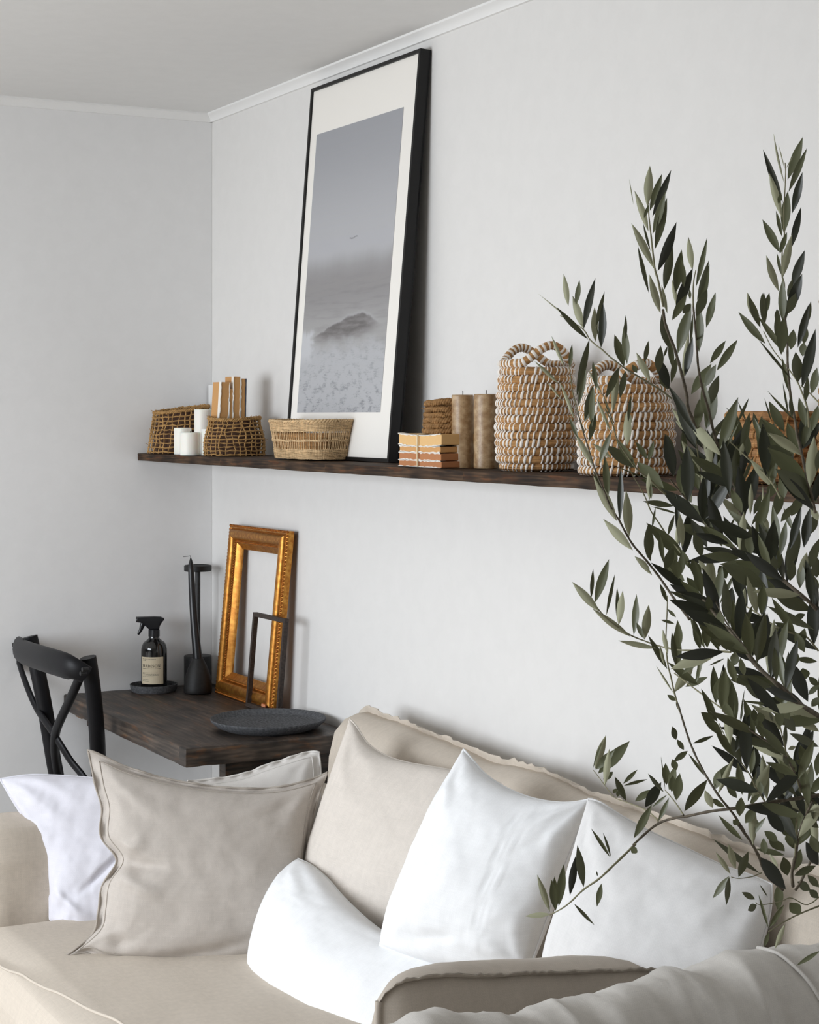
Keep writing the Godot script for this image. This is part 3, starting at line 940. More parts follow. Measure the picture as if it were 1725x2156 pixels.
func build_chair() -> void:
	var t := thing("dining_chair", "black bentwood chair with a crossed back, pushed up to the dark desk", "chair", Vector3(0.34, 0, 0.40))
	var L := [Vector3(0.113, 0.523, 0.5), Vector3(0.127, 0.592, 0.515), Vector3(0.133, 0.672, 0.53), Vector3(0.139, 0.751, 0.545), Vector3(0.136, 0.829, 0.56), Vector3(0.128, 0.893, 0.572), Vector3(0.124, 0.932, 0.58)]
	var R := [Vector3(0.381, 0.568, 0.47), Vector3(0.418, 0.638, 0.485), Vector3(0.452, 0.718, 0.5), Vector3(0.472, 0.795, 0.513), Vector3(0.486, 0.859, 0.525), Vector3(0.491, 0.902, 0.533), Vector3(0.492, 0.916, 0.536)]
	for k in 2:
		var q: Array = [L, R][k]
		var low: Vector3 = q[0]
		var full := [Vector3(low.x + 0.0, 0.0, low.z + 0.05), Vector3(low.x, 0.2, low.z + 0.01), Vector3(low.x, 0.40, low.z - 0.005)] + q
		var g := G.new()
		g.tube(catmull(full, 40), 0.0185, 12, true, false, 1.15)
		part("back_post", g, M.black_paint, t)
	# bent top rail, flat oval, bowed out behind the posts
	var rail := [Vector3(-0.018, 0.887, 0.575), Vector3(0.108, 0.891, 0.595), Vector3(0.25, 0.897, 0.608), Vector3(0.385, 0.901, 0.61), Vector3(0.474, 0.9, 0.6), Vector3(0.525, 0.895, 0.585), Vector3(0.536, 0.885, 0.565), Vector3(0.535, 0.878, 0.555)]
	var g := G.new()
	var pts := catmull(rail, 30)
	var rad := []
	for k in 31:
		rad.append(0.034 * (0.5 + 0.5 * smoothstep(0, 3, k) if k < 3 else (0.7 + 0.3 * smoothstep(0, 4, 30 - k) if k > 25 else 1.0)))
	g.tube(pts, rad, 16, true, false, 0.52)
	part("top_rail", g, M.black_paint, t)
	for b in [Vector3(0.574, 0.898, 0.575), Vector3(0.565, 0.887, 0.577), Vector3(0.002, 0.896, 0.59), Vector3(0.011, 0.882, 0.59)]:
		g = G.new()
		g.tube([b + Vector3(0, 0, -0.012), b + Vector3(0.002, 0, 0.004)], 0.0055, 8)
		part("screw", g, M.iron, t)
	# crossed back slats
	var s1 := [Vector3(-0.018, 0.864, 0.575), Vector3(0.038, 0.818, 0.575), Vector3(0.089, 0.772, 0.57), Vector3(0.123, 0.734, 0.56), Vector3(0.181, 0.709, 0.555), Vector3(0.221, 0.683, 0.545), Vector3(0.249, 0.649, 0.53), Vector3(0.268, 0.611, 0.51), Vector3(0.295, 0.58, 0.49), Vector3(0.321, 0.552, 0.475)]
	var s2 := [Vector3(0.478, 0.881, 0.545), Vector3(0.435, 0.836, 0.55), Vector3(0.375, 0.787, 0.55), Vector3(0.313, 0.738, 0.55), Vector3(0.247, 0.69, 0.545), Vector3(0.201, 0.644, 0.535), Vector3(0.161, 0.598, 0.52), Vector3(0.134, 0.553, 0.505), Vector3(0.127, 0.518, 0.495)]
	for s in [s1, s2]:
		g = G.new()
		g.tube(catmull(s, 34), 0.0125, 10, true, false, 0.55 if s == s1 else 0.95, Vector3(1, 0, 0))
		part("cross_slat", g, M.black_paint, t)
	# seat and front legs (below the cushions)
	g = G.new()
	var sp := []
	for q in [Vector2(0.001, 0.43), Vector2(0.19, 0.43), Vector2(0.205, 0.445), Vector2(0.2, 0.46), Vector2(0.15, 0.462), Vector2(0.001, 0.456)]:
		sp.append(q)
	g.lathe(sp, Vector3(0.36, 0, 0.33), 40)
	part("seat", g, M.black_paint, t)
	for x in [0.20, 0.52]:
		g = G.new()
		g.tube([Vector3(x, 0, 0.2), Vector3(lerpf(x, 0.36, 0.06), 0.25, 0.22), Vector3(lerpf(x, 0.36, 0.12), 0.44, 0.235)], [0.012, 0.015, 0.017], 10)
		part("front_leg", g, M.black_paint, t)

# ---------------------------------------------------------------- frames
# four rails mitred round the quad a (top left), b, c, d (clockwise); profile: x inwards, y forwards
func rails(t: Node3D, q: Array, prof: Array, m: Material, called := "rail") -> Vector3:
	var n: Vector3 = (q[3] - q[0]).cross(q[1] - q[0]).normalized()
	for k in 4:
		var a: Vector3 = q[k]
		var b: Vector3 = q[(k + 1) % 4]
		var ab := (b - a).normalized()
		var pa: Vector3 = (q[(k + 3) % 4] - a).normalized()
		var pb: Vector3 = (q[(k + 2) % 4] - b).normalized()
		var rr := []
		for p in prof:
			rr.append([a + (ab + pa) * p.x + n * p.y, b + (pb - ab) * p.x + n * p.y])
		rr.reverse()
		var g := G.new()
		# cut the length so that light runs along it evenly
		var fine := []
		for r in rr:
			var row := []
			for i in 9:
				row.append(r[0].lerp(r[1], i / 8.0))
			fine.append(row)
		g.rows(fine)
		part(called, g, m, t)
	return n

func panel(a: Vector3, b: Vector3, c: Vector3, d: Vector3, th: Vector3) -> G:
	var g := G.new()
	# front
	for s in [0, 1]:
		var o := th if s else Vector3.ZERO
		var i0 := g.add(a + o, Vector2(0, 0))
		var i1 := g.add(b + o, Vector2(1, 0))
		var i2 := g.add(c + o, Vector2(1, 1))
		var i3 := g.add(d + o, Vector2(0, 1))
		if s:
			g.quad(i0, i1, i2, i3)
		else:
			g.quad(i0, i3, i2, i1)
	var q := [a, b, c, d]
	for k in 4:
		var p: Vector3 = q[k]
		var r: Vector3 = q[(k + 1) % 4]
		g.quad(g.add(p), g.add(r), g.add(r + th), g.add(p + th))
	return g

func bil(q: Array, s: float, t: float) -> Vector3:
	return q[0].lerp(q[1], s).lerp(q[3].lerp(q[2], s), t)

func sea(w: int, h: int) -> ImageTexture:
	var n1 := noise(71, 0.02, 5)
	var n2 := noise(72, 0.05, 4)
	var n3 := noise(73, 0.12, 3)
	return picture(w, h, func(x, y):
		var u := float(x) / w
		var v := float(y) / h
		var c := Color8(181, 182, 186).lerp(Color8(204, 204, 206), smoothstep(0.0, 0.40, v))
		var hz := 0.47 + 0.015 * n1.get_noise_1d(x * 0.6)
		var seac := Color8(178, 176, 176).lerp(Color8(164, 161, 160), smoothstep(hz, hz + 0.07, v))
		seac = seac.lerp(Color8(186, 184, 182), smoothstep(0.58, 0.72, v))
		c = c.lerp(seac, smoothstep(hz - 0.035, hz + 0.03, v))
		var rip := n1.get_noise_2d(x * 0.5, y * 3.2)
		c = c.darkened(0.10 * clampf(rip, 0, 1) * smoothstep(hz + 0.02, hz + 0.12, v))
		# the breaking wave: a dark trough face under a soft crest that rises to the right of the middle
		var crest := 0.716 - 0.055 * exp(-pow((u - 0.70) / (0.34 if u < 0.70 else 0.20), 2)) + 0.020 * smoothstep(0.40, 0.05, u) + 0.006 * n1.get_noise_1d(x * 2.0)
		var foot := 0.755 - 0.03 * smoothstep(0.55, 1.0, u)
		if v > crest and v < foot + 0.03:
			var k := smoothstep(crest, crest + 0.008, v) * (1 - smoothstep(foot - 0.045, foot + 0.02, v))
			k *= smoothstep(1.0, 0.72, u) * smoothstep(0.10, 0.26, u) * (0.85 + 0.5 * n1.get_noise_2d(x * 1.2, y * 4.0))
			c = c.lerp(Color8(112, 107, 105), clampf(k, 0, 1) * 0.92)
		c = c.lerp(Color8(196, 195, 196), 0.5 * exp(-pow((v - crest) / 0.006, 2)) * smoothstep(0.3, 0.5, u) * smoothstep(1.0, 0.8, u))
		# foam
		var fm := smoothstep(0.735, 0.80, v + 0.03 * n2.get_noise_2d(x * 0.4, y * 0.4))
		var lace := 0.75 * n2.get_noise_2d(x * 0.8, y * 3.2 / (0.5 + v)) + 0.5 * n1.get_noise_2d(x * 3.0, y * 13.0) + 0.35 * n3.get_noise_2d(x * 2.0, y * 5.0)
		c = c.lerp(Color8(206, 207, 209), fm * 0.9)
		c = c.lerp(Color8(140, 142, 146), fm * smoothstep(0.02, 0.6, lace) * lerpf(0.35, 0.85, smoothstep(0.8, 1.0, v)))
		var spr := smoothstep(0.17, 0.10, u + 0.05 * n2.get_noise_2d(x * 0.8, y * 0.8)) * smoothstep(0.70, 0.73, v + 0.02 * n2.get_noise_1d(x)) * (1 - smoothstep(0.79, 0.84, v))
		c = c.lerp(Color8(222, 223, 225), spr)
		# a far bird
		if absf(v - 0.402 + 0.05 * (u - 0.54) + 0.0016 * sin(u * 90)) < 0.0022 and absf(u - 0.55) < 0.045:
			c = c.lerp(Color8(140, 138, 140), 0.7)
		return c.lerp(Color8(190, 190, 194), 0.08))

func build_shelf_things() -> void:
	var s := thing("shelf", "long dark-stained plank shelf across the wall", "shelf", Vector3(1.6, 1.40, 0.115))
	var g := G.new()
	var nz := noise(41, 1.0, 3)
	g.box(Vector3(1.651, 1.413, 0.116), Vector3(3.3, 0.021, 0.228), 0.002, Basis(), 60, func(o, d): return o + d * 0.0014 * nz.get_noise_3d(o.x * 14, o.y * 40, o.z * 30))
	part("plank", g, M.shelf, s)
	var Y := 1.4245
	# ---- seascape in a thin black frame, leaning
	var q := [Vector3(0.747, 2.365, 0.03), Vector3(1.334, 2.364, 0.03), Vector3(1.31, 1.433, 0.1), Vector3(0.74, 1.431, 0.1)]
	q[2].y = Y + 0.001
	q[3].y = Y + 0.001
	var t := thing("framed_picture", "tall black-framed print of a grey misty sea, leaning on the shelf", "picture", (q[2] + q[3]) / 2)
	var n := rails(t, q, [Vector2(0.0, -0.028), Vector2(0.0, 0.0), Vector2(0.0, 0.0), Vector2(0.0085, 0.0), Vector2(0.0085, 0.0), Vector2(0.0085, -0.009)], M.black_frame, "frame_rail")
	var inn := []
	for e in [[0.006, 0.004], [0.994, 0.004], [0.994, 0.996], [0.006, 0.996]]:
		inn.append(bil(q, e[0], e[1]) - n * 0.008)
	part("mat_board", panel(inn[0], inn[1], inn[2], inn[3], -n * 0.003 * -1.0), M.mat_board, t)
	var bk := []
	for p in q:
		bk.append(p - n * 0.027)
	part("backing", panel(bk[0], bk[1], bk[2], bk[3], n * 0.004), M.black_frame, t)
	var pic := []
	for e in [Vector3(0.801, 2.245, 0.038), Vector3(1.258, 2.244, 0.036), Vector3(1.242, 1.55, 0.088), Vector3(0.794, 1.549, 0.089)]:
		# onto the board's plane
		pic.append(e)
	var k0: Vector3 = inn[0]
	var k1: Vector3 = inn[1]
	var k3: Vector3 = inn[3]
	var quad := []
	for e in [[0.066, 0.118], [0.858, 0.135], [0.914, 0.873], [0.092, 0.889]]:
		quad.append(bil(inn, e[0], e[1]) + n * 0.0036)
	quad = [bil(inn, 0.075, 0.128), bil(inn, 0.885, 0.128), bil(inn, 0.885, 0.882), bil(inn, 0.075, 0.882)]
	for k in 4:
		quad[k] += n * 0.0032
	var print_mat := mat(Color(0.88, 0.88, 0.885), 0.55, 0.4)
	print_mat.albedo_texture = sea(256, 640)
	part("print", panel(quad[0], quad[1], quad[2], quad[3], n * 0.0006), print_mat, t, "grey sea with one breaking wave")

	# ---- net baskets
	net_basket("sagging open-net grass basket at the shelf's left end, behind the white candles", Vector3(0.095, Y, 0.142), func(a, y): return 0.086 - 0.008 * y + 0.004 * sin(2 * a + 1.0), 0.124, Vector3(0.010, 0, -0.006), 81)
	net_basket("rounder open-net grass basket holding old books", Vector3(0.452, Y, 0.118), func(a, y): return 0.072 + 0.010 * sin(PI * clampf(y * 0.9 + 0.25, 0, 1)) - 0.004 * y, 0.098, Vector3.ZERO, 82)
	# ---- white candles
	pillar("tall white pillar candle behind the three short ones", Vector3(0.269, 1.425, 0.135) * Vector3(1, 0, 1) + Vector3(0, Y, 0), 0.0245, 0.124, M.wax_white, "", 0.01, 0.004)
	pillar("short white pillar candle, leftmost, half hidden by the one in front", Vector3(0.244, 1.425, 0.185) * Vector3(1, 0, 1) + Vector3(0, Y, 0), 0.0240, 0.073, M.wax_white, "", 0.01, 0.004)
	pillar("short white pillar candle frontmost of its cluster at the shelf edge", Vector3(0.355, 1.427, 0.206) * Vector3(1, 0, 1) + Vector3(0, Y, 0), 0.0275, 0.0615, M.wax_white, "", 0.01, 0.003)
	pillar("short white pillar candle touching the book basket", Vector3(0.376, 1.427, 0.165) * Vector3(1, 0, 1) + Vector3(0, Y, 0), 0.017, 0.071, M.wax_white, "", 0.01, 0.003)
	# ---- books standing in the net basket; spines turned to the room
	var up := Basis(Vector3(1, 0, 0), Vector3(0, 1, 0), Vector3(0, 0, 1))
	var spec := [[474.0, 0.026, 0.19, 0, "thick tan coverless book standing leftmost in the net basket"], [487.5, 0.011, 0.172, 1, "thin tan coverless book, shortest of those in the net basket"], [500.5, 0.021, 0.205, 0, "tallest tan coverless book standing in the net basket"], [514.0, 0.015, 0.20, 1, "tan coverless book with a dark right cover, rightmost in the net basket"]]
	var zs := [0.150, 0.1305, 0.1135, 0.0945]
	for k in 4:
		var b: Array = spec[k]
		book(b[4], Vector3(0.425, Y + 0.006 + b[2] / 2, zs[k]), Vector3(0.06, b[2], b[1]), up.rotated(Vector3.RIGHT, [-0.06, -0.03, -0.02, -0.02][k]), M.book_tan if b[3] == 0 else M.book_tan, "old books in the net basket", k == 3)
	# ---- white card in the corner
	t = thing("card", "plain white card standing in the wall corner behind the candles", "card", Vector3(0.055, Y, 0.012))
	g = G.new()
	g.box(Vector3(0.058, Y + 0.098, 0.012), Vector3(0.10, 0.196, 0.006), 0.001)
	part("board", g, M.trim, t)

	# ---- pale oval wicker basket
	wicker(Vector3(0.965, Y, 0.132))
	# ---- stack of old books tied with string, rope bundle on top
	var bx := (Vector3(1.551, 1.431, 0.205)).x
	var lay := Basis(Vector3(0, 0, 1), Vector3(1, 0, 0), Vector3(0, 1, 0))
	var th := [0.0135, 0.0155, 0.0125, 0.0235]
	var mats := [M.book_rust, M.book_rust, M.book_tan, M.book_light]
	var y := Y
	var nm := ["rust-brown coverless book at the bottom of the tied stack", "rust-brown coverless book second from the bottom of the tied stack", "tan coverless book, thinnest in the tied stack", "pale thick coverless book on top of the tied stack, bowed under the rope"]
	for k in 4:
		book(nm[k], Vector3(bx + 0.098, y + th[k] / 2 + 0.0004, 0.146), Vector3(0.115, 0.185 - 0.004 * k + (0.012 if k == 3 else 0.0), th[k]), Basis(lay.x, lay.y, lay.z), mats[k], "stack of tied books", false, [0.0, 0.0, 0.001, 0.004][k])
		y += th[k] + 0.0006
	t = thing("string", "pale string tied round the stack of old books", "string", Vector3(bx + 0.098, Y, 0.146))
	g = G.new()
	g.tube([Vector3(bx + 0.095, Y + 0.001, 0.207), Vector3(bx + 0.095, Y + 0.03, 0.2075), Vector3(bx + 0.095, y - 0.001, 0.2075), Vector3(bx + 0.095, y + 0.0015, 0.2), Vector3(bx + 0.095, y - 0.001, 0.146), Vector3(bx + 0.095, y + 0.0015, 0.092), Vector3(bx + 0.095, y - 0.003, 0.085), Vector3(bx + 0.095, Y + 0.001, 0.086)], 0.0016, 6)
	part("loop", g, M.string, t)
	rope_bundle(Vector3(bx + 0.106, y + 0.001, 0.135))
	# ---- brown pillar candles
	pillar("brown mottled pillar candle, left of the tall pair", Vector3(1.726, 1.423, 0.145) * Vector3(1, 0, 1) + Vector3(0, Y, 0), 0.0225, 0.149, M.wax_brown, "", 0.03, 0.008)
	pillar("brown mottled pillar candle touching the tall coil basket", Vector3(1.786, 1.424, 0.125) * Vector3(1, 0, 1) + Vector3(0, Y, 0), 0.025, 0.150, M.wax_brown, "", 0.03, 0.008)
	# ---- coil baskets
	coil_basket("tall coiled straw basket with white stitching and two arched handles", Vector3(1.956, 1.425, 0.112) * Vector3(1, 0, 1) + Vector3(0, Y, 0), func(k): return 0.078 + 0.004 * sin(PI * clampf(k * 1.3, 0, 1)) - 0.003 * k - (0.006 if k < 0.04 else 0.0), 14, 0.0082, 44, M.straw_tan, M.stitch, 0.034, -0.08)
	coil_basket("shorter coiled straw basket with white stitching behind the olive leaves", Vector3(2.256, 1.42, 0.112) * Vector3(1, 0, 1) + Vector3(0, Y, 0), func(k): return 0.080 + 0.012 * sin(PI * clampf(k * 0.8 + 0.12, 0, 1)) - 0.008 * k, 11, 0.0086, 48, M.straw_tan, M.stitch, 0.030, -0.05)
	coil_basket("low round plain straw basket at the right, behind the leaves", Vector3(2.677, 1.418, 0.112) * Vector3(1, 0, 1) + Vector3(0, Y, 0), func(k): return 0.084 + 0.006 * sin(PI * k), 8, 0.0075, 40, M.straw_rust, M.straw_tan, 0.0)
	var hx: Vector3 = Vector3(2.764, 1.659, 0.11)
	coil_basket("tall brown rope basket cut off by the right edge of the picture", Vector3(hx.x + 0.120, Y, 0.02 + 0.082), func(k): return 0.08 + 0.004 * sin(PI * 2 * k), 17, 0.009, 30, M.straw_rust, M.straw_brown, 0.0)

func wicker(c: Vector3) -> void:
	var t := thing("wicker_basket", "pale shallow wicker basket with open slats, in front of the sea print", "basket", c)
	var hx := 0.128
	var hz := 0.058
	var h := 0.086
	var at := func(a: float, y: float) -> Vector3:
		var k := 1.0 + 0.17 * y
		var ca := cos(a)
		var sa := sin(a)
		var r := pow(pow(absf(ca), 3.2) + pow(absf(sa), 3.2), -1.0 / 3.2)
		return c + Vector3(ca * r * (hx * k), 0.003 + h * y + 0.004 * y * absf(ca) , -sa * r * (hz * k))
	var band := func(y0: float, y1: float, rings: int, m: Material, called: String) -> void:
		var g := G.new()
		for j in rings:
			for two in 2:
				var line := []
				for k in 168:
					var a := TAU * k / 168.0
					var p: Vector3 = at.call(a, lerpf(y0, y1, (j + 0.5) / rings))
					var o := (p - c) * Vector3(1, 0, 1)
					line.append(p + o.normalized() * 0.0018 * sin(a * 42 + PI * (j + two)) + Vector3(0, 0.0005 * sin(a * 13 + j), 0))
				g.tube(line, 0.0019, 5, false, true)
		part(called, g, m, t, "", "stuff")
	band.call(0.0, 0.27, 7, M.straw_pale, "lower_weave")
	band.call(0.74, 1.0, 7, M.straw_pale, "upper_weave")
	band.call(0.47, 0.53, 2, M.straw_pale, "middle_weave")
	var sg := G.new()
	for i in 84:
		var a := TAU * i / 84.0
		var line := []
		for k in 7:
			line.append(at.call(a + 0.01 * sin(i * 3.0), k / 6.0))
		sg.tube(line, 0.0017, 5)
	part("slats", sg, M.straw_pale, t, "", "stuff")
	var rim := G.new()
	for s in 2:
		var line := []
		for k in 200:
			var a := TAU * k / 200.0
			var p: Vector3 = at.call(a, 1.02)
			var o := ((p - c) * Vector3(1, 0, 1)).normalized()
			line.append(p + o * 0.0024 * cos(a * 34 + PI * s) + Vector3(0, 0.0024 * sin(a * 34 + PI * s), 0))
		rim.tube(line, 0.0028, 6, false, true)
	part("rim", rim, M.straw_pale, t)
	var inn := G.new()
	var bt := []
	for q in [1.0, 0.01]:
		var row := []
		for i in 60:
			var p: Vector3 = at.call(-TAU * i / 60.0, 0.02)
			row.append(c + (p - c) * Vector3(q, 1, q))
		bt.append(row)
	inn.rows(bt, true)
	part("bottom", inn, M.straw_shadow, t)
	# plain straw-coloured sheet just inside, seen through the slats
	var lin := G.new()
	var rr := []
	for k in 5:
		var row := []
		for i in 60:
			var p: Vector3 = at.call(TAU * i / 60.0, 0.04 + 0.66 * k / 4.0)
			row.append(c + (p - c) * Vector3(0.93, 1, 0.9))
		rr.append(row)
	lin.rows(rr, true)
	part("lining", lin, M.straw_tan, t)

func rope_bundle(c: Vector3) -> void:
	var t := thing("rope_coil", "coil of coarse twisted brown grass rope lying on the tied books", "rope", c)
	var nz := noise(55, 1.0, 2)
	for k in 6:
		var g := G.new()
		var r0 := 0.050 + rnd.randf_range(-0.003, 0.003)
		for s in 3:
			var line := []
			for i in 132:
				var a := TAU * i / 132.0
				var tw := a * 19.0 + s * TAU / 3
				var r := r0 + 0.0035 * cos(tw) + 0.002 * nz.get_noise_2d(cos(a) * 3 + k * 9, sin(a) * 3)
				var y := 0.006 + k * 0.0112 + 0.0035 * sin(tw) + 0.003 * nz.get_noise_2d(cos(a) * 2 + 70, sin(a) * 2 + k * 5) + (0.004 if k == 5 else 0.0) * sin(a + 2.0)
				line.append(c + Vector3(r * cos(a) * 1.05, y, -r * sin(a)))
			g.tube(line, 0.0038, 5, false, true)
		part("rope_loop", g, M.straw_brown, t)
	var e := G.new()
	for i in 40:
		var a := rnd.randf() * TAU
		var p := c + Vector3(0.056 * cos(a), rnd.randf_range(0.004, 0.07), -0.053 * sin(a))
		var d := Vector3(cos(a), rnd.randf_range(-0.3, 0.8), -sin(a)) * rnd.randf_range(0.003, 0.009)
		e.tube([p, p + d * 0.6, p + d + Vector3(0, 0.002, 0)], 0.0005, 4)
	part("fibres", e, M.straw_net, t, "", "stuff")

func build_desk_things() -> void:
	var Y := 0.7505
	# ---- coaster and tray of dark stone
	var c := (Vector3(0.076, 0.764, 0.208)) * Vector3(1, 0, 1) + Vector3(0, Y, 0)
	var t := thing("coaster", "small round dark stone dish under the spray bottle", "dish", c)
	var g := G.new()
	g.lathe([Vector2(0.001, 0.0), Vector2(0.060, 0.0), Vector2(0.060, 0.0), Vector2(0.065, 0.006), Vector2(0.0672, 0.021), Vector2(0.0672, 0.021), Vector2(0.064, 0.0215), Vector2(0.062, 0.011), Vector2(0.058, 0.009), Vector2(0.001, 0.009)], c, 48)
	part("dish", g, M.slate, t)
	# ---- spray bottle
	var b := c + Vector3(0, 0.0095, 0)
	b.x += 0.003
	t = thing("spray_bottle", "black glass spray bottle with a cream label, standing on the stone dish", "bottle", b)
	g = G.new()
	var r := 0.0365
	g.lathe([Vector2(0.001, 0.0), Vector2(r - 0.004, 0.0), Vector2(r - 0.001, 0.0015), Vector2(r, 0.005), Vector2(r, 0.03), Vector2(r, 0.06), Vector2(r, 0.103), Vector2(r * 0.985, 0.112), Vector2(r * 0.93, 0.121), Vector2(r * 0.82, 0.129), Vector2(r * 0.64, 0.134), Vector2(r * 0.46, 0.139), Vector2(r * 0.40, 0.143), Vector2(r * 0.40, 0.152)], b, 48)
	part("body", g, M.bottle, t)
	g = G.new()
	g.lathe([Vector2(0.0155, 0.146), Vector2(0.0155, 0.146), Vector2(0.0155, 0.165), Vector2(0.0155, 0.165), Vector2(0.013, 0.167), Vector2(0.001, 0.167)], b, 28, func(q, a, y): return q * (1 + (0.03 * sin(a * 24) if q > 0.014 else 0.0)))
	part("collar", g, M.plastic, t)
	# trigger head: nozzle points to the picture's left
	var f := Vector3(-0.30, 0, 0.954).normalized()
	var side := f.cross(Vector3.UP)
	g = G.new()
	var outline := [Vector2(0.051, 0.202), Vector2(0.051, 0.188), Vector2(0.036, 0.186), Vector2(0.026, 0.178), Vector2(0.014, 0.166), Vector2(-0.014, 0.166), Vector2(-0.016, 0.176), Vector2(-0.022, 0.186), Vector2(-0.028, 0.193), Vector2(-0.028, 0.197), Vector2(-0.018, 0.2015), Vector2(0.0, 0.203)]
	var mid_pt := Vector2(0.008, 0.190)
	var hull := []
	for q in [[0.01, -0.0115], [0.86, -0.0115], [0.97, -0.0100], [1.0, -0.0078], [1.0, 0.0078], [0.97, 0.0100], [0.86, 0.0115], [0.01, 0.0115]]:
		var row := []
		for o in outline:
			var e: Vector2 = mid_pt.lerp(o, q[0])
			row.append(b + f * e.x + Vector3.UP * e.y + side * q[1])
		hull.append(row)
	g.rows(hull, true)
	part("spray_head", g, M.plastic, t)
	g = G.new()
	g.tube(catmull([b + f * 0.028 + Vector3.UP * 0.187, b + f * 0.033 + Vector3.UP * 0.178, b + f * 0.037 + Vector3.UP * 0.166, b + f * 0.045 + Vector3.UP * 0.152], 10), [0.0085, 0.008, 0.0075, 0.007, 0.0064, 0.0058, 0.0052, 0.0047, 0.0042, 0.0036, 0.0026], 10, true, false, 0.75, f)
	part("trigger", g, M.plastic, t)
	# label on the side towards the room
	var mid := atan2(-(Vector3(4.928, 1.53, 1.982).z - b.z), Vector3(4.928, 1.53, 1.982).x - b.x) - 0.16
	mid = -mid
	var on := func(x: float, y: float, lift: float) -> Vector3:
		var a := -mid + x / r
		return b + Vector3((r + lift) * cos(a), y, -(r + lift) * sin(a)) if false else b + Vector3((r + lift) * cos(mid - x / r), y, (r + lift) * sin(mid - x / r))
	g = G.new()
	var rr := []
	for j in 9:
		var row := []
		for i in 21:
			row.append(on.call(lerpf(-0.036, 0.034, i / 20.0), lerpf(0.0155, 0.0915, j / 8.0), 0.0004))
		rr.append(row)
	g.rows(rr)
	var lab := part("label", g, M.label_paper, t, "cream paper label")
	var words := func(txt: String, x: float, y: float, size: float, gap: float) -> void:
		var tm := TextMesh.new()
		var font := SystemFont.new()
		font.font_names = PackedStringArray(["Droid Serif"])
		tm.font = font
		tm.text = txt
		tm.font_size = 64
		tm.pixel_size = size / 64.0
		tm.depth = 0.0
		tm.curve_step = 2.0
		tm.horizontal_alignment = HORIZONTAL_ALIGNMENT_LEFT
		var arr := tm.get_mesh_arrays()
		var vs: PackedVector3Array = arr[Mesh.ARRAY_VERTEX]
		var ix: PackedInt32Array = arr[Mesh.ARRAY_INDEX]
		var w := G.new()
		for p in vs:
			w.add(on.call(x + p.x * gap, y + p.y, 0.0008), Vector2.ZERO, (on.call(x + p.x * gap, 0, 1.0) - on.call(x + p.x * gap, 0, 0.0)).normalized())
		for k in range(0, ix.size(), 3):
			w.tri(ix[k], ix[k + 2], ix[k + 1])
		part("lettering", w, M.ink, lab)
	words.call("MADISON", -0.0315, 0.0665, 0.0108, 1.08)
	# the small print is too fine to read: rows of short dashes
	g = G.new()
	for row in [[0.0855, -0.031, 0.008], [0.0815, -0.031, -0.022], [0.0585, -0.031, 0.024], [0.047, -0.031, 0.012], [0.0435, -0.031, 0.020], [0.040, -0.031, 0.018], [0.0365, -0.031, 0.004], [0.028, -0.031, -0.012], [0.0235, -0.031, -0.010]]:
		var x: float = row[1]
		while x < row[2]:
			var l := rnd.randf_range(0.002, 0.005)
			var q := []
			for e in [[0.0, 0.0], [1.0, 0.0], [1.0, 1.0], [0.0, 1.0]]:
				q.append(g.add(on.call(x + l * e[0], row[0] + 0.0007 * e[1] * (1.4 if row[0] > 0.05 else 1.0), 0.0007)))
			g.quad(q[0], q[1], q[2], q[3])
			x += l + 0.0012
	part("small_print", g, M.ink, lab, "", "stuff")
	# ---- candlestick with a flat disc on a tall stem
	c = (Vector3(0.062, 0.75, 0.069)) * Vector3(1, 0, 1) + Vector3(0, Y, 0)
	t = thing("candle_stand", "black iron candle stand with a flat disc on a tall stem, in the corner", "candlestick", c)
	g = G.new()
	g.lathe([Vector2(0.001, 0), Vector2(0.0385, 0), Vector2(0.0395, 0.002), Vector2(0.0395, 0.002), Vector2(0.0395, 0.089), Vector2(0.0395, 0.089), Vector2(0.0385, 0.091), Vector2(0.001, 0.091)], c, 40)
	part("base", g, M.iron, t)
	var sx := c
	g = G.new()
	g.lathe([Vector2(0.0075, 0.09), Vector2(0.0075, 0.34)], sx, 16)
	part("stem", g, M.iron, t)
	g = G.new()
	g.lathe([Vector2(0.001, 0.334), Vector2(0.0385, 0.334), Vector2(0.0395, 0.336), Vector2(0.0395, 0.336), Vector2(0.0395, 0.349), Vector2(0.0395, 0.349), Vector2(0.0375, 0.3505), Vector2(0.035, 0.348), Vector2(0.001, 0.348)], sx, 40)
	part("disc", g, M.iron, t)
	# ---- bell-shaped holder with a leaning taper
	c = (Vector3(0.167, 0.761, 0.11)) * Vector3(1, 0, 1) + Vector3(0, Y, 0)
	t = thing("candle_holder", "black bell-shaped iron holder carrying the tall black taper", "candlestick", c)
	g = G.new()
	g.lathe([Vector2(0.001, 0), Vector2(0.036, 0), Vector2(0.0395, 0.003), Vector2(0.0400, 0.012), Vector2(0.039, 0.028), Vector2(0.035, 0.048), Vector2(0.0290, 0.068), Vector2(0.0215, 0.084), Vector2(0.0170, 0.093), Vector2(0.0162, 0.097), Vector2(0.015, 0.098), Vector2(0.013, 0.096), Vector2(0.001, 0.094)], c, 40)
	part("bell", g, M.iron, t)
	t = thing("taper_candle", "tall black taper candle leaning slightly, with a long bent wick", "candle", c + Vector3(0, 0.09, 0))
	var tp := c + Vector3(0, 0.092, 0)
	var tip: Vector3 = Vector3(0.119, 1.128, 0.113)
	g = G.new()
	var ax := []
	var rad := []
	for k in 25:
		var q := k / 24.0
		ax.append(tp.lerp(tip, q) + (tip - tp).cross(Vector3(0.47, 0, -0.88)).normalized() * 0.0 + Vector3(0, 0, 0.003 * sin(PI * q)))
		rad.append(lerpf(0.0132, 0.0082, q) if q < 0.93 else lerpf(0.0082, 0.0014, (q - 0.93) / 0.07))
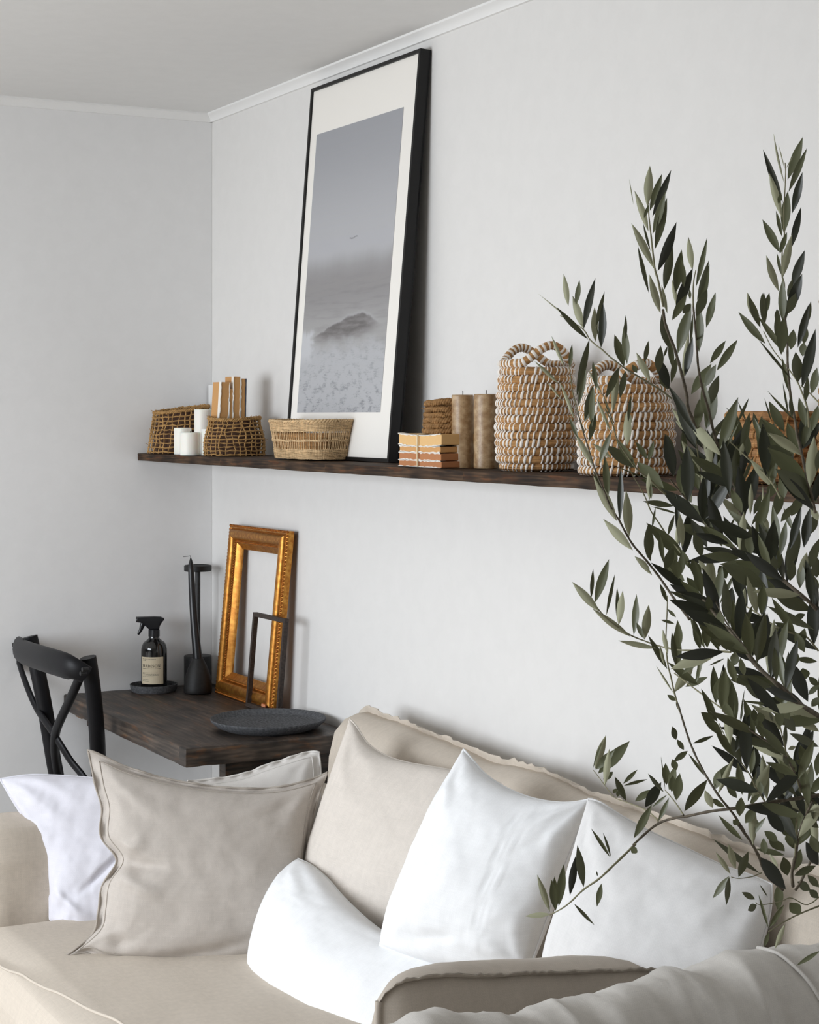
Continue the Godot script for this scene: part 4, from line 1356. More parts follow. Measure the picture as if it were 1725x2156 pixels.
	g.tube(ax, rad, 18)
	part("wax", g, M.black_wax, t)
	g = G.new()
	g.tube([ax[-1] - Vector3(0, 0.004, 0), Vector3(0.118, 1.134, 0.114), Vector3(0.109, 1.132, 0.116), Vector3(0.09, 1.129, 0.119), Vector3(0.081, 1.128, 0.121)], 0.0007, 5)
	part("wick", g, M.ink, t)
	# ---- antique gilt frame, empty
	var q := [Vector3(0.216, 1.226, 0.034), Vector3(0.611, 1.229, 0.034), Vector3(0.579, 0.764, 0.066), Vector3(0.186, 0.762, 0.066)]
	q[2].y = Y + 0.001
	q[3].y = Y + 0.001
	t = thing("gilt_frame", "empty antique gilt picture frame leaning in the desk corner", "frame", (q[2] + q[3]) / 2)
	var prof := [Vector2(0.0, -0.020), Vector2(0.0, -0.006), Vector2(0.0, -0.006), Vector2(0.003, -0.001), Vector2(0.008, 0.0), Vector2(0.010, -0.003), Vector2(0.010, -0.003)]
	for k in 11:
		var an := PI * k / 10.0
		prof.append(Vector2(0.026 - 0.015 * cos(an), -0.004 + 0.013 * sin(an)))
	prof += [Vector2(0.042, -0.006), Vector2(0.042, -0.006), Vector2(0.046, -0.004), Vector2(0.050, -0.006), Vector2(0.050, -0.006), Vector2(0.058, -0.014), Vector2(0.066, -0.018), Vector2(0.066, -0.018), Vector2(0.066, -0.022)]
	var n := rails(t, q, prof, M.gold)
	# carved leaf edge outside and a row of beads inside
	var sizes := [[0.003, -0.002, 0.0036, 0.0098, "carved_edge"], [0.046, -0.003, 0.0026, 0.0072, "beading"]]
	for s in sizes:
		g = G.new()
		for k in 4:
			var a: Vector3 = q[k]
			var bb: Vector3 = q[(k + 1) % 4]
			var ab := (bb - a).normalized()
			var pa: Vector3 = (q[(k + 3) % 4] - a).normalized()
			var pb: Vector3 = (q[(k + 2) % 4] - bb).normalized()
			var p0: Vector3 = a + (ab + pa) * s[0] + n * s[1]
			var p1: Vector3 = bb + (pb - ab) * s[0] + n * s[1]
			var cnt := int((p1 - p0).length() / s[3])
			for i in cnt + 1:
				var p: Vector3 = p0.lerp(p1, float(i) / cnt)
				var rr2 := []
				for j in 5:
					var ph := lerpf(-PI / 2, PI / 2, j / 4.0)
					var row := []
					for e in 8:
						var an := TAU * e / 8
						row.append(p + (ab * cos(an) * cos(ph) * 1.25 + Vector3.UP.cross(ab).normalized() * 0.0 + n * sin(ph) + ab.cross(n) * sin(an) * cos(ph) * -1.0) * s[2])
					rr2.append(row)
				g.rows(rr2, true)
		part(s[4], g, M.gold_dark, t, "", "stuff")
	var chip := bil(q, 0.955, 0.985)
	g = G.new()
	g.box(bil(q, 0.90, 0.975) + n * 0.006, Vector3(0.022, 0.010, 0.005), 0.001, Basis(ab_dir(q), ab_dir(q).cross(-n), n).orthonormalized())
	part("chip", g, M.copper, t, "bare copper-red chip at the lower right corner")
	# ---- slim bronze rectangle in front of it
	q = [Vector3(0.477, 1.006, 0.075), Vector3(0.684, 1.008, 0.075), Vector3(0.659, 0.772, 0.085), Vector3(0.449, 0.765, 0.085)]
	q[2].y = Y + 0.001
	q[3].y = Y + 0.001
	t = thing("bronze_frame", "slim empty dark bronze frame standing in front of the gilt frame", "frame", (q[2] + q[3]) / 2)
	rails(t, q, [Vector2(0.0, -0.012), Vector2(0.0, 0.0), Vector2(0.0, 0.0), Vector2(0.011, 0.0), Vector2(0.011, 0.0), Vector2(0.011, -0.012), Vector2(0.011, -0.012), Vector2(0.0, -0.012)], M.bronze)
	# ---- tray
	c = (Vector3(0.791, 0.768, 0.168)) * Vector3(1, 0, 1) + Vector3(0, Y, 0)
	t = thing("stone_tray", "large round dark stone tray lying at the desk's right end", "tray", c)
	g = G.new()
	g.lathe([Vector2(0.001, 0.0), Vector2(0.108, 0.0), Vector2(0.108, 0.0), Vector2(0.128, 0.008), Vector2(0.142, 0.020), Vector2(0.1445, 0.026), Vector2(0.1435, 0.0275), Vector2(0.139, 0.026), Vector2(0.132, 0.018), Vector2(0.120, 0.014), Vector2(0.001, 0.0125)], c, 64)
	part("dish", g, M.slate, t)

func ab_dir(q: Array) -> Vector3:
	return (q[1] - q[0]).normalized()

# ---------------------------------------------------------------- olive tree
func leaf_mesh(w: float, bend: float, cup: float, top: Material) -> ArrayMesh:
	# unit length along y, blade facing +z; two sides with their own cloth of green
	var m := ArrayMesh.new()
	for side in 2:
		var g := G.new()
		var rr := []
		for j in 10:
			var v := j / 9.0
			var hw := w * 0.5 * pow(sin(PI * clampf(pow(v, 0.95), 0.0, 1.0)), 1.0)
			var row := []
			for i in 5:
				var u := lerpf(-1, 1, i / 4.0)
				var z := bend * v * v + cup * 0.14 * absf(u) * hw * 2.0 - (0.006 if side else 0.0) * (1 - absf(u)) - (0.006 if absf(u) < 0.3 else 0.0)
				row.append(Vector3(u * hw, v, z))
			if side:
				row.reverse()
			rr.append(row)
		g.rows(rr)
		var one := g.mesh()
		m.add_surface_from_arrays(Mesh.PRIMITIVE_TRIANGLES, one.surface_get_arrays(0))
		m.surface_set_material(side, top if side == 0 else M.leaf_under)
	return m

var twigs := []
var leaves := []
var trunk_line := []
func branch(pts: Array, r0: float, r1: float) -> void:
	twigs.append([pts, r0, r1])
func leaf_at(foot: Vector3, tip: Vector3, width: float, tone: int) -> void:
	leaves.append([foot, tip, width, tone, (tip - foot).length() * width])

func crown() -> void:
	branch([Vector3(3.191, 1.78, 0.733), Vector3(3.204, 1.768, 0.743), Vector3(3.223, 1.751, 0.755), Vector3(3.238, 1.736, 0.764), Vector3(3.254, 1.715, 0.773), Vector3(3.262, 1.696, 0.776), Vector3(3.264, 1.683, 0.773), Vector3(3.26, 1.667, 0.766), Vector3(3.252, 1.655, 0.757)], 0.0006, 0.0014)
	branch([Vector3(3.25, 1.651, 0.756), Vector3(3.236, 1.638, 0.743), Vector3(3.219, 1.625, 0.725), Vector3(3.197, 1.611, 0.701), Vector3(3.182, 1.601, 0.686), Vector3(3.155, 1.585, 0.66), Vector3(3.109, 1.557, 0.617), Vector3(3.086, 1.542, 0.598), Vector3(3.063, 1.524, 0.572), Vector3(3.048, 1.509, 0.55), Vector3(3.034, 1.49, 0.532), Vector3(3.029, 1.455, 0.509), Vector3(3.049, 1.423, 0.506)], 0.0016, 0.0026)
	branch([Vector3(3.232, 1.7, 0.696), Vector3(3.237, 1.686, 0.703), Vector3(3.236, 1.671, 0.703), Vector3(3.231, 1.658, 0.699), Vector3(3.225, 1.65, 0.693)], 0.0006, 0.0010)
	branch([Vector3(3.231, 1.658, 0.699), Vector3(3.217, 1.639, 0.686), Vector3(3.201, 1.624, 0.672), Vector3(3.178, 1.605, 0.653), Vector3(3.153, 1.588, 0.632), Vector3(3.118, 1.563, 0.599), Vector3(3.089, 1.54, 0.568), Vector3(3.068, 1.519, 0.546), Vector3(3.051, 1.495, 0.525), Vector3(3.047, 1.466, 0.508), Vector3(3.067, 1.432, 0.505)], 0.0011, 0.0022)
	branch([Vector3(3.129, 1.852, 0.477), Vector3(3.119, 1.844, 0.468), Vector3(3.104, 1.828, 0.456), Vector3(3.094, 1.81, 0.449), Vector3(3.09, 1.784, 0.447), Vector3(3.093, 1.767, 0.448), Vector3(3.103, 1.744, 0.46), Vector3(3.128, 1.709, 0.481), Vector3(3.139, 1.697, 0.487), Vector3(3.179, 1.657, 0.519)], 0.0006, 0.0013)
	branch([Vector3(3.171, 1.663, 0.515), Vector3(3.185, 1.651, 0.524), Vector3(3.211, 1.626, 0.542), Vector3(3.229, 1.605, 0.557), Vector3(3.243, 1.584, 0.568), Vector3(3.256, 1.561, 0.576), Vector3(3.264, 1.545, 0.58), Vector3(3.274, 1.524, 0.583), Vector3(3.276, 1.508, 0.582), Vector3(3.28, 1.492, 0.58), Vector3(3.282, 1.461, 0.573), Vector3(3.282, 1.439, 0.566), Vector3(3.279, 1.416, 0.557)], 0.0012, 0.0020)
	branch([Vector3(3.023, 1.656, 0.748), Vector3(3.08, 1.641, 0.76), Vector3(3.099, 1.633, 0.762), Vector3(3.109, 1.623, 0.762), Vector3(3.122, 1.615, 0.761), Vector3(3.134, 1.609, 0.76), Vector3(3.142, 1.6, 0.754), Vector3(3.148, 1.593, 0.747), Vector3(3.149, 1.587, 0.738), Vector3(3.148, 1.58, 0.723), Vector3(3.138, 1.571, 0.697), Vector3(3.123, 1.562, 0.667), Vector3(3.105, 1.552, 0.637)], 0.0006, 0.0013)
	branch([Vector3(3.037, 1.594, 0.744), Vector3(3.043, 1.573, 0.745), Vector3(3.05, 1.558, 0.747), Vector3(3.063, 1.542, 0.75), Vector3(3.074, 1.527, 0.753), Vector3(3.088, 1.51, 0.755)], 0.0006, 0.0008)
	branch([Vector3(3.063, 1.539, 0.751), Vector3(3.069, 1.533, 0.752), Vector3(3.085, 1.513, 0.756), Vector3(3.099, 1.494, 0.758), Vector3(3.113, 1.471, 0.759), Vector3(3.119, 1.454, 0.755), Vector3(3.121, 1.438, 0.748), Vector3(3.12, 1.421, 0.739), Vector3(3.114, 1.403, 0.722), Vector3(3.107, 1.388, 0.708), Vector3(3.1, 1.373, 0.693), Vector3(3.093, 1.361, 0.677), Vector3(3.088, 1.345, 0.658), Vector3(3.09, 1.327, 0.643), Vector3(3.107, 1.306, 0.637), Vector3(3.148, 1.282, 0.642)], 0.0008, 0.0017)
	branch([Vector3(3.099, 1.557, 0.736), Vector3(3.098, 1.546, 0.73), Vector3(3.095, 1.532, 0.722), Vector3(3.092, 1.522, 0.715)], 0.0006, 0.0008)
	branch([Vector3(3.095, 1.539, 0.73), Vector3(3.092, 1.521, 0.717), Vector3(3.088, 1.506, 0.709), Vector3(3.085, 1.496, 0.702), Vector3(3.074, 1.479, 0.681), Vector3(3.06, 1.463, 0.657), Vector3(3.04, 1.449, 0.623), Vector3(3.028, 1.435, 0.598), Vector3(3.017, 1.418, 0.566)], 0.0008, 0.0014)
	branch([Vector3(3.017, 1.448, 0.575), Vector3(3.011, 1.427, 0.55), Vector3(3.018, 1.407, 0.536), Vector3(3.035, 1.39, 0.533), Vector3(3.065, 1.377, 0.534), Vector3(3.105, 1.366, 0.542), Vector3(3.138, 1.356, 0.554), Vector3(3.175, 1.35, 0.564), Vector3(3.215, 1.344, 0.572), Vector3(3.242, 1.336, 0.578)], 0.0010, 0.0023)
	branch([Vector3(3.179, 1.353, 0.561), Vector3(3.238, 1.338, 0.577), Vector3(3.271, 1.322, 0.576), Vector3(3.279, 1.309, 0.563), Vector3(3.279, 1.296, 0.547), Vector3(3.255, 1.275, 0.491)], 0.0018, 0.0029)
	branch([Vector3(3.074, 1.468, 0.681), Vector3(3.066, 1.454, 0.667), Vector3(3.06, 1.442, 0.654), Vector3(3.052, 1.427, 0.639), Vector3(3.049, 1.409, 0.628), Vector3(3.046, 1.394, 0.614), Vector3(3.047, 1.378, 0.602), Vector3(3.055, 1.362, 0.592), Vector3(3.078, 1.343, 0.59)], 0.0005, 0.0013)
	branch([Vector3(3.037, 1.498, 0.548), Vector3(3.02, 1.475, 0.531), Vector3(3.012, 1.445, 0.52), Vector3(3.015, 1.422, 0.521), Vector3(3.035, 1.39, 0.533)], 0.0009, 0.0012)
	branch([Vector3(3.025, 1.462, 0.514), Vector3(3.031, 1.45, 0.507), Vector3(3.051, 1.428, 0.505), Vector3(3.102, 1.396, 0.52), Vector3(3.135, 1.384, 0.532), Vector3(3.195, 1.353, 0.562), Vector3(3.232, 1.339, 0.576)], 0.0009, 0.0016)
	branch([Vector3(3.183, 1.634, 0.556), Vector3(3.2, 1.613, 0.557), Vector3(3.225, 1.596, 0.562), Vector3(3.242, 1.587, 0.567), Vector3(3.267, 1.573, 0.576), Vector3(3.286, 1.561, 0.585), Vector3(3.309, 1.539, 0.595), Vector3(3.314, 1.517, 0.597)], 0.0005, 0.0012)
	branch([Vector3(3.284, 1.566, 0.583), Vector3(3.314, 1.555, 0.594), Vector3(3.338, 1.545, 0.603), Vector3(3.36, 1.534, 0.611)], 0.0006, 0.0011)
	branch([Vector3(3.063, 1.514, 0.541), Vector3(3.067, 1.504, 0.528), Vector3(3.077, 1.494, 0.52), Vector3(3.119, 1.469, 0.519), Vector3(3.164, 1.45, 0.53), Vector3(3.195, 1.429, 0.539)], 0.0007, 0.0014)
	branch([Vector3(3.124, 1.302, 0.763), Vector3(3.104, 1.286, 0.736), Vector3(3.085, 1.269, 0.703), Vector3(3.078, 1.256, 0.677), Vector3(3.084, 1.25, 0.663), Vector3(3.102, 1.245, 0.654), Vector3(3.145, 1.245, 0.654), Vector3(3.203, 1.252, 0.664), Vector3(3.275, 1.259, 0.679)], 0.0007, 0.0013)
	branch([Vector3(3.103, 1.307, 0.642), Vector3(3.113, 1.285, 0.65), Vector3(3.115, 1.255, 0.653), Vector3(3.113, 1.225, 0.649), Vector3(3.115, 1.206, 0.645), Vector3(3.118, 1.19, 0.643), Vector3(3.125, 1.165, 0.639)], 0.0006, 0.0012)
	branch([Vector3(3.122, 1.176, 0.641), Vector3(3.124, 1.174, 0.641), Vector3(3.134, 1.147, 0.638), Vector3(3.148, 1.127, 0.639), Vector3(3.169, 1.105, 0.64), Vector3(3.188, 1.084, 0.637), Vector3(3.197, 1.07, 0.631), Vector3(3.2, 1.052, 0.616), Vector3(3.19, 1.026, 0.591)], 0.0012, 0.0016)
	branch([Vector3(3.196, 1.042, 0.609), Vector3(3.191, 1.028, 0.595), Vector3(3.181, 1.011, 0.575), Vector3(3.166, 0.987, 0.55), Vector3(3.155, 0.966, 0.533), Vector3(3.14, 0.946, 0.507), Vector3(3.126, 0.927, 0.478)], 0.0017, 0.0022)
	branch([Vector3(3.148, 1.305, 0.621), Vector3(3.204, 1.289, 0.642), Vector3(3.258, 1.277, 0.663), Vector3(3.306, 1.262, 0.681), Vector3(3.335, 1.249, 0.688), Vector3(3.353, 1.235, 0.679), Vector3(3.351, 1.215, 0.654), Vector3(3.32, 1.185, 0.587), Vector3(3.282, 1.154, 0.509)], 0.0014, 0.0034)
	branch([Vector3(3.139, 1.318, 0.605), Vector3(3.219, 1.289, 0.644), Vector3(3.273, 1.275, 0.667), Vector3(3.313, 1.261, 0.682), Vector3(3.344, 1.245, 0.686), Vector3(3.355, 1.228, 0.668), Vector3(3.344, 1.207, 0.636), Vector3(3.315, 1.179, 0.578)], 0.0008, 0.0016)
	branch([Vector3(3.127, 1.214, 0.649), Vector3(3.174, 1.206, 0.66), Vector3(3.23, 1.198, 0.675), Vector3(3.271, 1.191, 0.684), Vector3(3.29, 1.182, 0.685)], 0.0008, 0.0010)
	branch([Vector3(3.266, 1.191, 0.684), Vector3(3.291, 1.183, 0.686), Vector3(3.301, 1.181, 0.685), Vector3(3.317, 1.165, 0.666), Vector3(3.307, 1.146, 0.63), Vector3(3.294, 1.132, 0.611), Vector3(3.264, 1.105, 0.573), Vector3(3.233, 1.077, 0.538)], 0.0010, 0.0015)
	branch([Vector3(3.234, 1.306, 0.626), Vector3(3.269, 1.3, 0.634), Vector3(3.303, 1.29, 0.638), Vector3(3.316, 1.282, 0.624), Vector3(3.311, 1.277, 0.6), Vector3(3.307, 1.258, 0.577)], 0.0008, 0.0012)
	branch([Vector3(3.248, 1.173, 0.675), Vector3(3.256, 1.157, 0.671), Vector3(3.263, 1.139, 0.662), Vector3(3.26, 1.124, 0.649), Vector3(3.255, 1.109, 0.634), Vector3(3.241, 1.09, 0.614), Vector3(3.223, 1.069, 0.587)], 0.0006, 0.0011)
	branch([Vector3(3.243, 1.074, 0.472), Vector3(3.225, 1.068, 0.508), Vector3(3.223, 1.067, 0.54), Vector3(3.221, 1.066, 0.58), Vector3(3.205, 1.06, 0.616), Vector3(3.179, 1.053, 0.633), Vector3(3.134, 1.038, 0.64)], 0.0024, 0.0016)
	branch([Vector3(3.134, 1.039, 0.64), Vector3(3.09, 1.022, 0.646), Vector3(3.078, 0.998, 0.673), Vector3(3.082, 0.995, 0.678)], 0.0017, 0.0015)
	branch([Vector3(3.079, 0.997, 0.673), Vector3(3.08, 0.976, 0.705), Vector3(3.074, 0.959, 0.724), Vector3(3.057, 0.943, 0.736), Vector3(3.041, 0.926, 0.743), Vector3(3.024, 0.913, 0.746), Vector3(3.002, 0.9, 0.75)], 0.0016, 0.0008)
	branch([Vector3(3.132, 1.04, 0.639), Vector3(3.103, 1.049, 0.63), Vector3(3.074, 1.056, 0.622), Vector3(3.068, 1.057, 0.62)], 0.0010, 0.0006)
	branch([Vector3(2.93, 1.06, 0.636), Vector3(2.939, 1.048, 0.63), Vector3(2.95, 1.039, 0.628), Vector3(2.97, 1.03, 0.629), Vector3(2.998, 1.028, 0.626), Vector3(3.041, 1.028, 0.631), Vector3(3.079, 1.025, 0.641), Vector3(3.088, 1.022, 0.645)], 0.0005, 0.0009)
	branch([Vector3(3.217, 1.06, 0.508), Vector3(3.188, 1.034, 0.494), Vector3(3.163, 1.007, 0.483), Vector3(3.134, 0.968, 0.465), Vector3(3.123, 0.945, 0.461), Vector3(3.118, 0.926, 0.455)], 0.0015, 0.0022)
	branch([Vector3(3.204, 1.049, 0.521), Vector3(3.177, 1.022, 0.499), Vector3(3.153, 0.994, 0.48), Vector3(3.134, 0.968, 0.465)], 0.0010, 0.0013)
	branch([Vector3(3.353, 1.211, 0.67), Vector3(3.341, 1.186, 0.662), Vector3(3.315, 1.154, 0.633), Vector3(3.294, 1.132, 0.611), Vector3(3.264, 1.105, 0.574), Vector3(3.234, 1.077, 0.541)], 0.0006, 0.0011)
	branch([Vector3(3.156, 0.962, 0.537), Vector3(3.168, 0.963, 0.562), Vector3(3.186, 0.969, 0.596), Vector3(3.195, 0.975, 0.615)], 0.0007, 0.0005)
	branch([Vector3(3.113, 0.894, 0.407), Vector3(3.115, 0.889, 0.44), Vector3(3.132, 0.888, 0.481), Vector3(3.16, 0.889, 0.529)], 0.0012, 0.0007)
	branch([Vector3(3.112, 0.906, 0.405), Vector3(3.11, 0.897, 0.425), Vector3(3.118, 0.912, 0.458), Vector3(3.128, 0.913, 0.483), Vector3(3.161, 0.924, 0.543), Vector3(3.166, 0.93, 0.554)], 0.0008, 0.0005)
	branch([Vector3(3.153, 0.99, 0.44), Vector3(3.123, 0.952, 0.433), Vector3(3.114, 0.929, 0.439), Vector3(3.115, 0.92, 0.448)], 0.0012, 0.0018)
	leaf_at(Vector3(3.189, 1.776, 0.734), Vector3(3.178, 1.83, 0.724), 0.0109, 2)
	leaf_at(Vector3(3.191, 1.771, 0.732), Vector3(3.205, 1.814, 0.724), 0.0086, 1)
	leaf_at(Vector3(3.224, 1.76, 0.752), Vector3(3.223, 1.813, 0.724), 0.0089, 0)
	leaf_at(Vector3(3.199, 1.776, 0.761), Vector3(3.191, 1.808, 0.762), 0.0013, 2)
	leaf_at(Vector3(3.216, 1.744, 0.752), Vector3(3.21, 1.791, 0.766), 0.0085, 2)
	leaf_at(Vector3(3.22, 1.758, 0.761), Vector3(3.224, 1.774, 0.757), 0.0040, 0)
	leaf_at(Vector3(3.248, 1.737, 0.769), Vector3(3.257, 1.784, 0.755), 0.0096, 0)
	leaf_at(Vector3(3.252, 1.719, 0.769), Vector3(3.257, 1.779, 0.755), 0.0096, 1)
	leaf_at(Vector3(3.227, 1.72, 0.757), Vector3(3.217, 1.751, 0.762), 0.0031, 0)
	leaf_at(Vector3(3.256, 1.697, 0.773), Vector3(3.227, 1.756, 0.781), 0.0096, 2)
	leaf_at(Vector3(3.277, 1.692, 0.783), Vector3(3.299, 1.745, 0.772), 0.0116, 0)
	leaf_at(Vector3(3.256, 1.673, 0.759), Vector3(3.274, 1.725, 0.762), 0.0114, 1)
	leaf_at(Vector3(3.281, 1.667, 0.798), Vector3(3.274, 1.719, 0.81), 0.0051, 0)
	leaf_at(Vector3(3.248, 1.647, 0.758), Vector3(3.231, 1.692, 0.762), 0.0088, 2)
	leaf_at(Vector3(3.239, 1.648, 0.742), Vector3(3.236, 1.681, 0.747), 0.0053, 2)
	leaf_at(Vector3(3.255, 1.67, 0.742), Vector3(3.265, 1.72, 0.743), 0.0114, 1)
	leaf_at(Vector3(3.272, 1.676, 0.743), Vector3(3.276, 1.708, 0.75), 0.0079, 1)
	leaf_at(Vector3(3.227, 1.7, 0.697), Vector3(3.23, 1.737, 0.708), 0.0085, 2)
	leaf_at(Vector3(3.248, 1.648, 0.737), Vector3(3.273, 1.701, 0.733), 0.0115, 0)
	leaf_at(Vector3(3.229, 1.655, 0.72), Vector3(3.232, 1.688, 0.731), 0.0054, 2)
	leaf_at(Vector3(3.244, 1.679, 0.705), Vector3(3.239, 1.734, 0.682), 0.0067, 1)
	leaf_at(Vector3(3.229, 1.665, 0.692), Vector3(3.225, 1.713, 0.673), 0.0072, 0)
	leaf_at(Vector3(3.215, 1.651, 0.68), Vector3(3.213, 1.708, 0.662), 0.0091, 1)
	leaf_at(Vector3(3.227, 1.65, 0.671), Vector3(3.23, 1.675, 0.665), 0.0063, 0)
	leaf_at(Vector3(3.237, 1.665, 0.708), Vector3(3.234, 1.677, 0.706), 0.0036, 0)
	leaf_at(Vector3(3.243, 1.648, 0.723), Vector3(3.246, 1.66, 0.715), 0.0089, 1)
	leaf_at(Vector3(3.126, 1.827, 0.476), Vector3(3.123, 1.888, 0.493), 0.0034, 2)
	leaf_at(Vector3(3.13, 1.845, 0.479), Vector3(3.133, 1.874, 0.489), 0.0016, 2)
	leaf_at(Vector3(3.107, 1.849, 0.457), Vector3(3.113, 1.865, 0.45), 0.0014, 2)
	leaf_at(Vector3(3.086, 1.838, 0.437), Vector3(3.094, 1.892, 0.416), 0.0127, 1)
	leaf_at(Vector3(3.094, 1.821, 0.442), Vector3(3.101, 1.878, 0.417), 0.0086, 1)
	leaf_at(Vector3(3.084, 1.808, 0.443), Vector3(3.086, 1.874, 0.478), 0.0087, 0)
	leaf_at(Vector3(3.093, 1.787, 0.452), Vector3(3.093, 1.844, 0.474), 0.0098, 2)
	leaf_at(Vector3(3.098, 1.804, 0.462), Vector3(3.103, 1.818, 0.462), 0.0057, 0)
	leaf_at(Vector3(3.069, 1.797, 0.415), Vector3(3.085, 1.85, 0.409), 0.0111, 0)
	leaf_at(Vector3(3.087, 1.763, 0.447), Vector3(3.087, 1.797, 0.457), 0.0052, 0)
	leaf_at(Vector3(3.075, 1.769, 0.434), Vector3(3.073, 1.825, 0.425), 0.0128, 1)
	leaf_at(Vector3(3.123, 1.738, 0.48), Vector3(3.104, 1.781, 0.492), 0.0107, 1)
	leaf_at(Vector3(3.082, 1.749, 0.428), Vector3(3.076, 1.803, 0.406), 0.0093, 0)
	leaf_at(Vector3(3.103, 1.739, 0.464), Vector3(3.113, 1.767, 0.461), 0.0069, 0)
	leaf_at(Vector3(3.145, 1.705, 0.494), Vector3(3.137, 1.76, 0.474), 0.0106, 2)
	leaf_at(Vector3(3.125, 1.71, 0.48), Vector3(3.127, 1.737, 0.488), 0.0045, 0)
	leaf_at(Vector3(3.129, 1.688, 0.487), Vector3(3.117, 1.734, 0.499), 0.0101, 2)
	leaf_at(Vector3(3.145, 1.692, 0.48), Vector3(3.156, 1.739, 0.467), 0.0123, 0)
	leaf_at(Vector3(3.185, 1.656, 0.521), Vector3(3.202, 1.704, 0.508), 0.0142, 0)
	leaf_at(Vector3(3.18, 1.677, 0.516), Vector3(3.177, 1.7, 0.507), 0.0066, 1)
	leaf_at(Vector3(3.189, 1.646, 0.531), Vector3(3.188, 1.698, 0.529), 0.0120, 1)
	leaf_at(Vector3(3.182, 1.649, 0.57), Vector3(3.173, 1.682, 0.573), 0.0076, 2)
	leaf_at(Vector3(3.196, 1.649, 0.567), Vector3(3.197, 1.68, 0.571), 0.0076, 1)
	leaf_at(Vector3(3.192, 1.655, 0.559), Vector3(3.199, 1.68, 0.56), 0.0054, 1)
	leaf_at(Vector3(3.197, 1.648, 0.496), Vector3(3.196, 1.672, 0.493), 0.0038, 0)
	leaf_at(Vector3(3.185, 1.646, 0.538), Vector3(3.186, 1.662, 0.537), 0.0055, 0)
	leaf_at(Vector3(3.061, 1.641, 0.747), Vector3(3.045, 1.681, 0.792), 0.0017, 2)
	leaf_at(Vector3(3.099, 1.623, 0.757), Vector3(3.074, 1.659, 0.789), 0.0080, 0)
	leaf_at(Vector3(3.064, 1.665, 0.763), Vector3(3.06, 1.705, 0.768), 0.0081, 2)
	leaf_at(Vector3(3.084, 1.636, 0.753), Vector3(3.065, 1.679, 0.761), 0.0102, 2)
	leaf_at(Vector3(3.102, 1.664, 0.777), Vector3(3.097, 1.693, 0.766), 0.0074, 0)
	leaf_at(Vector3(3.122, 1.634, 0.779), Vector3(3.119, 1.697, 0.762), 0.0100, 0)
	leaf_at(Vector3(3.107, 1.62, 0.752), Vector3(3.115, 1.662, 0.76), 0.0095, 2)
	leaf_at(Vector3(3.14, 1.635, 0.774), Vector3(3.136, 1.678, 0.761), 0.0062, 1)
	leaf_at(Vector3(3.158, 1.611, 0.778), Vector3(3.156, 1.663, 0.771), 0.0103, 0)
	leaf_at(Vector3(3.118, 1.611, 0.751), Vector3(3.115, 1.643, 0.756), 0.0021, 0)
	leaf_at(Vector3(3.139, 1.589, 0.732), Vector3(3.141, 1.629, 0.748), 0.0110, 1)
	leaf_at(Vector3(3.172, 1.591, 0.751), Vector3(3.175, 1.637, 0.755), 0.0103, 0)
	leaf_at(Vector3(3.204, 1.618, 0.775), Vector3(3.206, 1.647, 0.779), 0.0041, 0)
	leaf_at(Vector3(3.117, 1.572, 0.678), Vector3(3.108, 1.608, 0.692), 0.0091, 2)
	leaf_at(Vector3(3.179, 1.593, 0.731), Vector3(3.185, 1.619, 0.73), 0.0062, 1)
	leaf_at(Vector3(3.099, 1.563, 0.638), Vector3(3.096, 1.588, 0.647), 0.0142, 0)
	leaf_at(Vector3(3.131, 1.582, 0.677), Vector3(3.132, 1.616, 0.674), 0.0117, 0)
	leaf_at(Vector3(3.183, 1.6, 0.706), Vector3(3.182, 1.613, 0.7), 0.0031, 0)
	leaf_at(Vector3(3.14, 1.582, 0.714), Vector3(3.137, 1.592, 0.719), 0.0058, 0)
	leaf_at(Vector3(3.112, 1.623, 0.764), Vector3(3.088, 1.556, 0.77), 0.0095, 1)
	leaf_at(Vector3(3.028, 1.591, 0.745), Vector3(3.008, 1.632, 0.754), 0.0049, 2)
	leaf_at(Vector3(3.035, 1.57, 0.758), Vector3(3.022, 1.599, 0.785), 0.0049, 2)
	leaf_at(Vector3(3.036, 1.588, 0.743), Vector3(3.029, 1.62, 0.734), 0.0055, 1)
	leaf_at(Vector3(3.047, 1.548, 0.76), Vector3(3.031, 1.574, 0.775), 0.0022, 2)
	leaf_at(Vector3(3.061, 1.525, 0.752), Vector3(3.046, 1.574, 0.763), 0.0049, 2)
	leaf_at(Vector3(3.076, 1.592, 0.745), Vector3(3.059, 1.544, 0.743), 0.0075, 1)
	leaf_at(Vector3(3.097, 1.567, 0.749), Vector3(3.095, 1.524, 0.761), 0.0096, 0)
	leaf_at(Vector3(3.104, 1.567, 0.753), Vector3(3.116, 1.516, 0.765), 0.0090, 1)
	leaf_at(Vector3(3.108, 1.562, 0.751), Vector3(3.098, 1.596, 0.749), 0.0064, 1)
	leaf_at(Vector3(3.082, 1.557, 0.725), Vector3(3.082, 1.587, 0.746), 0.0032, 2)
	leaf_at(Vector3(3.14, 1.589, 0.74), Vector3(3.132, 1.551, 0.755), 0.0094, 1)
	leaf_at(Vector3(3.137, 1.588, 0.74), Vector3(3.129, 1.532, 0.742), 0.0084, 2)
	leaf_at(Vector3(3.156, 1.584, 0.742), Vector3(3.144, 1.552, 0.743), 0.0083, 1)
	leaf_at(Vector3(3.093, 1.516, 0.724), Vector3(3.084, 1.552, 0.734), 0.0043, 2)
	leaf_at(Vector3(3.078, 1.516, 0.682), Vector3(3.08, 1.536, 0.687), 0.0098, 2)
	leaf_at(Vector3(3.11, 1.522, 0.706), Vector3(3.112, 1.556, 0.705), 0.0048, 0)
	leaf_at(Vector3(3.081, 1.529, 0.711), Vector3(3.073, 1.552, 0.716), 0.0032, 1)
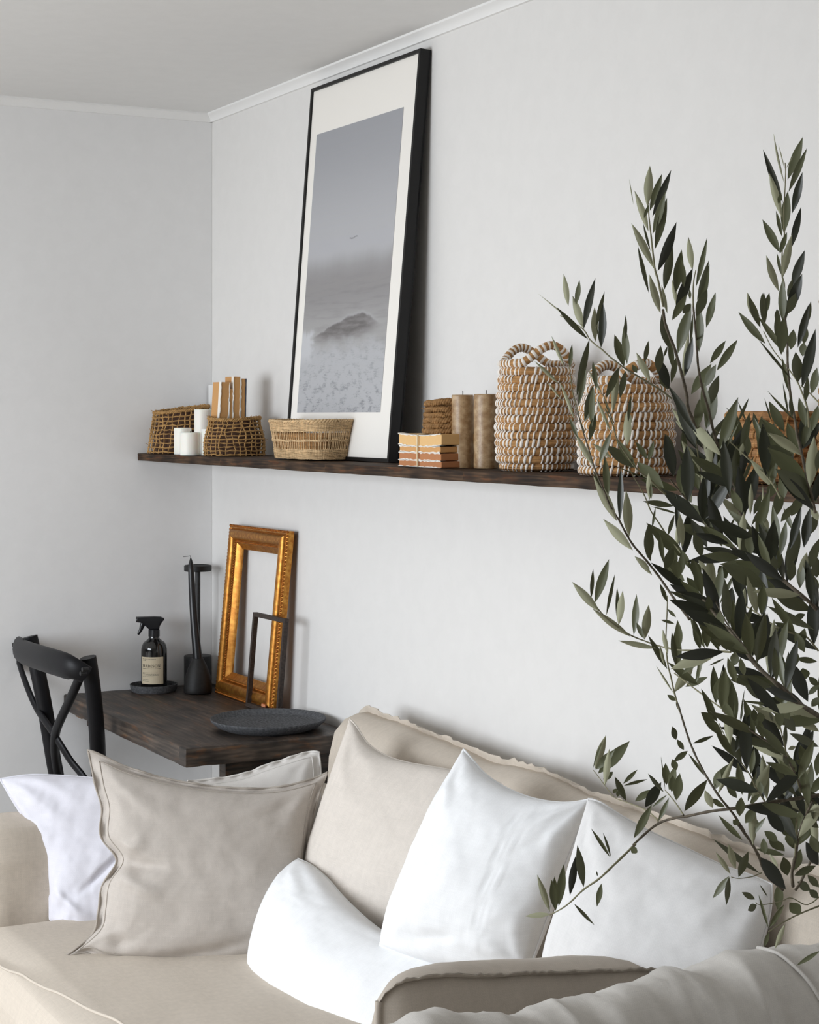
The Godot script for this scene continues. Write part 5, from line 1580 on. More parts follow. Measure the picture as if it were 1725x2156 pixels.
	leaf_at(Vector3(3.188, 1.611, 0.703), Vector3(3.192, 1.651, 0.719), 0.0107, 0)
	leaf_at(Vector3(3.14, 1.588, 0.661), Vector3(3.132, 1.623, 0.661), 0.0074, 0)
	leaf_at(Vector3(3.114, 1.572, 0.627), Vector3(3.117, 1.637, 0.62), 0.0069, 2)
	leaf_at(Vector3(3.166, 1.605, 0.673), Vector3(3.188, 1.663, 0.671), 0.0151, 1)
	leaf_at(Vector3(3.259, 1.639, 0.75), Vector3(3.276, 1.668, 0.742), 0.0092, 0)
	leaf_at(Vector3(3.155, 1.578, 0.654), Vector3(3.167, 1.626, 0.65), 0.0110, 0)
	leaf_at(Vector3(3.236, 1.645, 0.699), Vector3(3.24, 1.678, 0.686), 0.0117, 1)
	leaf_at(Vector3(3.201, 1.606, 0.668), Vector3(3.2, 1.662, 0.662), 0.0120, 1)
	leaf_at(Vector3(3.219, 1.634, 0.671), Vector3(3.22, 1.674, 0.657), 0.0095, 0)
	leaf_at(Vector3(3.219, 1.615, 0.694), Vector3(3.224, 1.65, 0.694), 0.0035, 0)
	leaf_at(Vector3(3.138, 1.595, 0.603), Vector3(3.146, 1.623, 0.585), 0.0087, 0)
	leaf_at(Vector3(3.093, 1.557, 0.598), Vector3(3.101, 1.597, 0.573), 0.0139, 1)
	leaf_at(Vector3(3.145, 1.586, 0.598), Vector3(3.165, 1.624, 0.582), 0.0099, 0)
	leaf_at(Vector3(3.118, 1.566, 0.596), Vector3(3.133, 1.594, 0.589), 0.0126, 1)
	leaf_at(Vector3(3.077, 1.542, 0.559), Vector3(3.072, 1.582, 0.541), 0.0141, 1)
	leaf_at(Vector3(3.039, 1.513, 0.533), Vector3(3.058, 1.562, 0.532), 0.0170, 1)
	leaf_at(Vector3(3.075, 1.522, 0.557), Vector3(3.077, 1.576, 0.568), 0.0129, 1)
	leaf_at(Vector3(3.073, 1.515, 0.573), Vector3(3.072, 1.552, 0.568), 0.0115, 0)
	leaf_at(Vector3(3.107, 1.563, 0.642), Vector3(3.104, 1.604, 0.659), 0.0137, 0)
	leaf_at(Vector3(3.116, 1.571, 0.646), Vector3(3.113, 1.605, 0.635), 0.0075, 1)
	leaf_at(Vector3(3.063, 1.507, 0.566), Vector3(3.036, 1.57, 0.588), 0.0116, 0)
	leaf_at(Vector3(3.023, 1.505, 0.547), Vector3(3.02, 1.542, 0.573), 0.0092, 2)
	leaf_at(Vector3(3.03, 1.479, 0.517), Vector3(3.021, 1.513, 0.527), 0.0119, 2)
	leaf_at(Vector3(3.017, 1.476, 0.568), Vector3(3.019, 1.507, 0.585), 0.0105, 0)
	leaf_at(Vector3(3.012, 1.478, 0.546), Vector3(3.007, 1.511, 0.548), 0.0092, 0)
	leaf_at(Vector3(3.095, 1.522, 0.525), Vector3(3.083, 1.541, 0.536), 0.0023, 1)
	leaf_at(Vector3(3.117, 1.522, 0.543), Vector3(3.119, 1.553, 0.529), 0.0044, 0)
	leaf_at(Vector3(3.11, 1.522, 0.524), Vector3(3.099, 1.548, 0.529), 0.0028, 0)
	leaf_at(Vector3(3.077, 1.489, 0.53), Vector3(3.095, 1.524, 0.524), 0.0039, 0)
	leaf_at(Vector3(3.05, 1.478, 0.507), Vector3(3.073, 1.529, 0.488), 0.0112, 0)
	leaf_at(Vector3(3.103, 1.479, 0.516), Vector3(3.097, 1.506, 0.511), 0.0090, 0)
	leaf_at(Vector3(3.092, 1.479, 0.519), Vector3(3.096, 1.496, 0.518), 0.0064, 2)
	leaf_at(Vector3(3.193, 1.618, 0.561), Vector3(3.172, 1.657, 0.587), 0.0104, 1)
	leaf_at(Vector3(3.198, 1.637, 0.573), Vector3(3.193, 1.677, 0.589), 0.0086, 0)
	leaf_at(Vector3(3.197, 1.64, 0.566), Vector3(3.191, 1.68, 0.566), 0.0098, 1)
	leaf_at(Vector3(3.15, 1.664, 0.525), Vector3(3.153, 1.684, 0.523), 0.0063, 0)
	leaf_at(Vector3(3.228, 1.606, 0.561), Vector3(3.213, 1.652, 0.586), 0.0085, 1)
	leaf_at(Vector3(3.271, 1.572, 0.585), Vector3(3.259, 1.62, 0.63), 0.0035, 1)
	leaf_at(Vector3(3.208, 1.622, 0.556), Vector3(3.21, 1.659, 0.556), 0.0085, 0)
	leaf_at(Vector3(3.239, 1.603, 0.575), Vector3(3.234, 1.647, 0.568), 0.0132, 1)
	leaf_at(Vector3(3.184, 1.65, 0.521), Vector3(3.185, 1.684, 0.53), 0.0112, 1)
	leaf_at(Vector3(3.201, 1.655, 0.533), Vector3(3.202, 1.681, 0.521), 0.0111, 0)
	leaf_at(Vector3(3.248, 1.609, 0.568), Vector3(3.254, 1.633, 0.569), 0.0108, 0)
	leaf_at(Vector3(3.258, 1.611, 0.566), Vector3(3.278, 1.664, 0.563), 0.0096, 0)
	leaf_at(Vector3(3.229, 1.617, 0.531), Vector3(3.232, 1.644, 0.534), 0.0110, 0)
	leaf_at(Vector3(3.282, 1.569, 0.586), Vector3(3.275, 1.606, 0.582), 0.0153, 1)
	leaf_at(Vector3(3.255, 1.601, 0.556), Vector3(3.259, 1.618, 0.556), 0.0108, 1)
	leaf_at(Vector3(3.289, 1.563, 0.586), Vector3(3.283, 1.628, 0.558), 0.0129, 0)
	leaf_at(Vector3(3.308, 1.546, 0.597), Vector3(3.305, 1.575, 0.592), 0.0070, 0)
	leaf_at(Vector3(3.335, 1.555, 0.611), Vector3(3.335, 1.584, 0.601), 0.0103, 1)
	leaf_at(Vector3(3.3, 1.566, 0.579), Vector3(3.298, 1.584, 0.573), 0.0070, 0)
	leaf_at(Vector3(3.246, 1.558, 0.569), Vector3(3.246, 1.601, 0.579), 0.0060, 0)
	leaf_at(Vector3(3.275, 1.528, 0.593), Vector3(3.27, 1.569, 0.6), 0.0026, 0)
	leaf_at(Vector3(3.271, 1.522, 0.576), Vector3(3.262, 1.558, 0.615), 0.0036, 0)
	leaf_at(Vector3(3.274, 1.529, 0.588), Vector3(3.272, 1.555, 0.591), 0.0059, 1)
	leaf_at(Vector3(3.222, 1.511, 0.556), Vector3(3.204, 1.548, 0.565), 0.0121, 1)
	leaf_at(Vector3(3.217, 1.522, 0.571), Vector3(3.217, 1.552, 0.584), 0.0022, 0)
	leaf_at(Vector3(3.133, 1.51, 0.526), Vector3(3.13, 1.535, 0.528), 0.0076, 1)
	leaf_at(Vector3(3.133, 1.486, 0.521), Vector3(3.122, 1.529, 0.508), 0.0114, 1)
	leaf_at(Vector3(3.237, 1.483, 0.553), Vector3(3.207, 1.529, 0.579), 0.0145, 1)
	leaf_at(Vector3(3.238, 1.482, 0.556), Vector3(3.225, 1.494, 0.585), 0.0121, 1)
	leaf_at(Vector3(3.26, 1.49, 0.569), Vector3(3.261, 1.524, 0.584), 0.0119, 0)
	leaf_at(Vector3(3.291, 1.517, 0.582), Vector3(3.282, 1.552, 0.584), 0.0094, 1)
	leaf_at(Vector3(3.28, 1.494, 0.576), Vector3(3.285, 1.53, 0.569), 0.0106, 1)
	leaf_at(Vector3(3.327, 1.512, 0.604), Vector3(3.332, 1.543, 0.599), 0.0092, 1)
	leaf_at(Vector3(3.114, 1.502, 0.781), Vector3(3.103, 1.529, 0.786), 0.0053, 0)
	leaf_at(Vector3(3.112, 1.469, 0.758), Vector3(3.104, 1.509, 0.78), 0.0074, 2)
	leaf_at(Vector3(3.12, 1.438, 0.748), Vector3(3.109, 1.465, 0.758), 0.0032, 0)
	leaf_at(Vector3(3.125, 1.403, 0.733), Vector3(3.1, 1.457, 0.75), 0.0116, 2)
	leaf_at(Vector3(3.1, 1.43, 0.729), Vector3(3.102, 1.483, 0.734), 0.0091, 1)
	leaf_at(Vector3(3.113, 1.5, 0.765), Vector3(3.112, 1.533, 0.756), 0.0079, 1)
	leaf_at(Vector3(3.056, 1.523, 0.734), Vector3(3.064, 1.539, 0.73), 0.0065, 1)
	leaf_at(Vector3(3.102, 1.401, 0.713), Vector3(3.091, 1.466, 0.7), 0.0086, 0)
	leaf_at(Vector3(3.082, 1.38, 0.685), Vector3(3.094, 1.437, 0.695), 0.0130, 2)
	leaf_at(Vector3(3.124, 1.367, 0.709), Vector3(3.091, 1.404, 0.732), 0.0117, 2)
	leaf_at(Vector3(3.104, 1.352, 0.67), Vector3(3.111, 1.398, 0.678), 0.0140, 1)
	leaf_at(Vector3(3.087, 1.339, 0.657), Vector3(3.079, 1.355, 0.674), 0.0071, 2)
	leaf_at(Vector3(3.082, 1.478, 0.712), Vector3(3.076, 1.497, 0.735), 0.0076, 2)
	leaf_at(Vector3(3.041, 1.464, 0.645), Vector3(3.03, 1.494, 0.687), 0.0145, 1)
	leaf_at(Vector3(3.095, 1.47, 0.739), Vector3(3.115, 1.513, 0.732), 0.0085, 0)
	leaf_at(Vector3(3.078, 1.493, 0.685), Vector3(3.089, 1.536, 0.694), 0.0114, 2)
	leaf_at(Vector3(3.072, 1.467, 0.668), Vector3(3.065, 1.504, 0.693), 0.0098, 0)
	leaf_at(Vector3(3.038, 1.475, 0.626), Vector3(3.032, 1.498, 0.639), 0.0078, 1)
	leaf_at(Vector3(3.067, 1.473, 0.645), Vector3(3.063, 1.498, 0.633), 0.0066, 1)
	leaf_at(Vector3(3.005, 1.436, 0.576), Vector3(2.977, 1.47, 0.598), 0.0183, 1)
	leaf_at(Vector3(3.027, 1.451, 0.576), Vector3(3.025, 1.507, 0.588), 0.0148, 0)
	leaf_at(Vector3(3.06, 1.424, 0.638), Vector3(3.066, 1.458, 0.646), 0.0077, 2)
	leaf_at(Vector3(3.066, 1.425, 0.64), Vector3(3.066, 1.446, 0.64), 0.0044, 0)
	leaf_at(Vector3(3.038, 1.414, 0.583), Vector3(3.026, 1.42, 0.625), 0.0085, 0)
	leaf_at(Vector3(3.005, 1.401, 0.552), Vector3(2.988, 1.412, 0.583), 0.0034, 0)
	leaf_at(Vector3(3.075, 1.389, 0.645), Vector3(3.074, 1.416, 0.639), 0.0033, 0)
	leaf_at(Vector3(3.059, 1.378, 0.609), Vector3(3.062, 1.405, 0.602), 0.0056, 0)
	leaf_at(Vector3(3.087, 1.346, 0.636), Vector3(3.083, 1.385, 0.641), 0.0066, 0)
	leaf_at(Vector3(3.05, 1.36, 0.588), Vector3(3.05, 1.402, 0.587), 0.0079, 2)
	leaf_at(Vector3(3.087, 1.337, 0.634), Vector3(3.086, 1.365, 0.623), 0.0142, 0)
	leaf_at(Vector3(3.072, 1.511, 0.706), Vector3(3.072, 1.539, 0.721), 0.0038, 2)
	leaf_at(Vector3(3.057, 1.448, 0.633), Vector3(3.045, 1.47, 0.687), 0.0017, 0)
	leaf_at(Vector3(3.021, 1.506, 0.538), Vector3(3.001, 1.525, 0.554), 0.0099, 2)
	leaf_at(Vector3(3.028, 1.458, 0.574), Vector3(3.008, 1.504, 0.577), 0.0135, 0)
	leaf_at(Vector3(3.025, 1.429, 0.562), Vector3(3.025, 1.469, 0.562), 0.0136, 1)
	leaf_at(Vector3(3.012, 1.431, 0.523), Vector3(2.988, 1.486, 0.53), 0.0162, 1)
	leaf_at(Vector3(3.047, 1.462, 0.531), Vector3(3.047, 1.514, 0.544), 0.0117, 2)
	leaf_at(Vector3(3.015, 1.461, 0.514), Vector3(3.027, 1.489, 0.51), 0.0075, 1)
	leaf_at(Vector3(3.037, 1.404, 0.536), Vector3(3.042, 1.462, 0.53), 0.0123, 0)
	leaf_at(Vector3(3.01, 1.421, 0.496), Vector3(3.004, 1.456, 0.492), 0.0113, 1)
	leaf_at(Vector3(2.997, 1.415, 0.525), Vector3(2.987, 1.444, 0.532), 0.0126, 1)
	leaf_at(Vector3(3.022, 1.392, 0.524), Vector3(3.009, 1.414, 0.534), 0.0162, 1)
	leaf_at(Vector3(3.053, 1.378, 0.526), Vector3(3.04, 1.411, 0.537), 0.0197, 1)
	leaf_at(Vector3(3.054, 1.4, 0.525), Vector3(3.052, 1.416, 0.538), 0.0086, 0)
	leaf_at(Vector3(3.024, 1.403, 0.508), Vector3(3.03, 1.424, 0.508), 0.0075, 0)
	leaf_at(Vector3(3.033, 1.361, 0.571), Vector3(3.028, 1.429, 0.57), 0.0074, 0)
	leaf_at(Vector3(3.062, 1.363, 0.588), Vector3(3.049, 1.405, 0.584), 0.0115, 2)
	leaf_at(Vector3(3.086, 1.363, 0.567), Vector3(3.076, 1.401, 0.584), 0.0145, 0)
	leaf_at(Vector3(3.098, 1.352, 0.585), Vector3(3.084, 1.385, 0.587), 0.0143, 1)
	leaf_at(Vector3(3.077, 1.336, 0.616), Vector3(3.072, 1.365, 0.613), 0.0155, 0)
	leaf_at(Vector3(3.099, 1.332, 0.618), Vector3(3.095, 1.359, 0.613), 0.0095, 0)
	leaf_at(Vector3(3.079, 1.335, 0.587), Vector3(3.069, 1.363, 0.598), 0.0084, 0)
	leaf_at(Vector3(3.025, 1.44, 0.487), Vector3(3.023, 1.484, 0.494), 0.0113, 0)
	leaf_at(Vector3(3.044, 1.462, 0.511), Vector3(3.053, 1.528, 0.473), 0.0105, 0)
	leaf_at(Vector3(3.054, 1.436, 0.493), Vector3(3.062, 1.495, 0.492), 0.0136, 2)
	leaf_at(Vector3(3.069, 1.446, 0.5), Vector3(3.082, 1.504, 0.501), 0.0111, 0)
	leaf_at(Vector3(3.074, 1.44, 0.504), Vector3(3.075, 1.478, 0.485), 0.0049, 1)
	leaf_at(Vector3(3.176, 1.462, 0.545), Vector3(3.164, 1.517, 0.548), 0.0128, 1)
	leaf_at(Vector3(3.181, 1.495, 0.555), Vector3(3.167, 1.528, 0.557), 0.0070, 1)
	leaf_at(Vector3(3.25, 1.485, 0.568), Vector3(3.235, 1.528, 0.602), 0.0147, 1)
	leaf_at(Vector3(3.272, 1.454, 0.563), Vector3(3.249, 1.494, 0.604), 0.0190, 1)
	leaf_at(Vector3(3.282, 1.428, 0.555), Vector3(3.274, 1.469, 0.61), 0.0257, 1)
	leaf_at(Vector3(3.271, 1.49, 0.575), Vector3(3.264, 1.521, 0.585), 0.0112, 0)
	leaf_at(Vector3(3.267, 1.495, 0.567), Vector3(3.28, 1.528, 0.566), 0.0112, 1)
	leaf_at(Vector3(3.316, 1.466, 0.587), Vector3(3.315, 1.494, 0.583), 0.0087, 1)
	leaf_at(Vector3(3.109, 1.404, 0.517), Vector3(3.12, 1.446, 0.524), 0.0066, 2)
	leaf_at(Vector3(3.116, 1.405, 0.517), Vector3(3.125, 1.431, 0.512), 0.0084, 0)
	leaf_at(Vector3(3.159, 1.408, 0.537), Vector3(3.151, 1.445, 0.532), 0.0029, 2)
	leaf_at(Vector3(3.104, 1.407, 0.526), Vector3(3.099, 1.439, 0.538), 0.0133, 1)
	leaf_at(Vector3(3.145, 1.427, 0.517), Vector3(3.146, 1.449, 0.508), 0.0119, 0)
	leaf_at(Vector3(3.178, 1.406, 0.533), Vector3(3.175, 1.441, 0.522), 0.0129, 0)
	leaf_at(Vector3(3.169, 1.39, 0.537), Vector3(3.165, 1.407, 0.541), 0.0070, 2)
	leaf_at(Vector3(3.107, 1.391, 0.513), Vector3(3.11, 1.416, 0.499), 0.0060, 0)
	leaf_at(Vector3(3.123, 1.361, 0.542), Vector3(3.116, 1.407, 0.563), 0.0119, 0)
	leaf_at(Vector3(3.073, 1.378, 0.528), Vector3(3.082, 1.407, 0.516), 0.0030, 0)
	leaf_at(Vector3(3.144, 1.354, 0.548), Vector3(3.142, 1.379, 0.557), 0.0130, 0)
	leaf_at(Vector3(3.158, 1.357, 0.556), Vector3(3.153, 1.392, 0.553), 0.0141, 1)
	leaf_at(Vector3(3.192, 1.355, 0.56), Vector3(3.191, 1.392, 0.573), 0.0127, 1)
	leaf_at(Vector3(3.197, 1.345, 0.557), Vector3(3.199, 1.391, 0.563), 0.0127, 0)
	leaf_at(Vector3(3.188, 1.368, 0.538), Vector3(3.179, 1.42, 0.534), 0.0116, 1)
	leaf_at(Vector3(3.12, 1.38, 0.534), Vector3(3.112, 1.404, 0.539), 0.0084, 1)
	leaf_at(Vector3(3.161, 1.355, 0.575), Vector3(3.143, 1.359, 0.616), 0.0128, 1)
	leaf_at(Vector3(3.188, 1.344, 0.557), Vector3(3.159, 1.35, 0.604), 0.0162, 1)
	leaf_at(Vector3(3.238, 1.337, 0.576), Vector3(3.218, 1.346, 0.604), 0.0125, 1)
	leaf_at(Vector3(3.079, 1.363, 0.539), Vector3(3.077, 1.379, 0.541), 0.0073, 1)
	leaf_at(Vector3(3.153, 1.33, 0.589), Vector3(3.152, 1.347, 0.601), 0.0140, 0)
	leaf_at(Vector3(3.118, 1.329, 0.603), Vector3(3.116, 1.352, 0.615), 0.0130, 1)
	leaf_at(Vector3(3.115, 1.333, 0.589), Vector3(3.103, 1.35, 0.595), 0.0071, 2)
	leaf_at(Vector3(3.223, 1.361, 0.564), Vector3(3.229, 1.404, 0.556), 0.0103, 0)
	leaf_at(Vector3(3.202, 1.401, 0.545), Vector3(3.209, 1.423, 0.529), 0.0092, 0)
	leaf_at(Vector3(3.205, 1.391, 0.529), Vector3(3.194, 1.418, 0.533), 0.0070, 0)
	leaf_at(Vector3(3.234, 1.369, 0.558), Vector3(3.248, 1.423, 0.551), 0.0102, 0)
	leaf_at(Vector3(3.222, 1.344, 0.552), Vector3(3.23, 1.398, 0.538), 0.0172, 1)
	leaf_at(Vector3(3.241, 1.372, 0.542), Vector3(3.256, 1.421, 0.544), 0.0137, 0)
	leaf_at(Vector3(3.262, 1.405, 0.538), Vector3(3.26, 1.423, 0.547), 0.0090, 2)
	leaf_at(Vector3(3.26, 1.338, 0.563), Vector3(3.269, 1.369, 0.561), 0.0101, 2)
	leaf_at(Vector3(3.263, 1.347, 0.555), Vector3(3.262, 1.384, 0.538), 0.0113, 0)
	leaf_at(Vector3(3.25, 1.336, 0.53), Vector3(3.25, 1.361, 0.531), 0.0136, 0)
	leaf_at(Vector3(3.215, 1.344, 0.56), Vector3(3.214, 1.371, 0.563), 0.0138, 0)
	leaf_at(Vector3(3.211, 1.43, 0.547), Vector3(3.209, 1.458, 0.55), 0.0127, 0)
	leaf_at(Vector3(3.237, 1.41, 0.558), Vector3(3.246, 1.436, 0.549), 0.0125, 0)
	leaf_at(Vector3(3.249, 1.388, 0.54), Vector3(3.249, 1.414, 0.529), 0.0114, 0)
	leaf_at(Vector3(3.135, 1.296, 0.765), Vector3(3.112, 1.332, 0.789), 0.0101, 2)
	leaf_at(Vector3(3.12, 1.311, 0.767), Vector3(3.122, 1.347, 0.766), 0.0051, 0)
	leaf_at(Vector3(3.15, 1.309, 0.782), Vector3(3.153, 1.36, 0.763), 0.0115, 1)
	leaf_at(Vector3(3.117, 1.289, 0.743), Vector3(3.117, 1.339, 0.732), 0.0046, 0)
	leaf_at(Vector3(3.093, 1.272, 0.708), Vector3(3.088, 1.319, 0.707), 0.0062, 0)
	leaf_at(Vector3(3.1, 1.274, 0.713), Vector3(3.102, 1.316, 0.711), 0.0109, 2)
	leaf_at(Vector3(3.078, 1.257, 0.675), Vector3(3.077, 1.307, 0.666), 0.0100, 1)
	leaf_at(Vector3(3.099, 1.255, 0.675), Vector3(3.089, 1.274, 0.678), 0.0063, 0)
	leaf_at(Vector3(3.095, 1.253, 0.671), Vector3(3.103, 1.296, 0.669), 0.0115, 2)
	leaf_at(Vector3(3.088, 1.257, 0.687), Vector3(3.081, 1.289, 0.737), 0.0089, 2)
	leaf_at(Vector3(3.1, 1.242, 0.656), Vector3(3.07, 1.25, 0.693), 0.0073, 2)
	leaf_at(Vector3(3.099, 1.215, 0.639), Vector3(3.096, 1.259, 0.667), 0.0079, 0)
	leaf_at(Vector3(3.122, 1.223, 0.66), Vector3(3.122, 1.25, 0.668), 0.0042, 2)
	leaf_at(Vector3(3.102, 1.185, 0.632), Vector3(3.092, 1.219, 0.651), 0.0026, 2)
	leaf_at(Vector3(3.071, 1.33, 0.642), Vector3(3.058, 1.353, 0.659), 0.0059, 2)
	leaf_at(Vector3(3.078, 1.348, 0.649), Vector3(3.071, 1.367, 0.653), 0.0064, 0)
	leaf_at(Vector3(3.111, 1.309, 0.609), Vector3(3.091, 1.35, 0.661), 0.0116, 0)
	leaf_at(Vector3(3.119, 1.301, 0.654), Vector3(3.115, 1.324, 0.663), 0.0063, 0)
	leaf_at(Vector3(3.139, 1.302, 0.625), Vector3(3.13, 1.316, 0.662), 0.0062, 0)
	leaf_at(Vector3(3.149, 1.291, 0.638), Vector3(3.135, 1.306, 0.659), 0.0036, 0)
	leaf_at(Vector3(3.134, 1.239, 0.664), Vector3(3.137, 1.269, 0.675), 0.0062, 2)
	leaf_at(Vector3(3.151, 1.226, 0.664), Vector3(3.153, 1.27, 0.675), 0.0082, 0)
	leaf_at(Vector3(3.117, 1.217, 0.636), Vector3(3.13, 1.271, 0.649), 0.0115, 1)
	leaf_at(Vector3(3.16, 1.251, 0.665), Vector3(3.165, 1.285, 0.672), 0.0092, 0)
	leaf_at(Vector3(3.199, 1.252, 0.664), Vector3(3.202, 1.28, 0.678), 0.0060, 0)
	leaf_at(Vector3(3.201, 1.258, 0.663), Vector3(3.201, 1.293, 0.68), 0.0070, 1)
	leaf_at(Vector3(3.137, 1.284, 0.654), Vector3(3.129, 1.294, 0.661), 0.0043, 0)
	leaf_at(Vector3(3.142, 1.277, 0.66), Vector3(3.133, 1.282, 0.674), 0.0043, 0)
	leaf_at(Vector3(3.205, 1.211, 0.671), Vector3(3.19, 1.238, 0.705), 0.0100, 1)
	leaf_at(Vector3(3.102, 1.186, 0.631), Vector3(3.122, 1.224, 0.615), 0.0126, 2)
	leaf_at(Vector3(3.136, 1.198, 0.639), Vector3(3.14, 1.207, 0.617), 0.0073, 1)
	leaf_at(Vector3(3.19, 1.213, 0.661), Vector3(3.201, 1.248, 0.664), 0.0045, 0)
	leaf_at(Vector3(3.11, 1.177, 0.634), Vector3(3.104, 1.184, 0.643), 0.0063, 0)
	leaf_at(Vector3(3.108, 1.165, 0.629), Vector3(3.109, 1.178, 0.633), 0.0032, 0)
	leaf_at(Vector3(3.077, 1.321, 0.596), Vector3(3.059, 1.34, 0.612), 0.0129, 0)
	leaf_at(Vector3(3.111, 1.328, 0.631), Vector3(3.112, 1.354, 0.637), 0.0126, 1)
	leaf_at(Vector3(3.165, 1.311, 0.635), Vector3(3.15, 1.354, 0.639), 0.0108, 1)
	leaf_at(Vector3(3.11, 1.312, 0.596), Vector3(3.099, 1.338, 0.596), 0.0078, 2)
	leaf_at(Vector3(3.125, 1.312, 0.61), Vector3(3.115, 1.33, 0.622), 0.0099, 0)
	leaf_at(Vector3(3.168, 1.303, 0.615), Vector3(3.168, 1.348, 0.609), 0.0130, 1)
	leaf_at(Vector3(3.162, 1.3, 0.607), Vector3(3.169, 1.337, 0.587), 0.0054, 0)
	leaf_at(Vector3(3.224, 1.292, 0.648), Vector3(3.228, 1.328, 0.639), 0.0158, 0)
	leaf_at(Vector3(3.266, 1.295, 0.663), Vector3(3.266, 1.331, 0.651), 0.0113, 2)
	leaf_at(Vector3(3.195, 1.313, 0.604), Vector3(3.198, 1.339, 0.601), 0.0081, 1)
	leaf_at(Vector3(3.248, 1.298, 0.62), Vector3(3.237, 1.342, 0.624), 0.0099, 2)
	leaf_at(Vector3(3.282, 1.3, 0.64), Vector3(3.292, 1.34, 0.646), 0.0108, 0)
	leaf_at(Vector3(3.287, 1.29, 0.667), Vector3(3.295, 1.315, 0.664), 0.0051, 1)
	leaf_at(Vector3(3.245, 1.327, 0.602), Vector3(3.221, 1.355, 0.651), 0.0200, 1)
	leaf_at(Vector3(3.264, 1.299, 0.55), Vector3(3.249, 1.32, 0.595), 0.0169, 1)
	leaf_at(Vector3(3.239, 1.32, 0.579), Vector3(3.219, 1.342, 0.606), 0.0106, 1)
	leaf_at(Vector3(3.192, 1.252, 0.652), Vector3(3.186, 1.291, 0.669), 0.0085, 1)
	leaf_at(Vector3(3.221, 1.258, 0.68), Vector3(3.213, 1.28, 0.686), 0.0073, 0)
	leaf_at(Vector3(3.225, 1.258, 0.674), Vector3(3.231, 1.292, 0.681), 0.0115, 0)
	leaf_at(Vector3(3.175, 1.269, 0.642), Vector3(3.169, 1.299, 0.643), 0.0097, 1)
	leaf_at(Vector3(3.285, 1.269, 0.683), Vector3(3.277, 1.297, 0.71), 0.0173, 0)
	leaf_at(Vector3(3.226, 1.258, 0.655), Vector3(3.223, 1.272, 0.667), 0.0042, 0)
	leaf_at(Vector3(3.257, 1.258, 0.669), Vector3(3.255, 1.272, 0.682), 0.0041, 1)
	leaf_at(Vector3(3.295, 1.26, 0.669), Vector3(3.302, 1.305, 0.68), 0.0132, 1)
	leaf_at(Vector3(3.324, 1.259, 0.681), Vector3(3.331, 1.286, 0.686), 0.0130, 0)
	leaf_at(Vector3(3.321, 1.268, 0.669), Vector3(3.316, 1.307, 0.658), 0.0121, 0)
	leaf_at(Vector3(3.348, 1.26, 0.699), Vector3(3.364, 1.292, 0.682), 0.0148, 0)
	leaf_at(Vector3(3.337, 1.243, 0.666), Vector3(3.34, 1.302, 0.651), 0.0130, 1)
	leaf_at(Vector3(3.306, 1.283, 0.583), Vector3(3.276, 1.307, 0.629), 0.0113, 1)
	leaf_at(Vector3(3.316, 1.282, 0.619), Vector3(3.3, 1.294, 0.635), 0.0092, 1)
	leaf_at(Vector3(3.335, 1.262, 0.621), Vector3(3.326, 1.285, 0.628), 0.0111, 0)
	leaf_at(Vector3(3.336, 1.247, 0.636), Vector3(3.333, 1.266, 0.634), 0.0101, 0)
	leaf_at(Vector3(3.342, 1.207, 0.622), Vector3(3.325, 1.252, 0.638), 0.0171, 0)
	leaf_at(Vector3(3.33, 1.23, 0.616), Vector3(3.329, 1.244, 0.619), 0.0132, 0)
	leaf_at(Vector3(3.339, 1.251, 0.606), Vector3(3.321, 1.254, 0.622), 0.0071, 0)
	leaf_at(Vector3(3.18, 1.208, 0.657), Vector3(3.192, 1.249, 0.654), 0.0059, 0)
	leaf_at(Vector3(3.144, 1.2, 0.645), Vector3(3.161, 1.211, 0.623), 0.0087, 1)
	leaf_at(Vector3(3.252, 1.197, 0.682), Vector3(3.241, 1.239, 0.678), 0.0103, 0)
	leaf_at(Vector3(3.25, 1.198, 0.682), Vector3(3.257, 1.229, 0.679), 0.0114, 1)
	leaf_at(Vector3(3.314, 1.23, 0.702), Vector3(3.317, 1.261, 0.716), 0.0095, 1)
	leaf_at(Vector3(3.279, 1.253, 0.691), Vector3(3.273, 1.245, 0.709), 0.0022, 0)
	leaf_at(Vector3(3.368, 1.232, 0.696), Vector3(3.36, 1.247, 0.738), 0.0108, 1)
	leaf_at(Vector3(3.352, 1.216, 0.688), Vector3(3.343, 1.232, 0.717), 0.0118, 0)
	leaf_at(Vector3(3.34, 1.225, 0.677), Vector3(3.324, 1.231, 0.693), 0.0089, 0)
	leaf_at(Vector3(3.304, 1.248, 0.697), Vector3(3.305, 1.264, 0.695), 0.0111, 0)
	leaf_at(Vector3(3.318, 1.238, 0.694), Vector3(3.321, 1.26, 0.701), 0.0090, 0)
	leaf_at(Vector3(3.262, 1.178, 0.688), Vector3(3.244, 1.214, 0.698), 0.0082, 0)
	leaf_at(Vector3(3.293, 1.185, 0.687), Vector3(3.278, 1.21, 0.7), 0.0101, 1)
	leaf_at(Vector3(3.257, 1.177, 0.688), Vector3(3.249, 1.188, 0.701), 0.0092, 1)
	leaf_at(Vector3(3.333, 1.206, 0.667), Vector3(3.309, 1.209, 0.692), 0.0030, 0)
	leaf_at(Vector3(3.375, 1.214, 0.694), Vector3(3.365, 1.226, 0.711), 0.0039, 0)
	leaf_at(Vector3(3.308, 1.185, 0.692), Vector3(3.305, 1.221, 0.683), 0.0020, 0)
	leaf_at(Vector3(3.311, 1.191, 0.703), Vector3(3.313, 1.21, 0.705), 0.0018, 0)
	leaf_at(Vector3(3.311, 1.184, 0.673), Vector3(3.31, 1.199, 0.674), 0.0081, 0)
	leaf_at(Vector3(3.336, 1.188, 0.683), Vector3(3.331, 1.198, 0.683), 0.0090, 1)
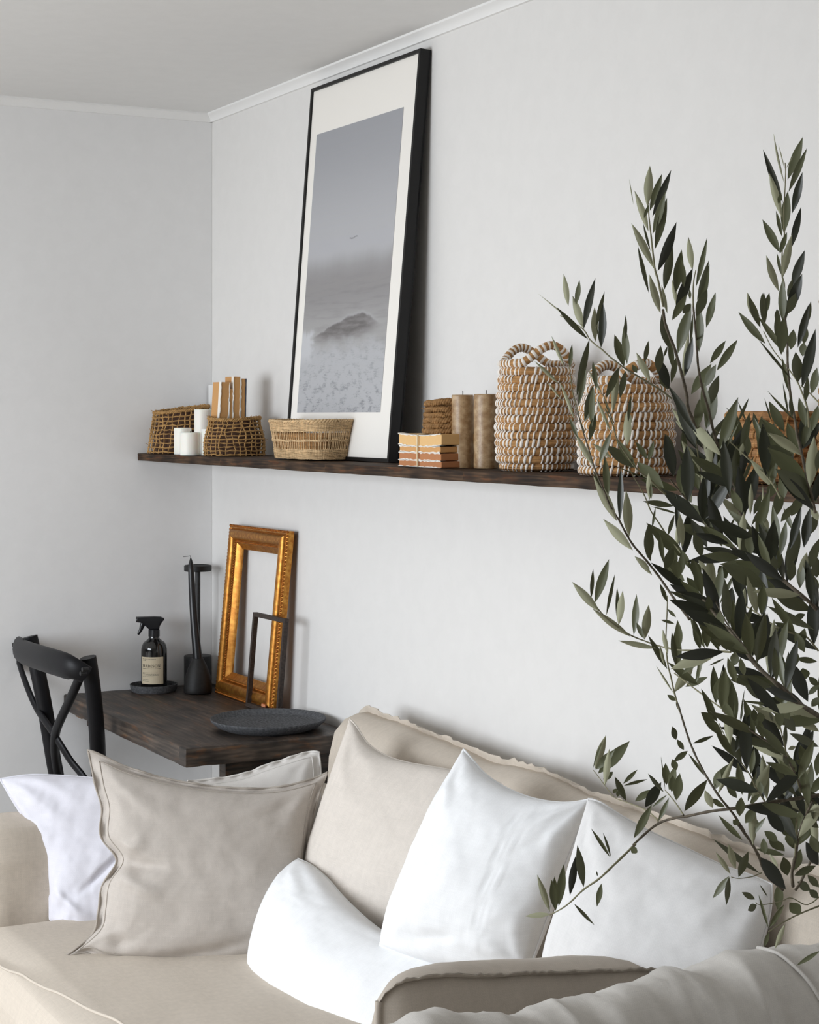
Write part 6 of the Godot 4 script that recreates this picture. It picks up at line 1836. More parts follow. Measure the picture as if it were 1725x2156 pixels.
	leaf_at(Vector3(3.349, 1.19, 0.678), Vector3(3.35, 1.202, 0.686), 0.0035, 0)
	leaf_at(Vector3(3.342, 1.215, 0.622), Vector3(3.351, 1.227, 0.614), 0.0070, 1)
	leaf_at(Vector3(3.351, 1.203, 0.625), Vector3(3.355, 1.213, 0.617), 0.0090, 0)
	leaf_at(Vector3(3.303, 1.216, 0.573), Vector3(3.296, 1.227, 0.582), 0.0083, 1)
	leaf_at(Vector3(3.346, 1.209, 0.664), Vector3(3.346, 1.228, 0.668), 0.0129, 0)
	leaf_at(Vector3(3.338, 1.188, 0.645), Vector3(3.33, 1.204, 0.654), 0.0120, 0)
	leaf_at(Vector3(3.263, 1.326, 0.567), Vector3(3.26, 1.356, 0.559), 0.0116, 0)
	leaf_at(Vector3(3.272, 1.318, 0.561), Vector3(3.279, 1.35, 0.562), 0.0126, 0)
	leaf_at(Vector3(3.251, 1.334, 0.572), Vector3(3.253, 1.358, 0.568), 0.0116, 1)
	leaf_at(Vector3(3.242, 1.344, 0.587), Vector3(3.24, 1.364, 0.588), 0.0106, 0)
	leaf_at(Vector3(3.257, 1.317, 0.537), Vector3(3.26, 1.343, 0.546), 0.0117, 1)
	leaf_at(Vector3(3.177, 1.293, 0.633), Vector3(3.173, 1.313, 0.634), 0.0097, 0)
	leaf_at(Vector3(3.229, 1.281, 0.657), Vector3(3.23, 1.301, 0.66), 0.0115, 0)
	leaf_at(Vector3(3.328, 1.27, 0.622), Vector3(3.331, 1.289, 0.617), 0.0091, 0)
	leaf_at(Vector3(3.29, 1.294, 0.6), Vector3(3.296, 1.3, 0.587), 0.0083, 1)
	leaf_at(Vector3(2.949, 1.067, 0.649), Vector3(2.947, 1.102, 0.633), 0.0040, 0)
	leaf_at(Vector3(2.909, 1.056, 0.619), Vector3(2.927, 1.103, 0.613), 0.0112, 2)
	leaf_at(Vector3(2.943, 1.063, 0.641), Vector3(2.962, 1.091, 0.623), 0.0116, 0)
	leaf_at(Vector3(2.916, 1.051, 0.619), Vector3(2.922, 1.089, 0.571), 0.0176, 1)
	leaf_at(Vector3(2.969, 1.047, 0.644), Vector3(2.975, 1.095, 0.643), 0.0097, 2)
	leaf_at(Vector3(2.955, 1.052, 0.637), Vector3(2.962, 1.062, 0.626), 0.0092, 0)
	leaf_at(Vector3(2.97, 1.024, 0.611), Vector3(2.972, 1.06, 0.632), 0.0092, 1)
	leaf_at(Vector3(2.982, 1.05, 0.624), Vector3(2.991, 1.069, 0.608), 0.0057, 0)
	leaf_at(Vector3(2.968, 1.044, 0.613), Vector3(2.977, 1.052, 0.583), 0.0046, 0)
	leaf_at(Vector3(2.965, 1.035, 0.628), Vector3(2.969, 1.042, 0.625), 0.0057, 0)
	leaf_at(Vector3(2.979, 1.033, 0.631), Vector3(2.977, 1.041, 0.628), 0.0051, 0)
	leaf_at(Vector3(3.053, 1.051, 0.611), Vector3(3.049, 1.076, 0.637), 0.0067, 1)
	leaf_at(Vector3(3.053, 1.054, 0.609), Vector3(3.056, 1.098, 0.615), 0.0022, 0)
	leaf_at(Vector3(3.056, 1.06, 0.609), Vector3(3.064, 1.092, 0.616), 0.0100, 0)
	leaf_at(Vector3(3.114, 1.114, 0.619), Vector3(3.11, 1.101, 0.638), 0.0076, 0)
	leaf_at(Vector3(3.096, 1.087, 0.623), Vector3(3.092, 1.101, 0.626), 0.0088, 0)
	leaf_at(Vector3(3.079, 1.059, 0.622), Vector3(3.09, 1.092, 0.618), 0.0110, 1)
	leaf_at(Vector3(3.121, 1.056, 0.642), Vector3(3.127, 1.09, 0.641), 0.0124, 1)
	leaf_at(Vector3(3.154, 1.05, 0.654), Vector3(3.174, 1.095, 0.638), 0.0149, 1)
	leaf_at(Vector3(3.199, 1.062, 0.646), Vector3(3.195, 1.083, 0.655), 0.0094, 2)
	leaf_at(Vector3(3.129, 1.119, 0.636), Vector3(3.124, 1.132, 0.643), 0.0065, 1)
	leaf_at(Vector3(3.109, 1.128, 0.633), Vector3(3.111, 1.146, 0.641), 0.0087, 0)
	leaf_at(Vector3(3.16, 1.133, 0.646), Vector3(3.168, 1.141, 0.62), 0.0053, 1)
	leaf_at(Vector3(3.186, 1.098, 0.648), Vector3(3.179, 1.128, 0.666), 0.0042, 0)
	leaf_at(Vector3(2.994, 1.028, 0.614), Vector3(3.006, 1.044, 0.596), 0.0091, 0)
	leaf_at(Vector3(3.018, 1.025, 0.615), Vector3(3.018, 1.055, 0.59), 0.0147, 0)
	leaf_at(Vector3(3.075, 1.003, 0.673), Vector3(3.08, 1.044, 0.648), 0.0104, 1)
	leaf_at(Vector3(3.066, 1.037, 0.638), Vector3(3.08, 1.054, 0.624), 0.0039, 0)
	leaf_at(Vector3(3.089, 1.024, 0.646), Vector3(3.094, 1.053, 0.631), 0.0066, 0)
	leaf_at(Vector3(3.169, 1.076, 0.62), Vector3(3.178, 1.102, 0.617), 0.0117, 0)
	leaf_at(Vector3(3.183, 1.059, 0.62), Vector3(3.178, 1.068, 0.631), 0.0063, 0)
	leaf_at(Vector3(3.105, 1.063, 0.637), Vector3(3.1, 1.083, 0.631), 0.0087, 0)
	leaf_at(Vector3(3.242, 1.156, 0.664), Vector3(3.238, 1.185, 0.693), 0.0111, 1)
	leaf_at(Vector3(3.224, 1.17, 0.659), Vector3(3.224, 1.193, 0.676), 0.0071, 0)
	leaf_at(Vector3(3.279, 1.129, 0.666), Vector3(3.275, 1.166, 0.683), 0.0099, 0)
	leaf_at(Vector3(3.25, 1.159, 0.659), Vector3(3.257, 1.178, 0.659), 0.0022, 0)
	leaf_at(Vector3(3.282, 1.179, 0.67), Vector3(3.282, 1.201, 0.666), 0.0020, 0)
	leaf_at(Vector3(3.285, 1.132, 0.668), Vector3(3.286, 1.166, 0.663), 0.0059, 0)
	leaf_at(Vector3(3.259, 1.112, 0.637), Vector3(3.26, 1.142, 0.633), 0.0075, 1)
	leaf_at(Vector3(3.215, 1.068, 0.577), Vector3(3.207, 1.121, 0.577), 0.0114, 2)
	leaf_at(Vector3(3.294, 1.16, 0.647), Vector3(3.297, 1.191, 0.656), 0.0119, 1)
	leaf_at(Vector3(3.308, 1.177, 0.668), Vector3(3.308, 1.198, 0.672), 0.0068, 0)
	leaf_at(Vector3(3.311, 1.162, 0.635), Vector3(3.297, 1.189, 0.642), 0.0034, 0)
	leaf_at(Vector3(3.279, 1.135, 0.607), Vector3(3.27, 1.152, 0.634), 0.0060, 0)
	leaf_at(Vector3(3.311, 1.148, 0.629), Vector3(3.302, 1.178, 0.624), 0.0059, 1)
	leaf_at(Vector3(3.202, 1.074, 0.604), Vector3(3.203, 1.116, 0.61), 0.0104, 1)
	leaf_at(Vector3(3.17, 1.079, 0.621), Vector3(3.181, 1.109, 0.605), 0.0125, 1)
	leaf_at(Vector3(3.2, 1.078, 0.639), Vector3(3.202, 1.12, 0.617), 0.0072, 2)
	leaf_at(Vector3(3.205, 1.093, 0.641), Vector3(3.216, 1.099, 0.622), 0.0072, 1)
	leaf_at(Vector3(3.221, 1.076, 0.627), Vector3(3.216, 1.093, 0.639), 0.0082, 1)
	leaf_at(Vector3(3.218, 1.053, 0.621), Vector3(3.225, 1.08, 0.624), 0.0113, 0)
	leaf_at(Vector3(3.206, 1.066, 0.599), Vector3(3.21, 1.104, 0.588), 0.0062, 0)
	leaf_at(Vector3(3.225, 1.078, 0.593), Vector3(3.221, 1.093, 0.593), 0.0082, 0)
	leaf_at(Vector3(3.23, 1.07, 0.615), Vector3(3.238, 1.082, 0.607), 0.0061, 1)
	leaf_at(Vector3(3.237, 1.073, 0.549), Vector3(3.227, 1.112, 0.583), 0.0093, 1)
	leaf_at(Vector3(3.211, 1.064, 0.534), Vector3(3.204, 1.086, 0.553), 0.0115, 0)
	leaf_at(Vector3(3.258, 1.094, 0.569), Vector3(3.247, 1.124, 0.583), 0.0112, 0)
	leaf_at(Vector3(3.298, 1.126, 0.614), Vector3(3.299, 1.144, 0.622), 0.0079, 1)
	leaf_at(Vector3(3.224, 1.074, 0.533), Vector3(3.219, 1.094, 0.535), 0.0115, 0)
	leaf_at(Vector3(3.281, 1.114, 0.587), Vector3(3.274, 1.133, 0.594), 0.0081, 0)
	leaf_at(Vector3(3.269, 1.095, 0.563), Vector3(3.267, 1.117, 0.57), 0.0061, 0)
	leaf_at(Vector3(3.27, 1.114, 0.561), Vector3(3.27, 1.144, 0.572), 0.0122, 1)
	leaf_at(Vector3(3.281, 1.117, 0.568), Vector3(3.272, 1.128, 0.581), 0.0091, 1)
	leaf_at(Vector3(3.292, 1.143, 0.563), Vector3(3.283, 1.16, 0.601), 0.0111, 0)
	leaf_at(Vector3(3.319, 1.17, 0.621), Vector3(3.318, 1.19, 0.638), 0.0128, 0)
	leaf_at(Vector3(3.289, 1.16, 0.56), Vector3(3.281, 1.178, 0.591), 0.0121, 2)
	leaf_at(Vector3(3.269, 1.103, 0.546), Vector3(3.275, 1.133, 0.548), 0.0092, 0)
	leaf_at(Vector3(3.21, 1.07, 0.508), Vector3(3.217, 1.108, 0.508), 0.0116, 1)
	leaf_at(Vector3(3.305, 1.147, 0.62), Vector3(3.307, 1.15, 0.609), 0.0049, 2)
	leaf_at(Vector3(3.202, 1.061, 0.523), Vector3(3.197, 1.07, 0.548), 0.0032, 2)
	leaf_at(Vector3(3.196, 1.06, 0.625), Vector3(3.187, 1.07, 0.639), 0.0072, 0)
	leaf_at(Vector3(3.176, 1.012, 0.583), Vector3(3.166, 1.042, 0.612), 0.0084, 0)
	leaf_at(Vector3(3.204, 1.04, 0.601), Vector3(3.216, 1.061, 0.595), 0.0114, 0)
	leaf_at(Vector3(3.217, 1.043, 0.621), Vector3(3.213, 1.049, 0.627), 0.0082, 1)
	leaf_at(Vector3(3.205, 1.023, 0.595), Vector3(3.22, 1.048, 0.58), 0.0062, 0)
	leaf_at(Vector3(3.195, 1.028, 0.576), Vector3(3.198, 1.043, 0.581), 0.0084, 1)
	leaf_at(Vector3(3.191, 1.018, 0.53), Vector3(3.172, 1.043, 0.544), 0.0148, 0)
	leaf_at(Vector3(3.212, 1.054, 0.535), Vector3(3.207, 1.045, 0.551), 0.0084, 0)
	leaf_at(Vector3(3.178, 1.03, 0.5), Vector3(3.179, 1.046, 0.51), 0.0118, 0)
	leaf_at(Vector3(3.175, 1.004, 0.527), Vector3(3.161, 1.015, 0.537), 0.0107, 1)
	leaf_at(Vector3(3.142, 0.998, 0.476), Vector3(3.135, 1.014, 0.486), 0.0163, 0)
	leaf_at(Vector3(3.17, 0.999, 0.487), Vector3(3.178, 1.018, 0.478), 0.0086, 1)
	leaf_at(Vector3(3.193, 1.019, 0.477), Vector3(3.189, 1.031, 0.495), 0.0085, 1)
	leaf_at(Vector3(3.205, 1.031, 0.487), Vector3(3.203, 1.044, 0.501), 0.0085, 0)
	leaf_at(Vector3(3.142, 0.987, 0.476), Vector3(3.143, 1.003, 0.486), 0.0120, 0)
	leaf_at(Vector3(3.353, 1.184, 0.671), Vector3(3.347, 1.205, 0.669), 0.0105, 0)
	leaf_at(Vector3(3.218, 1.055, 0.502), Vector3(3.215, 1.073, 0.512), 0.0126, 0)
	leaf_at(Vector3(3.024, 0.908, 0.763), Vector3(3.003, 0.904, 0.788), 0.0071, 2)
	leaf_at(Vector3(2.994, 0.901, 0.745), Vector3(2.986, 0.947, 0.757), 0.0083, 2)
	leaf_at(Vector3(3.006, 0.905, 0.744), Vector3(3.016, 0.953, 0.753), 0.0099, 1)
	leaf_at(Vector3(3.025, 0.913, 0.757), Vector3(3.02, 0.951, 0.76), 0.0098, 1)
	leaf_at(Vector3(2.996, 0.907, 0.733), Vector3(2.989, 0.958, 0.721), 0.0111, 1)
	leaf_at(Vector3(3.031, 0.93, 0.739), Vector3(3.033, 0.98, 0.733), 0.0110, 0)
	leaf_at(Vector3(3.08, 0.953, 0.751), Vector3(3.064, 1.001, 0.751), 0.0118, 1)
	leaf_at(Vector3(3.083, 0.986, 0.714), Vector3(3.082, 1.027, 0.74), 0.0054, 0)
	leaf_at(Vector3(3.051, 0.977, 0.691), Vector3(3.041, 1.006, 0.695), 0.0038, 0)
	leaf_at(Vector3(3.031, 0.919, 0.733), Vector3(3.043, 0.892, 0.713), 0.0049, 0)
	leaf_at(Vector3(3.101, 0.961, 0.739), Vector3(3.106, 0.935, 0.749), 0.0075, 1)
	leaf_at(Vector3(3.051, 0.955, 0.711), Vector3(3.048, 0.961, 0.711), 0.0020, 0)
	leaf_at(Vector3(3.1, 0.999, 0.687), Vector3(3.095, 0.991, 0.69), 0.0097, 1)
	leaf_at(Vector3(3.162, 0.964, 0.545), Vector3(3.14, 1.005, 0.608), 0.0096, 1)
	leaf_at(Vector3(3.187, 0.981, 0.602), Vector3(3.191, 1.015, 0.617), 0.0089, 2)
	leaf_at(Vector3(3.196, 0.979, 0.617), Vector3(3.193, 1.005, 0.635), 0.0062, 2)
	leaf_at(Vector3(3.175, 0.967, 0.588), Vector3(3.18, 1, 0.579), 0.0116, 0)
	leaf_at(Vector3(3.178, 0.971, 0.605), Vector3(3.163, 0.942, 0.616), 0.0089, 0)
	leaf_at(Vector3(3.205, 0.979, 0.626), Vector3(3.207, 0.947, 0.634), 0.0082, 0)
	leaf_at(Vector3(3.146, 0.927, 0.539), Vector3(3.138, 0.936, 0.554), 0.0075, 0)
	leaf_at(Vector3(3.185, 0.933, 0.568), Vector3(3.183, 0.928, 0.582), 0.0095, 1)
	leaf_at(Vector3(3.124, 0.92, 0.501), Vector3(3.118, 0.936, 0.51), 0.0022, 1)
	leaf_at(Vector3(3.179, 0.9, 0.545), Vector3(3.173, 0.942, 0.555), 0.0042, 1)
	leaf_at(Vector3(3.163, 0.984, 0.545), Vector3(3.179, 0.944, 0.521), 0.0202, 0)
	leaf_at(Vector3(3.114, 0.897, 0.476), Vector3(3.106, 0.931, 0.467), 0.0121, 0)
	leaf_at(Vector3(3.174, 0.898, 0.54), Vector3(3.191, 0.933, 0.529), 0.0064, 1)
	leaf_at(Vector3(3.155, 0.893, 0.519), Vector3(3.155, 0.916, 0.505), 0.0054, 1)
	leaf_at(Vector3(3.153, 0.886, 0.523), Vector3(3.148, 0.867, 0.526), 0.0054, 1)
	leaf_at(Vector3(3.128, 0.884, 0.476), Vector3(3.128, 0.854, 0.493), 0.0066, 2)
	leaf_at(Vector3(3.111, 0.939, 0.458), Vector3(3.115, 0.966, 0.469), 0.0144, 0)
	leaf_at(Vector3(3.138, 0.979, 0.485), Vector3(3.133, 0.999, 0.507), 0.0142, 0)
	leaf_at(Vector3(3.144, 0.982, 0.475), Vector3(3.133, 1.005, 0.477), 0.0131, 0)
	leaf_at(Vector3(3.122, 0.948, 0.456), Vector3(3.133, 0.977, 0.455), 0.0121, 0)
	leaf_at(Vector3(3.124, 0.942, 0.458), Vector3(3.135, 0.954, 0.431), 0.0099, 0)
	leaf_at(Vector3(3.145, 0.957, 0.436), Vector3(3.142, 0.989, 0.456), 0.0165, 0)
	leaf_at(Vector3(3.159, 0.977, 0.448), Vector3(3.154, 1, 0.457), 0.0142, 0)
	leaf_at(Vector3(3.166, 0.987, 0.54), Vector3(3.165, 1.008, 0.541), 0.0096, 0)
	leaf_at(Vector3(3.153, 0.979, 0.498), Vector3(3.133, 0.986, 0.527), 0.0076, 0)
	leaf_at(Vector3(3.155, 0.965, 0.51), Vector3(3.145, 0.981, 0.516), 0.0054, 2)
	leaf_at(Vector3(3.089, 0.908, 0.401), Vector3(3.08, 0.919, 0.417), 0.0124, 0)
	leaf_at(Vector3(3.115, 0.919, 0.409), Vector3(3.103, 0.933, 0.419), 0.0101, 1)
	leaf_at(Vector3(3.121, 0.907, 0.415), Vector3(3.112, 0.917, 0.424), 0.0100, 1)
	leaf_at(Vector3(3.125, 0.892, 0.448), Vector3(3.116, 0.906, 0.459), 0.0166, 0)
	leaf_at(Vector3(3.156, 0.852, 0.443), Vector3(3.14, 0.832, 0.468), 0.0060, 1)
	leaf_at(Vector3(3.047, 1.487, 0.54), Vector3(3.044, 1.527, 0.51), 0.0089, 0)
	leaf_at(Vector3(3.013, 1.484, 0.513), Vector3(3.004, 1.533, 0.549), 0.0122, 0)
	leaf_at(Vector3(3.015, 1.461, 0.502), Vector3(3.017, 1.509, 0.487), 0.0111, 1)
	leaf_at(Vector3(3.013, 1.459, 0.499), Vector3(2.987, 1.491, 0.526), 0.0120, 0)
	leaf_at(Vector3(3.009, 1.422, 0.475), Vector3(3.026, 1.48, 0.476), 0.0141, 1)
	leaf_at(Vector3(3.037, 1.432, 0.502), Vector3(3.056, 1.486, 0.487), 0.0154, 1)
	leaf_at(Vector3(2.974, 1.442, 0.461), Vector3(3.003, 1.518, 0.468), 0.0201, 1)
	leaf_at(Vector3(3.084, 1.479, 0.543), Vector3(3.045, 1.525, 0.573), 0.0158, 2)
	leaf_at(Vector3(3.015, 1.468, 0.484), Vector3(3.034, 1.51, 0.472), 0.0101, 1)
	leaf_at(Vector3(3.095, 1.487, 0.555), Vector3(3.12, 1.554, 0.544), 0.0158, 1)
	leaf_at(Vector3(3.071, 1.447, 0.517), Vector3(3.062, 1.481, 0.578), 0.0146, 1)
	leaf_at(Vector3(3.069, 1.436, 0.509), Vector3(3.065, 1.494, 0.507), 0.0136, 1)
	leaf_at(Vector3(3.015, 1.431, 0.465), Vector3(3.012, 1.494, 0.447), 0.0148, 0)
	leaf_at(Vector3(3.096, 1.439, 0.531), Vector3(3.062, 1.46, 0.565), 0.0113, 0)
	leaf_at(Vector3(3.292, 1.484, 0.588), Vector3(3.285, 1.513, 0.634), 0.0129, 2)
	leaf_at(Vector3(3.254, 1.486, 0.557), Vector3(3.224, 1.52, 0.591), 0.0114, 0)
	leaf_at(Vector3(3.247, 1.488, 0.551), Vector3(3.245, 1.543, 0.54), 0.0131, 0)
	leaf_at(Vector3(3.269, 1.49, 0.57), Vector3(3.293, 1.526, 0.559), 0.0114, 0)
	leaf_at(Vector3(3.249, 1.45, 0.542), Vector3(3.231, 1.494, 0.593), 0.0136, 1)
	leaf_at(Vector3(3.31, 1.447, 0.592), Vector3(3.314, 1.507, 0.589), 0.0141, 2)
	leaf_at(Vector3(3.275, 1.416, 0.553), Vector3(3.261, 1.463, 0.589), 0.0133, 1)
	leaf_at(Vector3(3.28, 1.427, 0.561), Vector3(3.29, 1.471, 0.557), 0.0112, 0)
	leaf_at(Vector3(3.287, 1.42, 0.565), Vector3(3.263, 1.465, 0.605), 0.0147, 0)
	leaf_at(Vector3(2.983, 1.431, 0.535), Vector3(2.958, 1.446, 0.581), 0.0120, 1)
	leaf_at(Vector3(2.983, 1.418, 0.522), Vector3(2.97, 1.482, 0.492), 0.0141, 0)
	leaf_at(Vector3(3.051, 1.419, 0.571), Vector3(3.039, 1.491, 0.562), 0.0186, 0)
	leaf_at(Vector3(3.057, 1.395, 0.553), Vector3(3.064, 1.455, 0.56), 0.0129, 0)
	leaf_at(Vector3(3.067, 1.392, 0.558), Vector3(3.019, 1.438, 0.591), 0.0184, 0)
	leaf_at(Vector3(3.055, 1.385, 0.539), Vector3(3.051, 1.429, 0.555), 0.0123, 0)
	leaf_at(Vector3(3.036, 1.381, 0.521), Vector3(3.046, 1.431, 0.53), 0.0098, 2)
	leaf_at(Vector3(3.074, 1.372, 0.533), Vector3(3.083, 1.433, 0.569), 0.0156, 0)
	leaf_at(Vector3(3.072, 1.373, 0.533), Vector3(3.037, 1.389, 0.579), 0.0159, 1)
	leaf_at(Vector3(3.133, 1.371, 0.569), Vector3(3.12, 1.385, 0.618), 0.0105, 0)
	leaf_at(Vector3(3.134, 1.359, 0.554), Vector3(3.138, 1.411, 0.551), 0.0112, 2)
	leaf_at(Vector3(3.113, 1.361, 0.542), Vector3(3.089, 1.393, 0.573), 0.0124, 1)
	leaf_at(Vector3(3.106, 1.352, 0.526), Vector3(3.066, 1.364, 0.558), 0.0126, 0)
	leaf_at(Vector3(3.121, 1.354, 0.54), Vector3(3.095, 1.349, 0.607), 0.0156, 0)
	leaf_at(Vector3(3.242, 1.349, 0.598), Vector3(3.215, 1.358, 0.625), 0.0097, 0)
	leaf_at(Vector3(3.189, 1.342, 0.551), Vector3(3.195, 1.403, 0.587), 0.0145, 0)
	leaf_at(Vector3(3.23, 1.338, 0.573), Vector3(3.212, 1.403, 0.583), 0.0159, 0)
	leaf_at(Vector3(3.243, 1.346, 0.594), Vector3(3.238, 1.39, 0.61), 0.0100, 0)
	leaf_at(Vector3(3.217, 1.339, 0.566), Vector3(3.194, 1.373, 0.616), 0.0138, 0)
	leaf_at(Vector3(3.225, 1.346, 0.581), Vector3(3.246, 1.412, 0.593), 0.0165, 0)
	leaf_at(Vector3(3.15, 1.343, 0.528), Vector3(3.153, 1.41, 0.524), 0.0168, 1)
	leaf_at(Vector3(3.205, 1.329, 0.542), Vector3(3.213, 1.392, 0.565), 0.0132, 0)
	leaf_at(Vector3(3.195, 1.325, 0.53), Vector3(3.189, 1.393, 0.513), 0.0168, 0)
	leaf_at(Vector3(3.266, 1.336, 0.593), Vector3(3.259, 1.374, 0.652), 0.0138, 0)
	leaf_at(Vector3(3.232, 1.306, 0.528), Vector3(3.198, 1.336, 0.576), 0.0157, 0)
	leaf_at(Vector3(3.303, 1.323, 0.599), Vector3(3.288, 1.33, 0.654), 0.0119, 2)
	leaf_at(Vector3(3.284, 1.309, 0.566), Vector3(3.288, 1.357, 0.574), 0.0107, 0)
	leaf_at(Vector3(3.271, 1.3, 0.546), Vector3(3.266, 1.361, 0.559), 0.0154, 0)
	leaf_at(Vector3(3.036, 1.349, 0.567), Vector3(3.05, 1.409, 0.567), 0.0148, 0)
	leaf_at(Vector3(3.054, 1.346, 0.576), Vector3(3.04, 1.398, 0.63), 0.0164, 1)
	leaf_at(Vector3(2.987, 1.485, 0.508), Vector3(2.976, 1.535, 0.535), 0.0113, 0)
	leaf_at(Vector3(3.043, 1.488, 0.551), Vector3(3.029, 1.557, 0.574), 0.0164, 0)
	leaf_at(Vector3(3.018, 1.448, 0.526), Vector3(3.019, 1.5, 0.557), 0.0140, 2)
	leaf_at(Vector3(3.035, 1.452, 0.539), Vector3(3.02, 1.486, 0.565), 0.0110, 1)
	leaf_at(Vector3(3.028, 1.435, 0.532), Vector3(3.017, 1.486, 0.508), 0.0112, 2)
	leaf_at(Vector3(2.966, 1.442, 0.485), Vector3(2.961, 1.482, 0.52), 0.0125, 0)
	leaf_at(Vector3(3.051, 1.395, 0.546), Vector3(3.089, 1.453, 0.525), 0.0165, 0)
	leaf_at(Vector3(3.015, 1.405, 0.52), Vector3(3.033, 1.452, 0.488), 0.0135, 0)
	leaf_at(Vector3(3.042, 1.41, 0.54), Vector3(3.041, 1.458, 0.516), 0.0107, 0)
	leaf_at(Vector3(3.019, 1.455, 0.503), Vector3(3.01, 1.512, 0.504), 0.0149, 0)
	leaf_at(Vector3(2.979, 1.438, 0.459), Vector3(2.996, 1.492, 0.467), 0.0113, 0)
	leaf_at(Vector3(3.045, 1.436, 0.506), Vector3(3.04, 1.509, 0.503), 0.0149, 1)
	leaf_at(Vector3(2.99, 1.428, 0.459), Vector3(2.973, 1.502, 0.44), 0.0188, 0)
	leaf_at(Vector3(3.099, 1.43, 0.542), Vector3(3.104, 1.502, 0.555), 0.0152, 0)
	leaf_at(Vector3(3.022, 1.426, 0.482), Vector3(3.025, 1.5, 0.493), 0.0186, 0)
	leaf_at(Vector3(3.069, 1.401, 0.498), Vector3(3.087, 1.47, 0.483), 0.0188, 0)
	leaf_at(Vector3(3.073, 1.396, 0.498), Vector3(3.082, 1.467, 0.513), 0.0166, 0)
	leaf_at(Vector3(3.142, 1.386, 0.539), Vector3(3.112, 1.413, 0.558), 0.0093, 0)
	leaf_at(Vector3(3.074, 1.387, 0.49), Vector3(3.07, 1.427, 0.533), 0.0139, 2)
	leaf_at(Vector3(3.157, 1.381, 0.547), Vector3(3.17, 1.441, 0.535), 0.0133, 1)
	leaf_at(Vector3(3.16, 1.375, 0.546), Vector3(3.122, 1.406, 0.594), 0.0157, 0)
	leaf_at(Vector3(3.135, 1.374, 0.526), Vector3(3.097, 1.395, 0.557), 0.0115, 0)
	leaf_at(Vector3(3.138, 1.355, 0.519), Vector3(3.091, 1.39, 0.553), 0.0164, 0)
	leaf_at(Vector3(3.205, 1.349, 0.566), Vector3(3.197, 1.393, 0.565), 0.0109, 1)
	leaf_at(Vector3(3.151, 1.349, 0.526), Vector3(3.136, 1.399, 0.519), 0.0127, 2)
	leaf_at(Vector3(3.166, 1.344, 0.533), Vector3(3.133, 1.359, 0.571), 0.0121, 0)
	leaf_at(Vector3(3.055, 1.482, 0.488), Vector3(3.052, 1.537, 0.497), 0.0132, 1)
	leaf_at(Vector3(3.081, 1.483, 0.509), Vector3(3.079, 1.534, 0.496), 0.0105, 1)
	leaf_at(Vector3(3.074, 1.468, 0.484), Vector3(3.041, 1.503, 0.531), 0.0175, 0)
	leaf_at(Vector3(3.156, 1.455, 0.53), Vector3(3.155, 1.515, 0.526), 0.0141, 2)
	leaf_at(Vector3(3.2, 1.453, 0.562), Vector3(3.191, 1.521, 0.547), 0.0155, 1)
	leaf_at(Vector3(3.196, 1.456, 0.562), Vector3(3.203, 1.522, 0.573), 0.0150, 0)
	leaf_at(Vector3(3.159, 1.444, 0.521), Vector3(3.153, 1.495, 0.517), 0.0132, 1)
	leaf_at(Vector3(3.196, 1.432, 0.541), Vector3(3.193, 1.49, 0.518), 0.0155, 0)
	leaf_at(Vector3(3.142, 1.438, 0.503), Vector3(3.132, 1.473, 0.537), 0.0113, 2)
	leaf_at(Vector3(3.266, 1.259, 0.687), Vector3(3.238, 1.243, 0.738), 0.0161, 2)
	leaf_at(Vector3(3.203, 1.249, 0.639), Vector3(3.209, 1.296, 0.668), 0.0105, 1)
	leaf_at(Vector3(3.231, 1.256, 0.678), Vector3(3.215, 1.228, 0.704), 0.0099, 0)
	leaf_at(Vector3(3.294, 1.263, 0.703), Vector3(3.283, 1.26, 0.77), 0.0130, 0)
	leaf_at(Vector3(3.211, 1.014, 0.595), Vector3(3.206, 1.066, 0.591), 0.0107, 2)
	leaf_at(Vector3(3.138, 1.297, 0.607), Vector3(3.115, 1.327, 0.631), 0.0100, 0)
	leaf_at(Vector3(3.113, 1.291, 0.585), Vector3(3.105, 1.321, 0.645), 0.0155, 0)
	leaf_at(Vector3(3.178, 1.285, 0.622), Vector3(3.158, 1.309, 0.683), 0.0155, 0)
	leaf_at(Vector3(3.17, 1.282, 0.614), Vector3(3.181, 1.347, 0.645), 0.0163, 0)
	leaf_at(Vector3(3.252, 1.282, 0.665), Vector3(3.226, 1.305, 0.712), 0.0155, 0)
	leaf_at(Vector3(3.192, 1.274, 0.618), Vector3(3.168, 1.301, 0.643), 0.0113, 1)
	leaf_at(Vector3(3.279, 1.267, 0.668), Vector3(3.259, 1.285, 0.708), 0.0116, 1)
	leaf_at(Vector3(3.222, 1.266, 0.629), Vector3(3.212, 1.31, 0.631), 0.0113, 0)
	leaf_at(Vector3(3.272, 1.269, 0.665), Vector3(3.268, 1.331, 0.657), 0.0140, 0)
	leaf_at(Vector3(3.296, 1.249, 0.662), Vector3(3.283, 1.275, 0.7), 0.0108, 0)
	leaf_at(Vector3(3.259, 1.249, 0.639), Vector3(3.231, 1.277, 0.673), 0.0131, 1)
	leaf_at(Vector3(3.326, 1.232, 0.661), Vector3(3.318, 1.292, 0.641), 0.0146, 0)
	leaf_at(Vector3(3.382, 1.245, 0.709), Vector3(3.396, 1.303, 0.708), 0.0136, 0)
	leaf_at(Vector3(3.288, 1.227, 0.631), Vector3(3.284, 1.274, 0.618), 0.0112, 0)
	leaf_at(Vector3(3.301, 1.223, 0.634), Vector3(3.279, 1.241, 0.689), 0.0157, 0)
	leaf_at(Vector3(3.307, 1.22, 0.634), Vector3(3.281, 1.222, 0.667), 0.0106, 2)
	leaf_at(Vector3(3.305, 1.209, 0.619), Vector3(3.291, 1.256, 0.611), 0.0102, 1)
